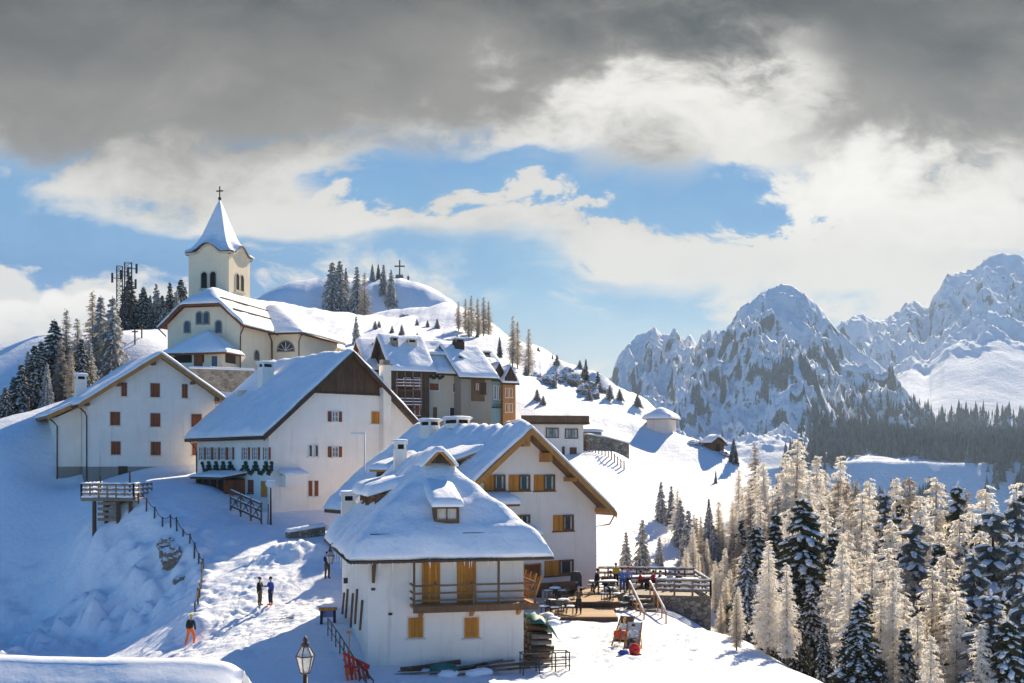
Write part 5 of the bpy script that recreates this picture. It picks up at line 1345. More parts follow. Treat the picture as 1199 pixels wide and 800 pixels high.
_pc = {k: 0 for k in PR}
NAMES = {'S': ('spruce_tree', 'spruce'), 'N': ('spruce_tree', 'spruce'), 'F': ('spruce_tree', 'spruce'), 'B': ('spruce_tree', 'spruce'), 'L': ('larch_tree', 'larch'), 'G': ('larch_tree', 'larch')}
trnd = random.Random(77)
TREES = []
def tree(kind, px, top, D, label=None, group=None, base=None, sx=1.0, zone=None):
    """stand a tree on the ground in a photo column so that its tip reaches the given photo row"""
    g = G(px, D, -.15); H = (HY-top)/FPX*D - g.z
    if base is not None: g.z = (HY-base)/FPX*D-.1; H = (HY-top)/FPX*D - g.z
    ms = PR[kind][_pc[kind] % len(PR[kind])]; _pc[kind] += 1
    hp = 10.0 if kind in 'SNFB' else 12.0; s = max(H, 1.2)/hp
    nm, cat = NAMES[kind]
    t = thing(nm, label, cat, g, trnd.uniform(0, 6.28), group)
    w_ = s*sx*trnd.uniform(.92,1.08); 
    if s > 1.3: w_ *= (1.3/s)**.35
    t.scale = (w_, w_, s)
    for n_, m_ in zip(('trunk', 'crown', 'snow_clumps'), ms):
        if m_ is not None: link(n_, m_, t)
    TREES.append((t, kind, px, top, D, zone)); return t
def T(kind, px, top, D, zone, label=None, **k): return tree(kind, px, top, D, label, zone, zone=zone, **k)

WOOD = 'trees in the dense wood on the right'
T('S', 941, 578, 74, WOOD, 'broad dark green spruce with snow clumps, largest in front of the wood', sx=1.25)
T('S', 886, 612, 78, WOOD, 'narrow dark green spruce right beside the edge of the meadow')
T('S', 908, 598, 82, WOOD, 'dark spruce squeezed between two other spruces at the wood edge')
T('S', 1006, 700, 56, WOOD, 'snow laden young spruce nearest the camera at the bottom edge', sx=1.35)
T('B', 1070, 604, 76, WOOD, 'blue grey shaded spruce standing alone amid cream larches', sx=1.15)
T('B', 1163, 590, 72, WOOD, 'tall blue shadowed spruce, bigger of the pair by the right edge', sx=1.15)
T('B', 1188, 575, 78, WOOD, 'slim shaded spruce touching the right edge of the frame', sx=1.1)
T('B', 1160, 690, 58, WOOD, 'shadowed spruce low in the bottom right corner', sx=1.2)
T('B', 1199, 685, 57, WOOD, 'spruce cut by the frame in the bottom right corner')
T('B', 1036, 572, 92, WOOD, 'thin bluish spruce rising behind the wood just left of a larch')
T('N', 1048, 600, 86, WOOD, 'short thin spruce in the middle of the wood')
T('N', 1121, 562, 94, WOOD, 'dark pointed spruce between the two tallest cream larches')
T('N', 975, 618, 80, WOOD, 'slim dark spruce half behind the broad dark one')
T('N', 868, 606, 96, WOOD, 'small blue shaded spruce where the meadow meets the wood')
T('N', 911, 716, 62, WOOD, 'small thin snowy spruce at the snow bank edge')
T('N', 935, 708, 61, WOOD, 'narrow young spruce poking up over the snow bank')
T('N', 965, 728, 58, WOOD, 'little spruce beside the young snow laden one')
T('B', 1140, 640, 66, WOOD, 'snow streaked spruce left of the bottom corner spruce')
T('B', 1190, 625, 68, WOOD, 'blue snowy spruce in front of the right edge')
for px, top, D, s_ in ((882,518,112,1),(935,514,104,1.25),(918,528,110,1),(956,530,106,1),(897,540,100,1),(868,545,118,1),(980,560,98,1),(1000,558,94,1),(1014,575,90,1),(1068,556,98,1.1),
                   (1097,553,95,1.25),(1080,580,88,1),(1155,568,96,1.1),(1140,590,90,1),(1125,602,84,1),(1018,625,78,1),(995,618,82,1),(1040,640,72,1),(1110,640,74,1.1),(1090,660,68,1),
                   (1040,690,63,1.1),(1118,690,61,1.1),(1075,715,58,1),(975,660,70,1),(990,690,64,1),(955,640,78,1),(925,640,84,1),(900,650,80,.9),(870,650,84,.9),(1180,610,84,1),(1199,600,86,1),(1060,660,74,1),
                   (1010,655,72,1),(1145,730,56,1),(1090,740,55,1),(1045,745,55,.9),(850,640,90,.9),(838,655,88,.9),(822,648,94,.9),(812,660,90,.8),(856,668,82,.8),(845,600,106,.8),(905,570,98,1),(960,580,94,1),(945,560,100,1),(1030,600,96,1),
                   (1175,650,72,1),(1130,650,76,1),(1105,600,100,1),(1050,560,116,1),(1020,560,118,1),(985,535,122,1),(1005,590,108,1),(1085,610,104,1),(1165,600,104,1),(1199,640,76,1),(1120,725,60,1),(1000,720,62,1),
                   (922,560,100,1),(940,545,108,1),(892,556,106,1),(876,570,106,1),(970,575,102,1),(990,600,92,1),(1040,605,84,1),(1060,620,82,1),(1022,650,70,1),(1080,640,76,1),(1150,620,80,1),(1100,690,64,1),(1062,690,66,1),(1030,700,60,1),(1150,690,66,1),(912,610,92,1),(950,610,88,1),(858,625,98,.9),(884,590,104,.9),(1190,560,110,1),(1130,575,108,1)):
    T('G' if trnd.random() < .2 else 'L', px+trnd.uniform(-3,3), top+trnd.uniform(-4,4), D, WOOD, sx=s_*1.05)
for px, top, D in ((1055,640,78),(985,640,76),(1100,630,84),(1130,700,62),(1170,640,78),(1015,690,66),(1180,720,56),(1060,730,58),(950,690,68),(1199,570,90),(1145,605,88),(895,630,86),(920,640,80)):
    T('N' if px % 2 else 'S', px, top, D, WOOD)

env = lambda px: np.interp(px, [795,830,850,868,885,915,940,975,1000,1030,1062,1095,1130,1160,1199], [672,640,612,560,528,530,520,548,560,572,560,556,572,566,568])
for k in range(105):
    px = trnd.uniform(805, 1205) if k % 4 else trnd.uniform(800, 900); D = trnd.uniform(57, 122); top = env(px)+max(0, (112-D))/55*125*trnd.uniform(.7,1.15)+trnd.uniform(2,24)
    x = (px-CX)/FPX*D; g_ = gz(x, D)
    if (HY-g_/D*FPX)-top < 38 or (HY-top)/FPX*D-g_ > 19: continue
    kd = trnd.choice('LLLLLGLNBL') if px > 870 else trnd.choice('LLGL')
    T(kd, px, top, D, WOOD, sx=.95)
for k in range(26):
    px = trnd.uniform(792, 872); bs = trnd.uniform(628, 700)+(px-792)*.25; D = Dfor(px, bs)
    T(trnd.choice('LLLGF'), px, bs-trnd.uniform(34, 74), D, WOOD, sx=1.1)
MEAD = 'snowy trees scattered on the sunny slope'
for k, px, top, bs, lb, s_ in (('F',774,563,612,'taller of the twin snowy spruces on the sunny slope',1.0),('F',786,568,614,'shorter of the twin snowy spruces on the sunny slope',1),('F',797,598,642,'bushy frosted spruce just below the twin spruces',1.1),
    ('F',752,607,668,'snowy spruce right of the white guesthouse gable',1),('F',733,622,678,'leftmost snowy spruce beside the guesthouse corner',1),('F',772,628,662,'small white spruce between the terrace and the twin spruces',1),
    ('N',830,583,622,'thin lone spruce on the open slope casting a long shadow',.8),('S',859,513,541,'dark snowy spruce beside the little wooden hut',1),('N',838,551,566,'very small fir below the wooden hut',.8)):
    T(k, px, top, Dfor(px, bs), MEAD, lb, sx=s_)
for px, top, D in ((806,640,94),(818,648,92),(828,630,98),(800,655,90)): T('L', px, top, D, WOOD, sx=.8)

HILL = 'frosted trees on the hill'
for k, px, top, D, s_ in (('F',389,306,262,1.2),('F',398,304,263,1.2),('F',418,311,262,1),('G',427,318,258,1),('F',436,309,276,1),('N',443,309,278,1),('F',449,309,270,1),('F',458,315,268,1),('F',417,370,172,1),('F',405,313,268,1)):
    T(k, px, top, D, HILL, sx=s_)
LIN = 'bare frosted larches above the village row'
for px, top, D in ((537,352,212),(545,349,213),(552,345,210),(559,349,211),(566,347,208),(572,352,209),(600,369,186),(606,376,188),(619,384,172),(549,360,205),(561,365,204)): T('G', px, top, D, LIN)
for px, top, D in ((585,394,190),(686,420,190),(700,434,186),(647,424,200)): T('N', px, top, D, 'small dark firs near the crag', sx=.9)

WEST = 'dark trees on the left hillside'
for k, px, top, D, lb in (('S',64,373,132,None),('G',78,361,136,None),('G',91,371,134,None),('G',108,340,140,None),('F',118,345,138,None),('F',132,346,136,None),('S',41,402,126,None),('S',25,425,122,None),('S',48,398,130,None),('S',6,452,118,None),('F',33,410,134,None),
    ('S',152,320,168,None),('N',146,335,166,None),('S',168,335,168,None),('F',183,331,170,None),('N',199,329,172,None),('S',212,326,172,None),('N',176,345,166,None),('S',95,395,128,None),('G',70,395,128,None),('G',84,410,124,None),('F',105,400,130,None),('F',55,425,122,None),('S',16,440,126,None),('G',122,375,136,None),('N',138,362,150,None),('F',207,340,168,None),('S',190,345,166,None)):
    T(k, px, top, D, WEST, sx=1.2 if k == 'S' else 1)
SCR = 'young snow covered firs scattered over the rough slope'
scr_ = []
for k in range(40):
    if k < 28: px, D = trnd.uniform(612, 752), trnd.uniform(150, 205)
    else: px, D = trnd.uniform(425, 560), trnd.uniform(170, 225)
    x = (px-CX)/FPX*D; row = HY-gz(x, D)/D*FPX; hh_ = trnd.uniform(.7, 2.0)
    tree('F', px, row-hh_/D*FPX, D, 'young snow covered fir on the rough slope behind the village row' if k >= 28 else 'young snow covered fir among the crags right of the village row', SCR if k < 28 else 'young snow covered firs behind the village row', sx=2.0, zone='scrub')
# wording: every tree without a label of its own is told apart by its place in its group
ORD = ['first','second','third','fourth','fifth','sixth','seventh','eighth','ninth','tenth','eleventh','twelfth']
def ordn(i): return ORD[i] if i < 12 else {20:'twentieth',30:'thirtieth'}.get(i+1, str(i+1)+('th' if 10 <= (i+1) % 100 <= 20 or (i+1) % 10 not in (1,2,3) else {1:'st',2:'nd',3:'rd'}[(i+1) % 10]))
WHERE = {WOOD: 'in the big wood', MEAD: 'on the sunny slope', HILL: 'on the hill of the cross', LIN: 'above the village row', WEST: 'on the hillside behind the plain white house', 'small dark firs near the crag': 'by the crag'}
LOOK = {'L': 'frosted larch', 'G': 'bare greyish larch', 'F': 'frosted pale spruce', 'B': 'bluish snowy spruce', 'S': 'snow flecked dark spruce', 'N': 'slender dark spruce'}
from collections import defaultdict
gr = defaultdict(list)
for t in TREES:
    if not t[0].get('label'):
        row = ('front row' if t[4] < 68 else 'near row' if t[4] < 80 else 'middle row' if t[4] < 94 else 'back row') if t[5] == WOOD and t[1] in 'LG' else ''
        gr[(t[5], t[1], row)].append(t)
for (zone, kind, row), ts in gr.items():
    ts.sort(key=lambda t: t[2])
    for i, t in enumerate(ts):
        n = len(ts); pos = 'the only one' if n == 1 else 'leftmost' if i == 0 else 'rightmost' if i == n-1 else ordn(i)+' from the left'
        t[0]['label'] = f"{LOOK[kind]}, {pos} " + (f"of the {row} " if row else '') + WHERE[zone]

# ---- far wood under the cliffs: one mass
rnd = random.Random(5); mb = MB()
cand = []
for k in range(34000):
    px = rnd.uniform(905, 1480); y = rnd.uniform(640, 1520)
    cand.append((px, y))
ca = np.array(cand); xs = (ca[:,0]-CX)/FPX*ca[:,1]; zs = mtn_z(xs, ca[:,1]); row_ = HY-zs/ca[:,1]*FPX
dens = vnoise(xs, ca[:,1], 130, 71, 4)
cnt = 0
for (px, y), x, z, rw, dn in zip(cand, xs, zs, row_, dens):
    clear = ((px-1050)/88)**2 + ((rw-562-dn*16)/27)**2 + dn*.5
    if clear < 1 and y < 1000: continue
    lim = 455+ (1199-px)*.06
    keep = .9 if rw > 505 else .55 if rw > 480 else .22
    if px < 990: keep *= max(0, (px-905)/85)**1.3
    if rw < np.interp(px, [905,950,1000,1100,1199,1290], [545,505,478,462,450,440]) - dn*38 - 4 or rw > 640 or rnd.random() > keep*(.72+dn*1.5): continue
    hgt = rnd.choice((rnd.uniform(6, 13), rnd.uniform(12, 23)))*(1 if rw > 480 else .8); r_ = hgt*rnd.uniform(.13,.2); cnt += 1
    for f0, f1, rr in ((.06,.5,1.0),(.3,.78,.72),(.55,1.0,.46)):
        o = len(mb.v); n = 6; a0 = rnd.uniform(0, 1)
        for q in range(n): a = a0+q*math.pi/3; j = rnd.uniform(.7,1.25)*rr*r_; mb.v.append((x+j*math.cos(a), y+j*math.sin(a), z+hgt*f0+rnd.uniform(-.04,.04)*hgt))
        mb.v.append((x, y, z+hgt*f1))
        for q in range(n): mb.face((o+q, o+(q+1) % n, o+n))
fw = mb.build('far_forest', 'far_tree', None, fix=False); tag(fw, kind='stuff')
print('far trees', cnt, 'trees', len(TREES))
# ================================================================== people
def skinned(name, pts, edges, mat, parent, sub=2, root=0):
    me = bpy.data.meshes.new(name+'_skeleton'); me.from_pydata([p[:3] for p in pts], edges, [])
    o = bpy.data.objects.new(name, me); col.objects.link(o)
    o.modifiers.new('skin', 'SKIN'); s_ = o.modifiers.new('smooth', 'SUBSURF'); s_.levels = sub; s_.render_levels = sub
    for i, p in enumerate(pts):
        d = me.skin_vertices[0].data[i]; d.radius = (p[3], p[4] if len(p) > 4 else p[3]); d.use_root = i == root
    dg = bpy.context.evaluated_depsgraph_get(); dg.update()
    m2 = bpy.data.meshes.new_from_object(o.evaluated_get(dg)); m2.name = name
    bpy.data.objects.remove(o); bpy.data.meshes.remove(me)
    m2.materials.clear(); m2.materials.append(M[mat]); m2.polygons.foreach_set('use_smooth', [True]*len(m2.polygons))
    return link(name, m2, parent)
def person(loc, rz, label, jacket='black_cloth', trousers='navy_cloth', hat='hair', pose='stand', boots='black_cloth', group=None, scale=1.0, arms='down', extra=None, skin='skin'):
    """front of the figure looks along local -y"""
    t = thing('person', label, 'person', loc, rz, group); t.scale = (scale,)*3
    if pose == 'stand':   J = dict(pel=(0,0,.92), ch=(0,-.01,1.25), nk=(0,0,1.47), hd=(0,-.03,1.62), tp=(0,-.01,1.74))
    elif pose == 'walk':  J = dict(pel=(0,0,.90), ch=(0,-.05,1.23), nk=(0,-.07,1.45), hd=(0,-.11,1.60), tp=(0,-.09,1.72))
    elif pose == 'sit':   J = dict(pel=(0,0,.50), ch=(0,-.03,.83), nk=(0,-.05,1.05), hd=(0,-.10,1.20), tp=(0,-.08,1.32))
    else:                 J = dict(pel=(0,-.15,.62), ch=(0,.05,.92), nk=(0,.16,1.12), hd=(0,.17,1.28), tp=(0,.20,1.40))
    hips, knee, ank, toe = [], [], [], []
    for s in (-1, 1):
        if pose == 'stand':  h_, k_, a_, o_ = (s*.10,0,.88), (s*.12,-.03,.48), (s*.13,.02,.09), (s*.16,-.17,.05)
        elif pose == 'walk': h_, k_, a_, o_ = (s*.10,0,.86), (s*.11,-.06+s*.16,.47), (s*.11,.10+s*.27,.10), (s*.13,-.09+s*.27,.05)
        elif pose == 'sit':  h_, k_, a_, o_ = (s*.10,0,.49), (s*.13,-.42,.50), (s*.13,-.40,.10), (s*.15,-.58,.05)
        else:                h_, k_, a_, o_ = (s*.10,-.19,.60), (s*.14,-.62,.66), (s*.15,-.98,.30), (s*.19,-1.08,.42)
        hips.append(h_); knee.append(k_); ank.append(a_); toe.append(o_)
    pel, ch, nk, hd, tp = (Vector(J[k]) for k in ('pel','ch','nk','hd','tp'))
    up = (nk-pel).normalized(); fw = Vector((0,-1,0))
    sh, el, ha = [], [], []
    for s in (-1, 1):
        a = nk+Vector((s*.19,0,0))-up*.07
        md = arms if isinstance(arms, str) else arms[(s+1)//2]
        if md == 'down': b = a+Vector((s*.07,.03,-.28)); c = b+Vector((s*.0,-.06,-.25))
        elif md == 'fwd': b = a+Vector((s*.05,-.10,-.25)); c = b+Vector((-s*.05,-.24,.03))
        elif md == 'up': b = a+Vector((s*.12,-.16,-.02)); c = b+Vector((-s*.06,-.06,.24))
        elif md == 'hip': b = a+Vector((s*.17,.04,-.22)); c = b+Vector((-s*.13,-.10,-.14))
        else: b = a+Vector((s*.07,-.08,-.22)); c = b+Vector((-s*.05,-.20,-.10))
        sh.append(a); el.append(b); ha.append(c)
    V = lambda p, *r: (p[0], p[1], p[2], *r)
    hd2 = hd+Vector((0,-.105,-.02))
    pts = [V(pel,.12,.10), V(ch,.13,.095), V(nk,.052), V(hd,.082,.095), V(tp,.055,.06), V(hd2,.018)]
    ed = [(0,1),(1,2),(2,3),(3,4),(3,5)]
    for i in (0, 1):
        n = len(pts); hd_ = ha[i]+(ha[i]-el[i]).normalized()*.10
        pts += [V(sh[i],.055), V(el[i],.042), V(ha[i],.030), V(hd_,.036), V(hips[i],.085), V(knee[i],.058), V(ank[i],.042), V(toe[i],.036)]
        ed += [(1,n),(n,n+1),(n+1,n+2),(n+2,n+3),(0,n+4),(n+4,n+5),(n+5,n+6),(n+6,n+7)]
    skinned('body', pts, ed, skin, t)
    pts = [V(pel-up*.02,.15,.125), V(ch,.165,.13), V(nk-up*.02,.085)]; ed = [(0,1),(1,2)]
    for i in (0, 1):
        n = len(pts); pts += [V(sh[i],.082), V(el[i],.066), V(ha[i],.050)]; ed += [(1,n),(n,n+1),(n+1,n+2)]
    skinned('jacket', pts, ed, jacket, t)
    pts = [V(pel-up*.03,.13,.115)]; ed = []
    for i in (0, 1):
        n = len(pts); k_, a_ = Vector(knee[i]), Vector(ank[i]); pts += [V(hips[i],.105), V(k_,.082), V(k_.lerp(a_,.85),.068)]; ed += [(0,n),(n,n+1),(n+1,n+2)]
    skinned('trousers', pts, ed, trousers, t)
    for i in (0, 1):
        a_, o_ = Vector(ank[i]), Vector(toe[i]); hl = a_-(o_-a_)*.25; hl.z = min(hl.z, o_.z) if pose != 'lounge' else hl.z
        skinned('boot', [V(a_+(Vector(knee[i])-a_)*.25,.062), V(a_,.062), V(a_.lerp(o_,.5)-Vector((0,0,.015)),.055), V(o_,.048)], [(0,1),(1,2),(2,3)], boots, t, 1)
    # hair or hat: a cap that wraps the skull
    mb = MB(); mb.mat(0, True); d = (tp-hd).normalized(); mb.blob(hd+d*.045+Vector((0,.018,.01)), (.105,.118,.10), 1, 10, 6, .03); mb.build('hair' if hat.startswith('hair') else 'hat', hat, t)
    for n_, m_ in (extra or {}).items():
        mb = MB(); mb.mat(0, True)
        if n_ == 'backpack': mb.blob(ch+Vector((0,.20,-.02)), (.16,.11,.26), 3, 10, 7, .06)
        mb.build(n_, m_, t)
    return t
def face_to(p, q): d = Vector(q)-Vector(p); return math.atan2(d.x, -d.y)
SK = 'two skiers talking on the path'
a_ = G(304, 67); b_ = G(317, 67.2)
person(a_, face_to(a_, b_)-.5, 'person in black jacket and brown trousers talking on the snowy path', 'black_cloth', 'olive_cloth', 'hair', arms=('down','fwd'), boots='brown_cloth')
pb = person(b_, face_to(b_, a_)+.4, 'person in blue jacket with bright orange ski boots on the path', 'blue_cloth', 'navy_cloth', 'navy_cloth', arms=('fwd','down'), boots='red_orange')
c_ = G(223, 63); person(c_, R(165), 'person in orange trousers and dark jacket carrying a backpack downhill', 'navy_cloth', 'orange', 'yellow_cloth', pose='walk', boots='red_orange', extra={'backpack': 'black_cloth'})
d_ = G(383, 71.5); person(d_, R(40), 'person in dark maroon clothes in the shade beside the inn', 'navy_cloth', 'brown_cloth', 'hair', arms='fwd')
# ================================================================== terrace behind the inn
TZ, TZ2 = -9.62, -9.25
def X_(px, D): return (px-CX)/FPX*D
t = thing('wooden_deck', 'low planked wooden deck in front of the guesthouse, swept bare of snow', 'deck', (0,0,0))
mb = MB(); mb.box(X_(640,69.5), X_(722,69.5), 68.6, 73.0, TZ-.22, TZ); mb.build('lower_platform', 'wood_deck', t)
mb = MB(); mb.box(X_(655,73), X_(726,73), 73.004, 80.5, TZ2-.4, TZ2); mb.build('upper_platform', 'wood_deck', t)
for y_, z_, x0, x1 in ((68.55, TZ, X_(640,69.5), X_(722,69.5)), (72.96, TZ2, X_(655,73), X_(726,73))):
    mb = MB(); mb.box(x0, x1, y_-.05, y_+.03, z_-.4, z_-.07); mb.build('step_board', 'wood_dark', t)
# raised terrace to the right on its stone wall
x0, x1 = X_(722,79), X_(830,76)
t = thing('terrace', 'snowy sun terrace edged with split rails on a rough stone wall', 'terrace', (0,0,0))
mb = MB(); mb.prism([(x0,76.3,-13),(x1,75.2,-13),(x1,75.2,TZ2-.02),(x0,76.3,TZ2-.02)], (0,7.0,0)); mb.build('stone_base', 'stone_dark', t)
mb = MB(); mb.prism([(x0,76.2,TZ2-.016),(x1+.05,75.1,TZ2-.016),(x1+.05,75.1,TZ2+.10),(x0,76.2,TZ2+.10)], (0,7.1,0)); mb.build('floor_boards', 'wood_grey', t)
def railing(p, q, n, hgt=1.0, rails=(.35,.68,1.0), mat='wood_grey', snow=True, parent=t):
    p, q = Vector(p), Vector(q)
    for k in range(n+1):
        c = p.lerp(q, k/n); mb = MB(); mb.box(c.x-.06, c.x+.06, c.y-.06, c.y+.06, c.z-.1, c.z+hgt+.06); mb.build('post', mat, parent)
    for r_ in rails:
        u = Vector((0,0,r_)); mb = MB(); mb.bar(p+u, q+u, .07, .14); rl = mb.build('rail', mat, parent)
        if snow:
            mb = MB(); mb.mat(0, True); L_ = int((q-p).length/.25)
            mb.tube([p.lerp(q, k/L_)+u+Vector((0,0,.10+.025*math.sin(k*2.1))) for k in range(L_+1)], [.035+.03*abs(math.sin(k*.9+r_*5)) for k in range(L_+1)], 6); mb.build('rail_snow', 'snow_roof', rl)
zt_ = TZ2+.1
railing((X_(700,84),83.2,zt_), (x1,82.0,zt_), 10, 1.15, (.4,.78,1.15)); railing((x1,82.0,zt_), (x1,75.3,zt_), 4); railing((x1,75.3,zt_), (X_(768,76.4),76.1,zt_), 3)
# wooden steps with snowy handrails
t = thing('wooden_steps', 'short flight of wooden steps with splayed rails down from the terrace', 'steps', (0,0,0))
pa = Vector((X_(752,75.8),75.9,TZ2)); pb_ = Vector((X_(770,70.5),70.6,-10.6))
for k in range(6):
    c = pa.lerp(pb_, (k+.5)/6); mb = MB(); mb.box(c.x-.8, c.x+.5, c.y-.42, c.y+.42, c.z-.12, c.z+.02); mb.build('tread', 'wood_grey', t)
for dx in (-.85, .55):
    u = Vector((dx,0,.95)); mb = MB(); mb.bar(pa+u, pb_+u, .09, .14); rl = mb.build('rail', 'wood_beam', t)
    mb = MB(); mb.mat(0, True); mb.tube([pa.lerp(pb_, k/8)+u+Vector((0,0,.11)) for k in range(9)], .06, 6); mb.build('rail_snow', 'snow_roof', rl)
    for k in range(5):
        c = pa.lerp(pb_, k/4)+Vector((dx,0,0)); mb = MB(); mb.bar(c-Vector((0,0,.5)), c+Vector((0,0,.95)), .09); mb.build('post', 'wood_beam', t)
# tables, benches and chairs
def picnic(loc, rz, label):
    t = thing('picnic_table', label, 'table', loc, rz, 'picnic tables on the terrace')
    mb = MB(); mb.box(-.95,.95,-.4,.4,.70,.76); tp = mb.build('table_top', 'wood_grey', t)
    for s in (-1, 1):
        mb = MB(); mb.box(-.95,.95,s*.72-.15,s*.72+.15,.42,.47); mb.build('seat', 'wood_grey', t)
        mb = MB(); mb.bar((s*.7,-.7,0),(s*.7,.0,.70),.09); mb.bar((s*.7,.7,0),(s*.7,.0,.70),.09); mb.bar((s*.7,-.75,.38),(s*.7,.75,.38),.08); mb.build('leg', 'wood_brown', t)
    snow_sheet('snow', lambda x, y: x*0+.76, -.95, .95, -.4, .4, .10, 3, tp, step=.2, edge=.15, lump=.02)
    return t
pt0 = picnic((X_(706,78),78.2,zt_-.09), .1, 'wooden picnic table just beside the deck steps, lightly snowed')
for k, (px, D, rz, lb) in enumerate(((744,80.5,.2,'snowy picnic table behind the people in blue'),(762,80.8,-.1,'snowy picnic table between the rails in the middle of the terrace'),(782,79.8,.1,'picnic table near the right part of the terrace rail'),(806,79.0,-.2,'picnic table at the far end of the terrace'),(664,77.4,.6,'picnic table against the guesthouse wall'))):
    dup(pt0, (X_(px,D), D, zt_-.02 if k < 4 else TZ2), rz, lb)
def cafe_chair(loc, rz, label):
    t = thing('chair', label, 'chair', loc, rz, 'dark snow topped chairs on the deck')
    mb = MB(); mb.mat(0, True); mb.box(-.22,.22,-.22,.22,.43,.47); st = mb.build('seat', 'metal_dark', t)
    mb = MB(); mb.box(-.22,.22,.19,.23,.55,.92); mb.build('backrest', 'metal_dark', t)
    for sx in (-1, 1):
        for sy in (-1, 1): mb = MB(); mb.bar((sx*.20,sy*.20,0),(sx*.20,sy*.20,.44 if sy < 0 else .92),.035); mb.build('leg', 'metal_dark', t)
        mb = MB(); mb.bar((sx*.22,-.2,.66),(sx*.22,.2,.66),.035); mb.build('armrest', 'metal_dark', t)
    snow_sheet('snow', lambda x, y: x*0+.47, -.22, .22, -.22, .18, .10, 4, st, step=.12, edge=.12, lump=.02)
    return t
def cafe_table(loc, rz, label):
    t = thing('cafe_table', label, 'table', loc, rz, 'round tables on the deck')
    mb = MB(); mb.lathe([(.42,.70),(.44,.72),(.44,.745),(.42,.76)], 16); tp = mb.build('table_top', 'tarp_green', t)
    mb = MB(); mb.lathe([(.25,0),(.25,.03),(.04,.05),(.04,.70)], 10); mb.build('pedestal', 'metal_dark', t)
    mb = MB(); mb.mat(0, True); mb.blob((0,0,.78), (.40,.40,.10), 5, 12, 6, .06); mb.build('snow', 'snow_roof', tp)
    return t
ct0 = None
for k, (px, D, lb) in enumerate(((645,70.4,'round snow topped table at the corner of the inn'),(660,70.8,'round snow topped table left of the bare deck boards'),(650,74.2,'round table half hidden behind the front tables'),(715,74.0,'round snow topped table beside the wooden steps'),(736,74.2,'round table at the foot of the terrace rails'))):
    z_ = max(gz(X_(px,D), D), TZ if D < 73 else TZ2) if px < 726 else gz(X_(px,D), D)+.05
    l_ = (X_(px,D), D, z_)
    tt = cafe_table(l_, 0, lb) if ct0 is None else dup(ct0, l_, 0, lb); ct0 = ct0 or tt
ch0 = None
for k, (px, D, rz, lb) in enumerate(((639,69.8,-.9,'dark chair with snowy seat nearest the inn corner'),(650,69.4,.1,'dark chair facing the camera side of the front left table'),(655,69.6,2.9,'dark chair between the two front tables'),(667,69.8,1.4,'dark chair on the edge of the bare boards'),(661,72.0,3.1,'dark chair tucked behind the second front table'),(645,72.2,3.0,'dark chair behind the corner table'),(643,75.0,-1,'dark chair close to the guesthouse wall'),(657,75.2,1.3,'dark chair on the upper deck by the wall'),(709,73.6,-1.2,'dark chair left of the table by the steps'),(721,73.4,1.3,'dark chair right of the table by the steps'),(715,75.4,3.1,'dark chair behind the table by the steps'),(731,73.4,-1,'dark chair below the terrace rails'),(742,74.6,1.2,'dark chair right of the table below the terrace rails'))):
    z_ = TZ if D < 73 and px < 722 else TZ2 if px < 726 else gz(X_(px,D), D)+.05
    l_ = (X_(px,D), D, z_)
    tt = cafe_chair(l_, rz, lb) if ch0 is None else dup(ch0, l_, rz, lb); ch0 = ch0 or tt
t = thing('grill_cover', 'tall dark covered stove against the lilac guesthouse wall', 'stove', (X_(674,78.2), 77.4, TZ2))
mb = MB(); mb.prism([(-.55,0,0),(.55,0,0),(.5,0,1.55),(.3,0,1.9),(-.3,0,1.9),(-.5,0,1.5)], (0,.8,0)); mb.build('cover', 'metal_dark', t); t.name = 'covered_stove'; t.scale = (.75,.75,.8)
t = thing('bench', 'long dark bench stacked along the foot of the guesthouse wall', 'bench', (X_(652,77), 76.0, TZ2), .5)
mb = MB(); mb.box(-1.6,1.6,-.2,.2,.42,.48); mb.build('seat', 'wood_brown', t)
mb = MB(); mb.box(-1.6,1.6,.2,.25,.5,.95); mb.build('backrest', 'wood_brown', t)
for s in (-1.4, 0, 1.4): mb = MB(); mb.box(s-.05,s+.05,-.18,.18,0,.42); mb.build('leg', 'wood_dark', t)
# people on the terrace
person(Vector((X_(697,79),77.8,TZ2)), R(60), 'person in black walking across the upper deck by the wall', 'black_cloth', 'black_cloth', 'hair', 'walk')
person(Vector((X_(729,77),77.2,zt_)), R(170), 'person in a blue ski suit standing with back turned on the terrace', 'blue_light', 'blue_cloth', 'navy_cloth', arms='fwd')
person(Vector((X_(736,77.6),77.7,zt_)), R(-150), 'person in a lilac jacket standing beside the blue ski suit', 'lilac_cloth', 'navy_cloth', 'red_cloth')
person(Vector((X_(722,80),80.6,zt_)), R(20), 'person in a yellow jacket standing behind the blue ski suit', 'yellow_cloth', 'black_cloth', 'hair', arms='fwd')
person(Vector((X_(677,70.2),69.7,TZ)), R(185), 'person in dark green standing at the front round tables', 'olive_cloth', 'black_cloth', 'grey_cloth', arms='fwd')
for px, D, rz, j_, h_, lb in ((749,80.0,1.4,'red_cloth','hair','person in red seated at the table behind the steps'),(766,80.1,-1.2,'red_cloth','black_cloth','person in dark red seated mid terrace, beside one in black'),(772,80.0,1.2,'black_cloth','hair','person in black seated mid terrace, next to the dark red jacket'),(784,79.2,.3,'white_cloth','hair','person in pale clothes seated near the right terrace rail'),(795,79.3,-.4,'navy_cloth','black_cloth','person in navy seated at the far right of the terrace'),(756,81.4,2.6,'brown_cloth','hair','person in brown seated at the back rail'),(708,79.0,.2,'brown_cloth','hair_blond','fair haired person in brown seated beside the deck'),(716,79.6,-1.4,'grey_cloth','hair','person in grey seated behind the deck table')):
    person(Vector((X_(px,D),D,zt_-.05)), rz, lb, j_, 'black_cloth', h_, 'sit', arms='fwd')
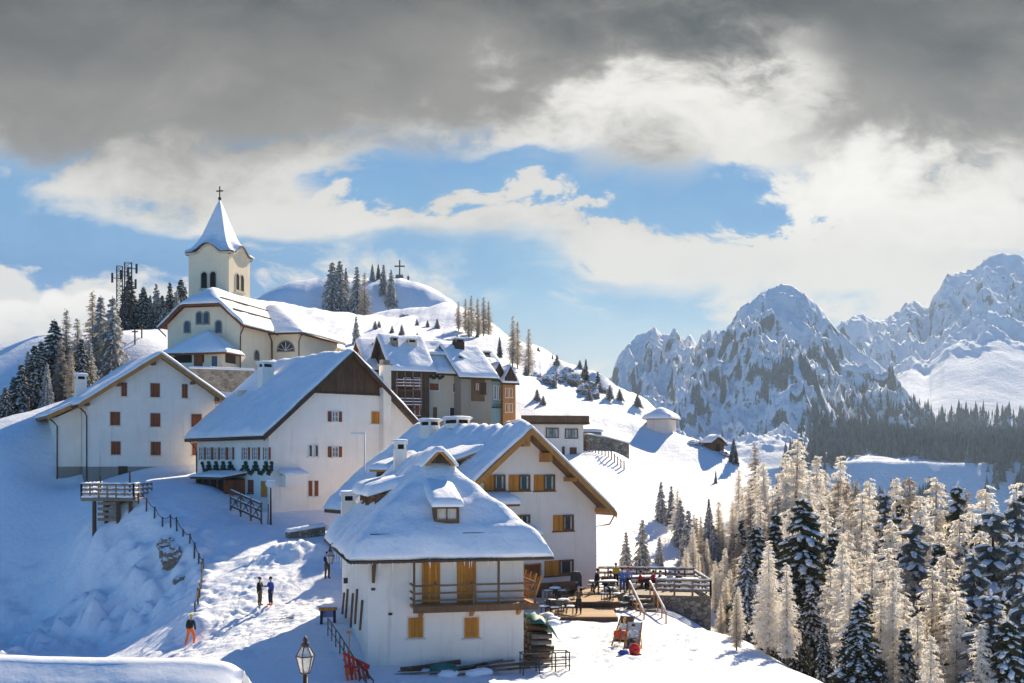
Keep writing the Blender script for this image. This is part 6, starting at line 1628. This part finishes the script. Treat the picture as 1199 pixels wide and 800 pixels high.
# deckchairs with two sunbathers on the snow
def deckchair(loc, rz, label, cloth):
    t = thing('deckchair', label, 'deckchair', loc, rz, 'deckchairs on the snow'); t.scale = (1.2,1.2,1.3)
    for s in (-1, 1):
        mb = MB(); mb.bar((s*.32,-.72,.03),(s*.32,.66,1.12),.055); mb.build('rail', 'wood_beam', t)
        mb = MB(); mb.bar((s*.27,.72,.02),(s*.27,-.28,.52),.05); mb.build('leg', 'wood_beam', t)
        mb = MB(); mb.bar((s*.29,.30,.82),(s*.29,.80,.02),.045); mb.build('strut', 'wood_beam', t)
    mb = MB(); mb.mat(0, True)
    pr_ = [(-.55,.20),(-.2,.30),(.05,.42),(.3,.72),(.62,1.12)]
    for k in range(4): a, b = pr_[k], pr_[k+1]; mb.poly([(-.29,a[0],a[1]),(.29,a[0],a[1]),(.29,b[0],b[1]),(-.29,b[0],b[1])]); mb.poly([(-.29,a[0],a[1]-.012),(-.29,b[0],b[1]-.012),(.29,b[0],b[1]-.012),(.29,a[0],a[1]-.012)])
    mb.build('sling', cloth, t); return t
for px, D, rz, lb, cl in ((730,60.5,R(-24),'wooden deckchair with a brown sling, turned towards the inn','brown_cloth'),(741,58.6,R(-14),'wooden deckchair with pale cloth right beside the red backpack','white_cloth')):
    g = G(px, D); deckchair(g, rz, lb, cl)
g = G(730, 60.5); person(g+Vector((0,0,.03)), R(-24), 'fair haired person reclining in the deckchair with an orange red cloth', 'white_cloth', 'grey_cloth', 'hair_blond', 'lounge', boots='brown_cloth', arms='fwd')
g = G(741, 58.6); person(g+Vector((0,0,.03)), R(-14), 'dark haired person reclining in the right deckchair', 'white_cloth', 'olive_cloth', 'black_cloth', 'lounge', arms='fwd')
g = G(743, 57.4)
t = thing('backpack', 'red backpack set on the snow in front of the deckchairs', 'backpack', g, .3)
mb = MB(); mb.mat(0, True); mb.blob((0,0,.30), (.32,.22,.34), 4, 12, 8, .05); b_ = mb.build('pack', 'red_cloth', t)
mb = MB(); mb.mat(0, True); mb.blob((0,-.2,.22), (.2,.1,.16), 5, 10, 6, .05); mb.build('pocket', 'red', t)
mb = MB(); mb.mat(0, True); mb.blob((-.02,.02,.02), (.42,.26,.12), 6, 10, 6, .1); mb.build('base', 'black_cloth', t)
g = G(730, 60.5)+Vector((-.25,-.55,.86))
mb = MB(); n_ = 9
for i in range(n_):
    for j in range(6): mb.v.append((g.x-.33+.66*i/(n_-1)+.04*math.sin(j*2), g.y+.12-.30*j/5, g.z-.42*(j/5)**1.6+.03*math.sin(i*1.9+j)-.10*(abs(i-4)/4)**2))
for i in range(n_-1):
    for j in range(5): mb.face((i*6+j, (i+1)*6+j, (i+1)*6+j+1, i*6+j+1))
mb.sm = [True]*len(mb.f); o = mb.build('cloth', 'red_orange', None); o.modifiers.new('thick', 'SOLIDIFY').thickness = .04; tag(o, 'orange red cloth spread over the knees of a sunbather', 'cloth')
g = G(730, 56.8)
mb = MB(); mb.mat(0, True); mb.blob(g+Vector((0,0,.12)), (.30,.22,.16), 8, 10, 6, .22); o = mb.build('bag', 'blue_cloth', None); tag(o, 'crumpled blue bag on the snow beside the red backpack', 'bag')

# ================================================================== around the inn
# handrail down the side path
t = thing('handrail', 'thin iron handrail along the steps left of the inn', 'railing', (0,0,0))
hp_ = [P(384,724,58.5), P(398,744,55), P(413,768,51.5), P(437,797,47.8)]
mb = MB(); mb.mat(0, True); mb.tube(hp_, .035, 6); mb.build('rail', 'metal_dark', t)
mb = MB(); mb.mat(0, True); mb.tube([p-Vector((0,0,.45)) for p in hp_], .025, 6); mb.build('rail', 'metal_dark', t)
for i in range(3):
    for k in range(3 if i < 2 else 4):
        c = hp_[i].lerp(hp_[i+1], k/3); mb = MB(); mb.bar(c, (c.x, c.y, gz(c.x,c.y)-.2), .05); mb.build('post', 'metal_dark', t)
# red rescue sled leaning on the rail, wooden shovel behind it
c = P(416, 768, 51.0); zg_ = gz(c.x, c.y)
t = thing('sled', 'red slatted sled propped against the iron handrail', 'sled', (c.x+.1, c.y-.2, zg_), R(28))
for k in range(6):
    mb = MB(); x = -.55+k*.2; mb.bar((x,-.35,.0),(x,.15,1.25-.14*k),.12,.04); mb.build('slat', 'red' if k % 2 else 'red_orange', t)
mb = MB(); mb.bar((-.65,-.14,.62),(.55,-.14,.45),.06,.1); mb.build('cross_bar', 'red', t)
mb = MB(); mb.bar((-.65,-.02,1.2),(.6,-.02,.5),.08,.12); mb.build('top_bar', 'red', t)
t = thing('shovel', 'wooden handled shovel standing behind the red sled', 'shovel', (c.x-.35, c.y+.5, gz(c.x-.35, c.y+.5)), .3)
mb = MB(); mb.mat(0, True); mb.tube([(0,0,.3),(0,.05,2.0)], .028, 7); mb.build('handle', 'wood_beam', t)
mb = MB(); mb.box(-.2,.2,-.02,.02,-.1,.42); mb.build('blade', 'wood_beam', t)
mb = MB(); mb.box(-.1,.1,-.02,.1,1.9,2.0); mb.build('grip', 'wood_beam', t)
# small stand by the corner
g = G(384, 61.5)
t = thing('stand', 'little purple stand with an orange top near the inn corner', 'stand', g, .2)
for sx in (-1, 1):
    mb = MB(); mb.box(sx*.36-.07,sx*.36+.07,-.2,.2,-.1,.72); mb.build('leg', 'navy_cloth', t)
mb = MB(); mb.box(-.5,.5,-.25,.25,.72,.84); mb.build('top', 'wood_honey', t); mb = MB(); mb.box(-.29,.29,.1,.14,.3,.7); mb.build('panel', 'lilac_cloth', t)
# junk under the front wall
h = near
def HW(x, y): w_ = h.wld((x, y, 0)); return Vector((w_.x, w_.y, gz(w_.x, w_.y)))
ctr = HW(4.4, -1.0)
t = thing('log_heap', 'untidy heap of old logs and poles half snowed under by the inn wall', 'logs', ctr, h.th)
rnd = random.Random(3)
for k in range(12):
    x, y = rnd.uniform(-2.2,2.2), rnd.uniform(-.6,.4); l = rnd.uniform(1.2,3.2); a = rnd.uniform(-.25,.35); z_ = .08+.1*(k % 4)
    mb = MB(); mb.mat(0, True); mb.tube([(x-l/2*math.cos(a), y-l/2*math.sin(a), z_), (x+l/2*math.cos(a), y+l/2*math.sin(a), z_+.12)], rnd.uniform(.045,.085), 7); mb.build('log', ('wood_dark','wood_grey','wood_brown')[k % 3], t)
mb = MB(); mb.mat(0, True)
for k in range(7): mb.blob((rnd.uniform(-2,2), rnd.uniform(-.7,.3), .14), (rnd.uniform(.3,.6),rnd.uniform(.2,.35),.2), k, 10, 6, .15); mb.v = mb.v
mb.build('snow_clumps', 'snow_roof', t)
o_ = HW(3.4, -1.1); mb = MB(); mb.mat(0, True); mb.blob(o_+Vector((0,0,.18)), (.75,.4,.32), 9, 14, 8, .15); o = mb.build('tarpaulin', 'tarp_green', None); tag(o, 'crumpled green tarpaulin on the log heap below the inn windows', 'tarpaulin')
# woodpile with a tarp at the right corner
o_ = HW(W4+.9, 1.6)
t = thing('woodpile', 'stacked firewood under a torn green sheet at the inn corner', 'woodpile', o_, h.th)
for i in range(9):
    for j in range(7):
        if j > 6-abs(i-3)*.6: continue
        mb = MB(); mb.mat(0, True); x, z_ = 0, .12+j*.3; y = -1.6+i*.36
        mb.tube([(-.5,y+rnd.uniform(-.05,.05),z_),(.5+rnd.uniform(-.1,.15),y,z_)], rnd.uniform(.11,.15), 7); mb.build('log', ('wood_grey','wood_brown','wood_dark','wood_grey')[(i*2+j) % 4], t)
mb = MB(); mb.mat(0, True)
N_ = 10
for i in range(N_):
    for j in range(6):
        y = -1.9+3.4*i/(N_-1); u = j/5; mb.v.append((-.6+1.5*u, y, 2.35-.9*max(0,u-.45)**1.2*2.2-.09*(i-3)**2*.35+.08*math.sin(i*2+j*3)))
for i in range(N_-1):
    for j in range(5): mb.face((i*6+j,(i+1)*6+j,(i+1)*6+j+1,i*6+j+1))
sh_ = mb.build('sheet', 'tarp_green', t); sh_.modifiers.new('thick', 'SOLIDIFY').thickness = .03
mb = MB(); mb.mat(0, True)
for k in range(6): mb.blob((rnd.uniform(-.4,.9), -1.6+k*.55, 2.3-.12*abs(k-2)-.1), (.35,.35,.16), k, 9, 5, .15)
mb.build('snow_clumps', 'snow_roof', t)
o_ = HW(W4+.6, -1.6)
t = thing('ski_rack', 'low dark metal rack standing in the snow beside the woodpile', 'rack', o_, h.th)
for x in (-1.1, -.3, .5, 1.2):
    mb = MB(); mb.bar((x,-.25,-.1),(x,-.25,.95),.05); mb.bar((x,.35,-.1),(x,.35,.95),.05); mb.bar((x,-.25,.93),(x,.35,.93),.05); mb.build('frame', 'metal_dark', t)
for z_ in (.3,.6,.95):
    for y in (-.25,.35): mb = MB(); mb.bar((-1.15,y,z_),(1.25,y,z_),.045); mb.build('bar', 'metal_dark', t)

# ================================================================== left slope: crest fence, viewing platform, fences at the big house
t = thing('snow_fence', 'line of short dark posts with sagging net along the crest of the bank', 'fence', (0,0,0))
crest = [Vector((P(*q).x, q[2], 0)) for q in ((162,594,84.5),(200,622,81),(222,645,78.5),(238,668,75.5),(236,685,72),(232,715,68),(226,738,65.5))]
tot = []
for a, b in zip(crest[:-1], crest[1:]):
    n = max(2, int((b-a).length/1.05))
    for k in range(n): tot.append(a.lerp(b, k/n))
prev = None
for k, c in enumerate(tot):
    z_ = gz(c.x, c.y); tp_ = Vector((c.x+.05*math.sin(k), c.y, z_+.85+.15*math.sin(k*1.7)))
    mb = MB(); mb.bar((c.x, c.y, z_-.4), tp_, .09); mb.build('post', 'wood_dark', t)
    if prev is not None:
        mb = MB(); mb.mat(0, True); mid = (prev+tp_)/2-Vector((0,0,.22)); mb.tube([prev-Vector((0,0,.1)), mid, tp_-Vector((0,0,.1))], .025, 5); mb.build('net_line', 'wood_dark', t)
    prev = tp_
# exposed rocks in the bank and on the slopes
def rock(px, py_or_none, D, r, label, seed, mat='rock', dz=0.0, grp=None):
    g = G(px, D, dz); mb = MB(); mb.mat(0, False)
    bm = bmesh.new(); bmesh.ops.create_icosphere(bm, subdivisions=4, radius=1)
    for v in bm.verts:
        n = v.co.copy(); f = 1+.35*mnoise.fractal(n*1.3+Vector((seed*3.1,0,0)), 1, 2, 4)+.18*mnoise.noise(n*4+Vector((seed,5,0)))
        f += .12*(mnoise.voronoi(n*2.2+Vector((seed,1,2)))[0][0]-.4)
        v.co = Vector((n.x*r[0]*f, n.y*r[1]*f, n.z*r[2]*f))
    me = bpy.data.meshes.new('rock'); bm.to_mesh(me); bm.free(); me.materials.append(M[mat])
    o = link('rock', me); o.location = g; o.rotation_euler = (0,0,seed*.7); tag(o, label, 'rock', grp); return o
for px, D, r, lb, sd in ((205,78.6,(1.0,.8,.9),'dark rock face showing in the steep bank below the crest fence',1),(197,79.6,(.8,.7,.7),'smaller dark rock higher up the bank below the fence',2),(212,76.4,(.8,.6,.7),'lowest dark rock in the bank beside the path',3),
    (655,176,(2.0,1.4,1.4),'brown crag on the slope right of the orange house',4),(668,170,(1.8,1.4,1.3),'brown crag in the middle of the rocky slope',5),(688,166,(2.3,1.6,1.7),'broad tan crag above the flat roofed building',6),(676,184,(1.5,1.2,1.2),'small crag higher on the rocky slope',7),(640,166,(1.7,1.3,1.3),'snow covered crag behind the orange house',8),(650,190,(1.4,1.2,1.1),'crag high up near the small firs',9),(627,172,(1.3,1.1,1.0),'boulder between the frosted larches and the orange house',10),
    (665,192,(1.6,1,.7),'dark rock ledge high on the ridge',11),(702,170,(1.5,1.1,.8),'low rock on the ridge above the flat roof',12),
    (816,143,(1.7,.9,.6),'ochre rock breaking through the snow below the chapel',13),(846,140,(.9,.7,.5),'ochre rock beside the wooden hut',14),(880,132,(1.5,1,.8),'rock half hidden by the first larches at the spur end',15)):
    rock(px, None, D, r, lb, sd, dz=-.25)
# dry stone wall right of the flat building
p0, p1 = G(688, 128), G(736, 131)
t = thing('dry_stone_wall', 'long dry stone wall running right from the flat roofed building', 'wall', (p0.x, p0.y, 0), math.atan2(p1.y-p0.y, p1.x-p0.x))
Lw = (p1-p0).length; zt0 = (HY-509)/FPX*128
mb = MB(); mb.prism([(0,0,-4),(Lw,0,-4),(Lw,0,zt0-1.0),(Lw*.5,0,zt0-.35),(0,0,zt0)], (0,.8,0)); mb.build('masonry', 'stone_dark', t)
snow_sheet('snow', lambda x, y: np.interp(x, [0,Lw*.5,Lw], [zt0,zt0-.35,zt0-1.0]), 0, Lw, -.05, .85, .22, 5, t, step=.25, edge=.25)
t = thing('pasture_fence', 'row of tiny fence stakes in the snow below the flat building', 'fence', (0,0,0))
for k in range(12):
    g = G(690+k*3.7, 126-k*.5); mb = MB(); mb.box(g.x-.06,g.x+.06,g.y-.06,g.y+.06,g.z-.3,g.z+1.0); mb.build('stake', 'wood_grey', t)
mb = MB(); pts = [G(690+k*3.7, 126-k*.5, .8) for k in range(12)]; mb.mat(0, True); mb.tube(pts, .03, 5); mb.build('wire', 'wood_grey', t)

# viewing platform
D_ = 84; px0, px1 = 96, 157; zt_ = (HY-583)/FPX*D_
t = thing('viewing_platform', 'snowy timber viewing platform on props, sticking out of the blue bank', 'platform', (0,0,0))
x0, x1 = X_(px0,D_), X_(px1,D_); y0, y1 = D_-.2, D_+4.2
mb = MB(); mb.box(x0, x1, y0, y1, zt_-.25, zt_); fl = mb.build('floor', 'wood_grey', t)
snow_sheet('snow', lambda x, y: x*0+zt_, x0+.1, x1-.1, y0+.1, y1-.1, .3, 7, fl, step=.25)
for x in np.linspace(x0+.9, x1-.3, 4):
    for y in (y0+.3, y1-.4): mb = MB(); mb.box(x-.12,x+.12,y-.12,y+.12,min(gz(x,y), zt_)-.8,zt_-.26); mb.build('prop', 'wood_dark', t)
for k in range(4):
    mb = MB(); mb.box(x0+1.2,x0+2.6,y0+.12,y0+.2,zt_-.55-k*.4,zt_-.32-k*.4); mb.build('skirt_board', 'wood_grey', t)
mb = MB(); mb.box(x0+1.0,x1-.2,y0+1.8,y0+1.9,zt_-2.2,zt_-.27); mb.build('back_boarding', 'wood_dark', t)
railing((x0,y0+.1,zt_), (x1,y0+.1,zt_), 6, 1.0, (.3,.65,1.0), 'wood_grey', True, t); railing((x0,y0+.1,zt_), (x0,y1-.1,zt_), 4, 1.0, (.3,.65,1.0), 'wood_grey', True, t); railing((x1,y0+.1,zt_), (x1,y1-.1,zt_), 4, 1.0, (.3,.65,1.0), 'wood_grey', True, t)
for px, hh_ in ((152, 2.0), (118, 1.6)):
    mb = MB(); x = X_(px, D_+2); mb.bar((x,D_+2,zt_),(x,D_+2,zt_+hh_),.1); mb.build('mast', 'wood_dark', t)
c = Vector((X_(131,D_+2.2), D_+2.2, zt_+.25))
t = thing('deck_sled', 'small bright yellow green sled standing on the viewing platform', 'sled', c, .5)
for s in (-1, 1): mb = MB(); mb.bar((s*.22,-.5,.05),(s*.22,.3,.75),.06,.1); mb.build('runner', 'yellow_cloth', t)
mb = MB(); mb.box(-.26,.26,-.2,.0,.35,.42); mb.build('seat', 'yellow_cloth', t); t.name = 'yellow_sled'
# snowy picnic bench by the left house wall
for px, py, lb in ((104,565,'first of two leafless young trees at the plain white house'),(118,563,'second leafless young tree nearer the cellar door')): pass
# rail fence and X fence in front of the big house
h = big
t = thing('rail_fence', 'snow topped rail fence below the porch of the big white house', 'fence', (0,0,0))
pa, pb_ = P(230, 586, 95), P(277, 590, 90.5)
railing((pa.x,pa.y,pa.z-.75), (pb_.x,pb_.y,pb_.z-.75), 5, 1.0, (.3,.6,.9), 'wood_grey', True, t)
for k in range(6):
    c = pa.lerp(pb_, k/5); mb = MB(); mb.box(c.x-.08,c.x+.08,c.y-.08,c.y+.08,gz(c.x,c.y)-.6,c.z-.6); mb.build('prop', 'wood_dark', t)
t = thing('cross_braced_fence', 'old fence with crossed braces in the blue shade by the globe lamp', 'fence', (0,0,0))
pa, pb_ = G(270, 88.5), G(306, 86.5)
for z_ in (.35, 1.0, 1.55):
    mb = MB(); mb.bar(pa+Vector((0,0,z_)), pb_+Vector((0,0,z_)), .08, .14); rl = mb.build('rail', 'wood_brown', t)
    mb = MB(); mb.mat(0, True); mb.tube([pa.lerp(pb_,k/8)+Vector((0,0,z_+.1)) for k in range(9)], .045, 6); mb.build('rail_snow', 'snow_roof', rl)
for k in range(4):
    c = pa.lerp(pb_, k/3); mb = MB(); mb.bar(c-Vector((0,0,.4)), c+Vector((0,0,1.7)), .11); mb.build('post', 'wood_brown', t)
    if k < 3:
        d = pa.lerp(pb_, (k+1)/3); mb = MB(); mb.bar(c+Vector((0,0,.1)), d+Vector((0,-.06,1.5)), .07); mb.build('brace', 'wood_brown', t); mb = MB(); mb.bar(d+Vector((0,0,.1)), c+Vector((0,.06,1.5)), .07); mb.build('brace', 'wood_brown', t)
# low snow-capped wall in the shade
p0, p1 = G(338, 82), G(381, 84)
t = thing('low_wall', 'low snow capped wall in the shade behind the inn', 'wall', (p0.x,p0.y,0), math.atan2(p1.y-p0.y, p1.x-p0.x)); Lw = (p1-p0).length
za, zb_ = p0.z+.45, p1.z+.7
mb = MB(); mb.prism([(0,0,p0.z-1),(Lw,0,p1.z-1),(Lw,0,zb_),(0,0,za)], (0,.5,0)); mb.build('masonry', 'stone_dark', t)
snow_sheet('snow', lambda x, y: za+(zb_-za)*x/Lw, 0, Lw, -.05, .55, .3, 5, t, step=.25, edge=.25)

# ================================================================== lamps, masts, crosses
def lantern(px, py_top, D, label, sc_=1.0, post=True):
    g = G(px, D); zt_ = (HY-py_top)/FPX*D; hl = 1.0*sc_
    t = thing('street_lamp', label, 'street lamp', g, .35); H_ = zt_-g.z
    mb = MB(); mb.mat(0, True); 
    if post: mb.lathe([(.14,-.5),(.14,.5),(.09,.6),(.06,.8),(.05,H_-hl)], 12); mb.build('post', 'metal_brown', t)
    else: mb.tube([(0,0,H_-.5),(0,0,H_+.12),(.5,.1,H_+.2),(1.25,.2,H_+.1)], .03, 7); mb.build('bracket', 'metal_brown', t); t.name = 'hanging_lantern'
    z0 = H_-hl; r0, r1 = .13*sc_, .25*sc_; z1 = z0+.48*sc_
    mb = MB(); n = 6
    A = [Vector((r0*math.cos(k*math.pi/3), r0*math.sin(k*math.pi/3), z0+.03)) for k in range(6)]; B = [Vector((r1*math.cos(k*math.pi/3), r1*math.sin(k*math.pi/3), z1)) for k in range(6)]
    C_ = [Vector((.09*sc_*math.cos(k*math.pi/3), .09*sc_*math.sin(k*math.pi/3), z1+.26*sc_)) for k in range(6)]
    for k in range(6):
        j = (k+1) % 6; mb.bar(A[k], B[k], .022*sc_); mb.bar(B[k], B[j], .03*sc_); mb.bar(A[k], A[j], .025*sc_); mb.bar(B[k], C_[k], .022*sc_)
    cage = mb.build('lantern_frame', 'metal_brown', t)
    mb = MB()
    for k in range(6): j = (k+1) % 6; q = .94; mb.poly([A[k]*q+Vector((0,0,A[k].z*(1-q))), A[j]*q+Vector((0,0,A[k].z*(1-q))), B[j]*q+Vector((0,0,B[k].z*(1-q))), B[k]*q+Vector((0,0,B[k].z*(1-q)))])
    mb.build('lantern_glass', 'lamp_glass', cage)
    mb = MB(); 
    for k in range(6): j = (k+1) % 6; q = .97; mb.poly([B[k]*q+Vector((0,0,B[k].z*(1-q))), B[j]*q+Vector((0,0,B[k].z*(1-q))), C_[j], C_[k]])
    mb.build('lantern_roof', 'lamp_glass', cage)
    mb = MB(); mb.mat(0, True); mb.lathe([(.10*sc_,z1+.24*sc_),(.12*sc_,z1+.30*sc_),(.05*sc_,z1+.36*sc_),(.07*sc_,z1+.42*sc_),(.02*sc_,z1+.52*sc_)], 10); mb.build('finial', 'metal_brown', cage)
    mb = MB(); mb.mat(0, True); mb.blob((0,0,z0+.25*sc_), (.08*sc_,.08*sc_,.15*sc_), 2, 10, 7, 0); mb.build('bulb_shade', 'lamp_milk', cage)
    return t
def glassy(name, c, al):
    m, nt, b = new_mat(name); b.inputs['Base Color'].default_value = (*c, 1); b.inputs['Roughness'].default_value = .15; b.inputs['Alpha'].default_value = al
    n = fbm(nt, coords(nt), 9, 4); nt.links.new((n.step(.3,.8)*.25+al).s, b.inputs['Alpha']); M[name] = m
glassy('lamp_glass', (.85,.85,.82), .38); M['lamp_milk'] = simple('lamp_milk', (.78,.72,.55), .5, var=.1)
lantern(357.5, 745, 24.5, 'old street lantern on a brown post at the bottom edge', .84)
lantern(386.5, 640, 60, 'white glazed lantern hung from a bracket under the left eave of the inn', .95, False)
g = G(317, 86.5); H_ = (HY-562)/FPX*86.5-g.z
t = thing('street_lamp', 'tall post with a round white globe before the big white house', 'street lamp', g)
mb = MB(); mb.mat(0, True); mb.lathe([(.09,-.5),(.08,1),(.05,H_-.5)], 10); mb.build('post', 'metal_dark', t)
mb = MB(); mb.mat(0, True); mb.blob((0,0,H_-.3), (.42,.42,.34), 1, 14, 9, 0); mb.build('globe', 'white_paint', t)
mb = MB(); mb.mat(0, True); mb.blob((0,0,H_-.05), (.38,.38,.16), 2, 12, 6, .04); mb.build('snow', 'snow_roof', t)
mb = MB(); mb.bar((-.25,.1,-.4),(-.2,.1,1.6),.07); mb.build('brace', 'metal_dark', t)
g = G(427, 87); H_ = (HY-508)/FPX*87-g.z
t = thing('street_lamp', 'slim white lamp mast with a horizontal arm in front of the big gable', 'street lamp', g)
mb = MB(); mb.mat(0, True); mb.lathe([(.09,-.5),(.08,1),(.05,H_)], 8); mb.build('post', 'white_paint', t)
mb = MB(); mb.box(-1.05,.05,-.14,.14,H_-.02,H_+.12); hd_ = mb.build('lamp_head', 'white_paint', t)
# lattice masts behind the church wood
def mast(px, top, D, wd, label, n):
    g = G(px, D); H_ = (HY-top)/FPX*D-g.z; t = thing('radio_mast', label, 'mast', g, .4)
    w_ = wd/2; cs = [(-w_,-w_),(w_,-w_),(w_,w_),(-w_,w_)]
    for x, y in cs: mb = MB(); mb.bar((x,y,-1),(x,y,H_),.12); mb.build('leg', 'metal_dark', t)
    mb = MB()
    for k in range(n):
        z0, z1 = H_*k/n, H_*(k+1)/n
        for i in range(4):
            a, b = cs[i], cs[(i+1) % 4]; mb.bar((*a,z0),(*b,z1),.06); mb.bar((*a,z1),(*b,z1),.06)
    mb.build('lattice', 'metal_dark', t)
    for k, (dz, dx) in enumerate(((.92,.9),(.82,-.8),(.7,.8))): mb = MB(); mb.bar((0,0,H_*dz),(dx*1.3,-.3,H_*dz),.1); mb.box(dx*1.3-.15,dx*1.3+.15,-.5,-.1,H_*dz-.7,H_*dz+.7); mb.build('antenna', 'metal_dark', t)
    return t
mast(150, 308, 166, 1.0, 'tall dark lattice radio mast rising from the firs', 14); mast(140, 312, 165, .8, 'thinner lattice mast with aerials left of the tall one', 14)
for px, top, D, lb in ((158,386,146,'bare wooden pole on the snow left of the church'),(166,380,148,'thin pole standing nearer the church'),(33,478,112,'thin dark pole on the left snow slope')):
    g = G(px, D); H_ = max(1.5, (HY-top)/FPX*D-g.z); t = thing('pole', lb, 'pole', g)
    mb = MB(); mb.mat(0, True); mb.tube([(0,0,-.5),(0,0,H_)], .10, 7); mb.build('shaft', 'wood_dark', t); mb = MB(); mb.box(-.4,.4,-.06,.06,H_-.35,H_-.2); mb.build('cross_arm', 'wood_dark', t)
g = G(468, 281); H_ = (HY-305)/FPX*281-g.z
t = thing('summit_cross', 'tall dark cross on a stone base at the top of the hill', 'cross', g)
mb = MB(); mb.box(-.16,.16,-.16,.16,0,H_); mb.build('upright', 'wood_dark', t); mb = MB(); mb.box(-1.3,1.3,-.14,.14,H_*.66,H_*.66+.32); mb.build('cross_beam', 'wood_dark', t)
mb = MB(); mb.prism([(-1.3,-.9,-1),(1.3,-.9,-1),(.9,-.9,1.1),(-.9,-.9,1.1)], (0,1.8,0)); mb.build('base', 'stone_dark', t)
person(G(478, 281), R(20), 'tiny dark person standing beside the summit cross', 'black_cloth', 'black_cloth', 'hair', scale=1.1)
rock(474, None, 232, (1.4,1.2,1.0), 'single dark boulder on the hillside below the summit cross', 21)
# ski left lying on the way
g = G(338, 64, .05)
t = thing('ski', 'dark ski lying flat on the trodden snow near the path', 'ski', g, .5)
mb = MB(); mb.mat(0, False); mb.prism([(-.9,-.05,0),(.8,-.05,0),(.95,-.03,.08),(.8,-.05,.025),(-.9,-.05,.025)], (0,.1,0)); mb.build('base', 'metal_dark', t); mb = MB(); mb.box(-.15,.15,-.04,.04,.025,.09); mb.build('binding', 'metal_grey', t)
# ------------------------------------------------------------------ thin air
mb = MB(); mb.box(-2600, 2600, -60, 2900, -330, 430)
hz = mb.build('haze', [], None); hz.data.materials.clear()
hm = bpy.data.materials.new('haze'); hm.use_nodes = True; t_ = hm.node_tree; t_.nodes.clear()
ho = t_.nodes.new('ShaderNodeOutputMaterial'); pv = t_.nodes.new('ShaderNodeVolumePrincipled')
pv.inputs['Color'].default_value = (0.62, 0.80, 1.0, 1); pv.inputs['Density'].default_value = 0.00012; pv.inputs['Anisotropy'].default_value = 0.2
t_.links.new(pv.outputs[0], ho.inputs['Volume']); hz.data.materials.append(hm); tag(hz, kind='stuff')
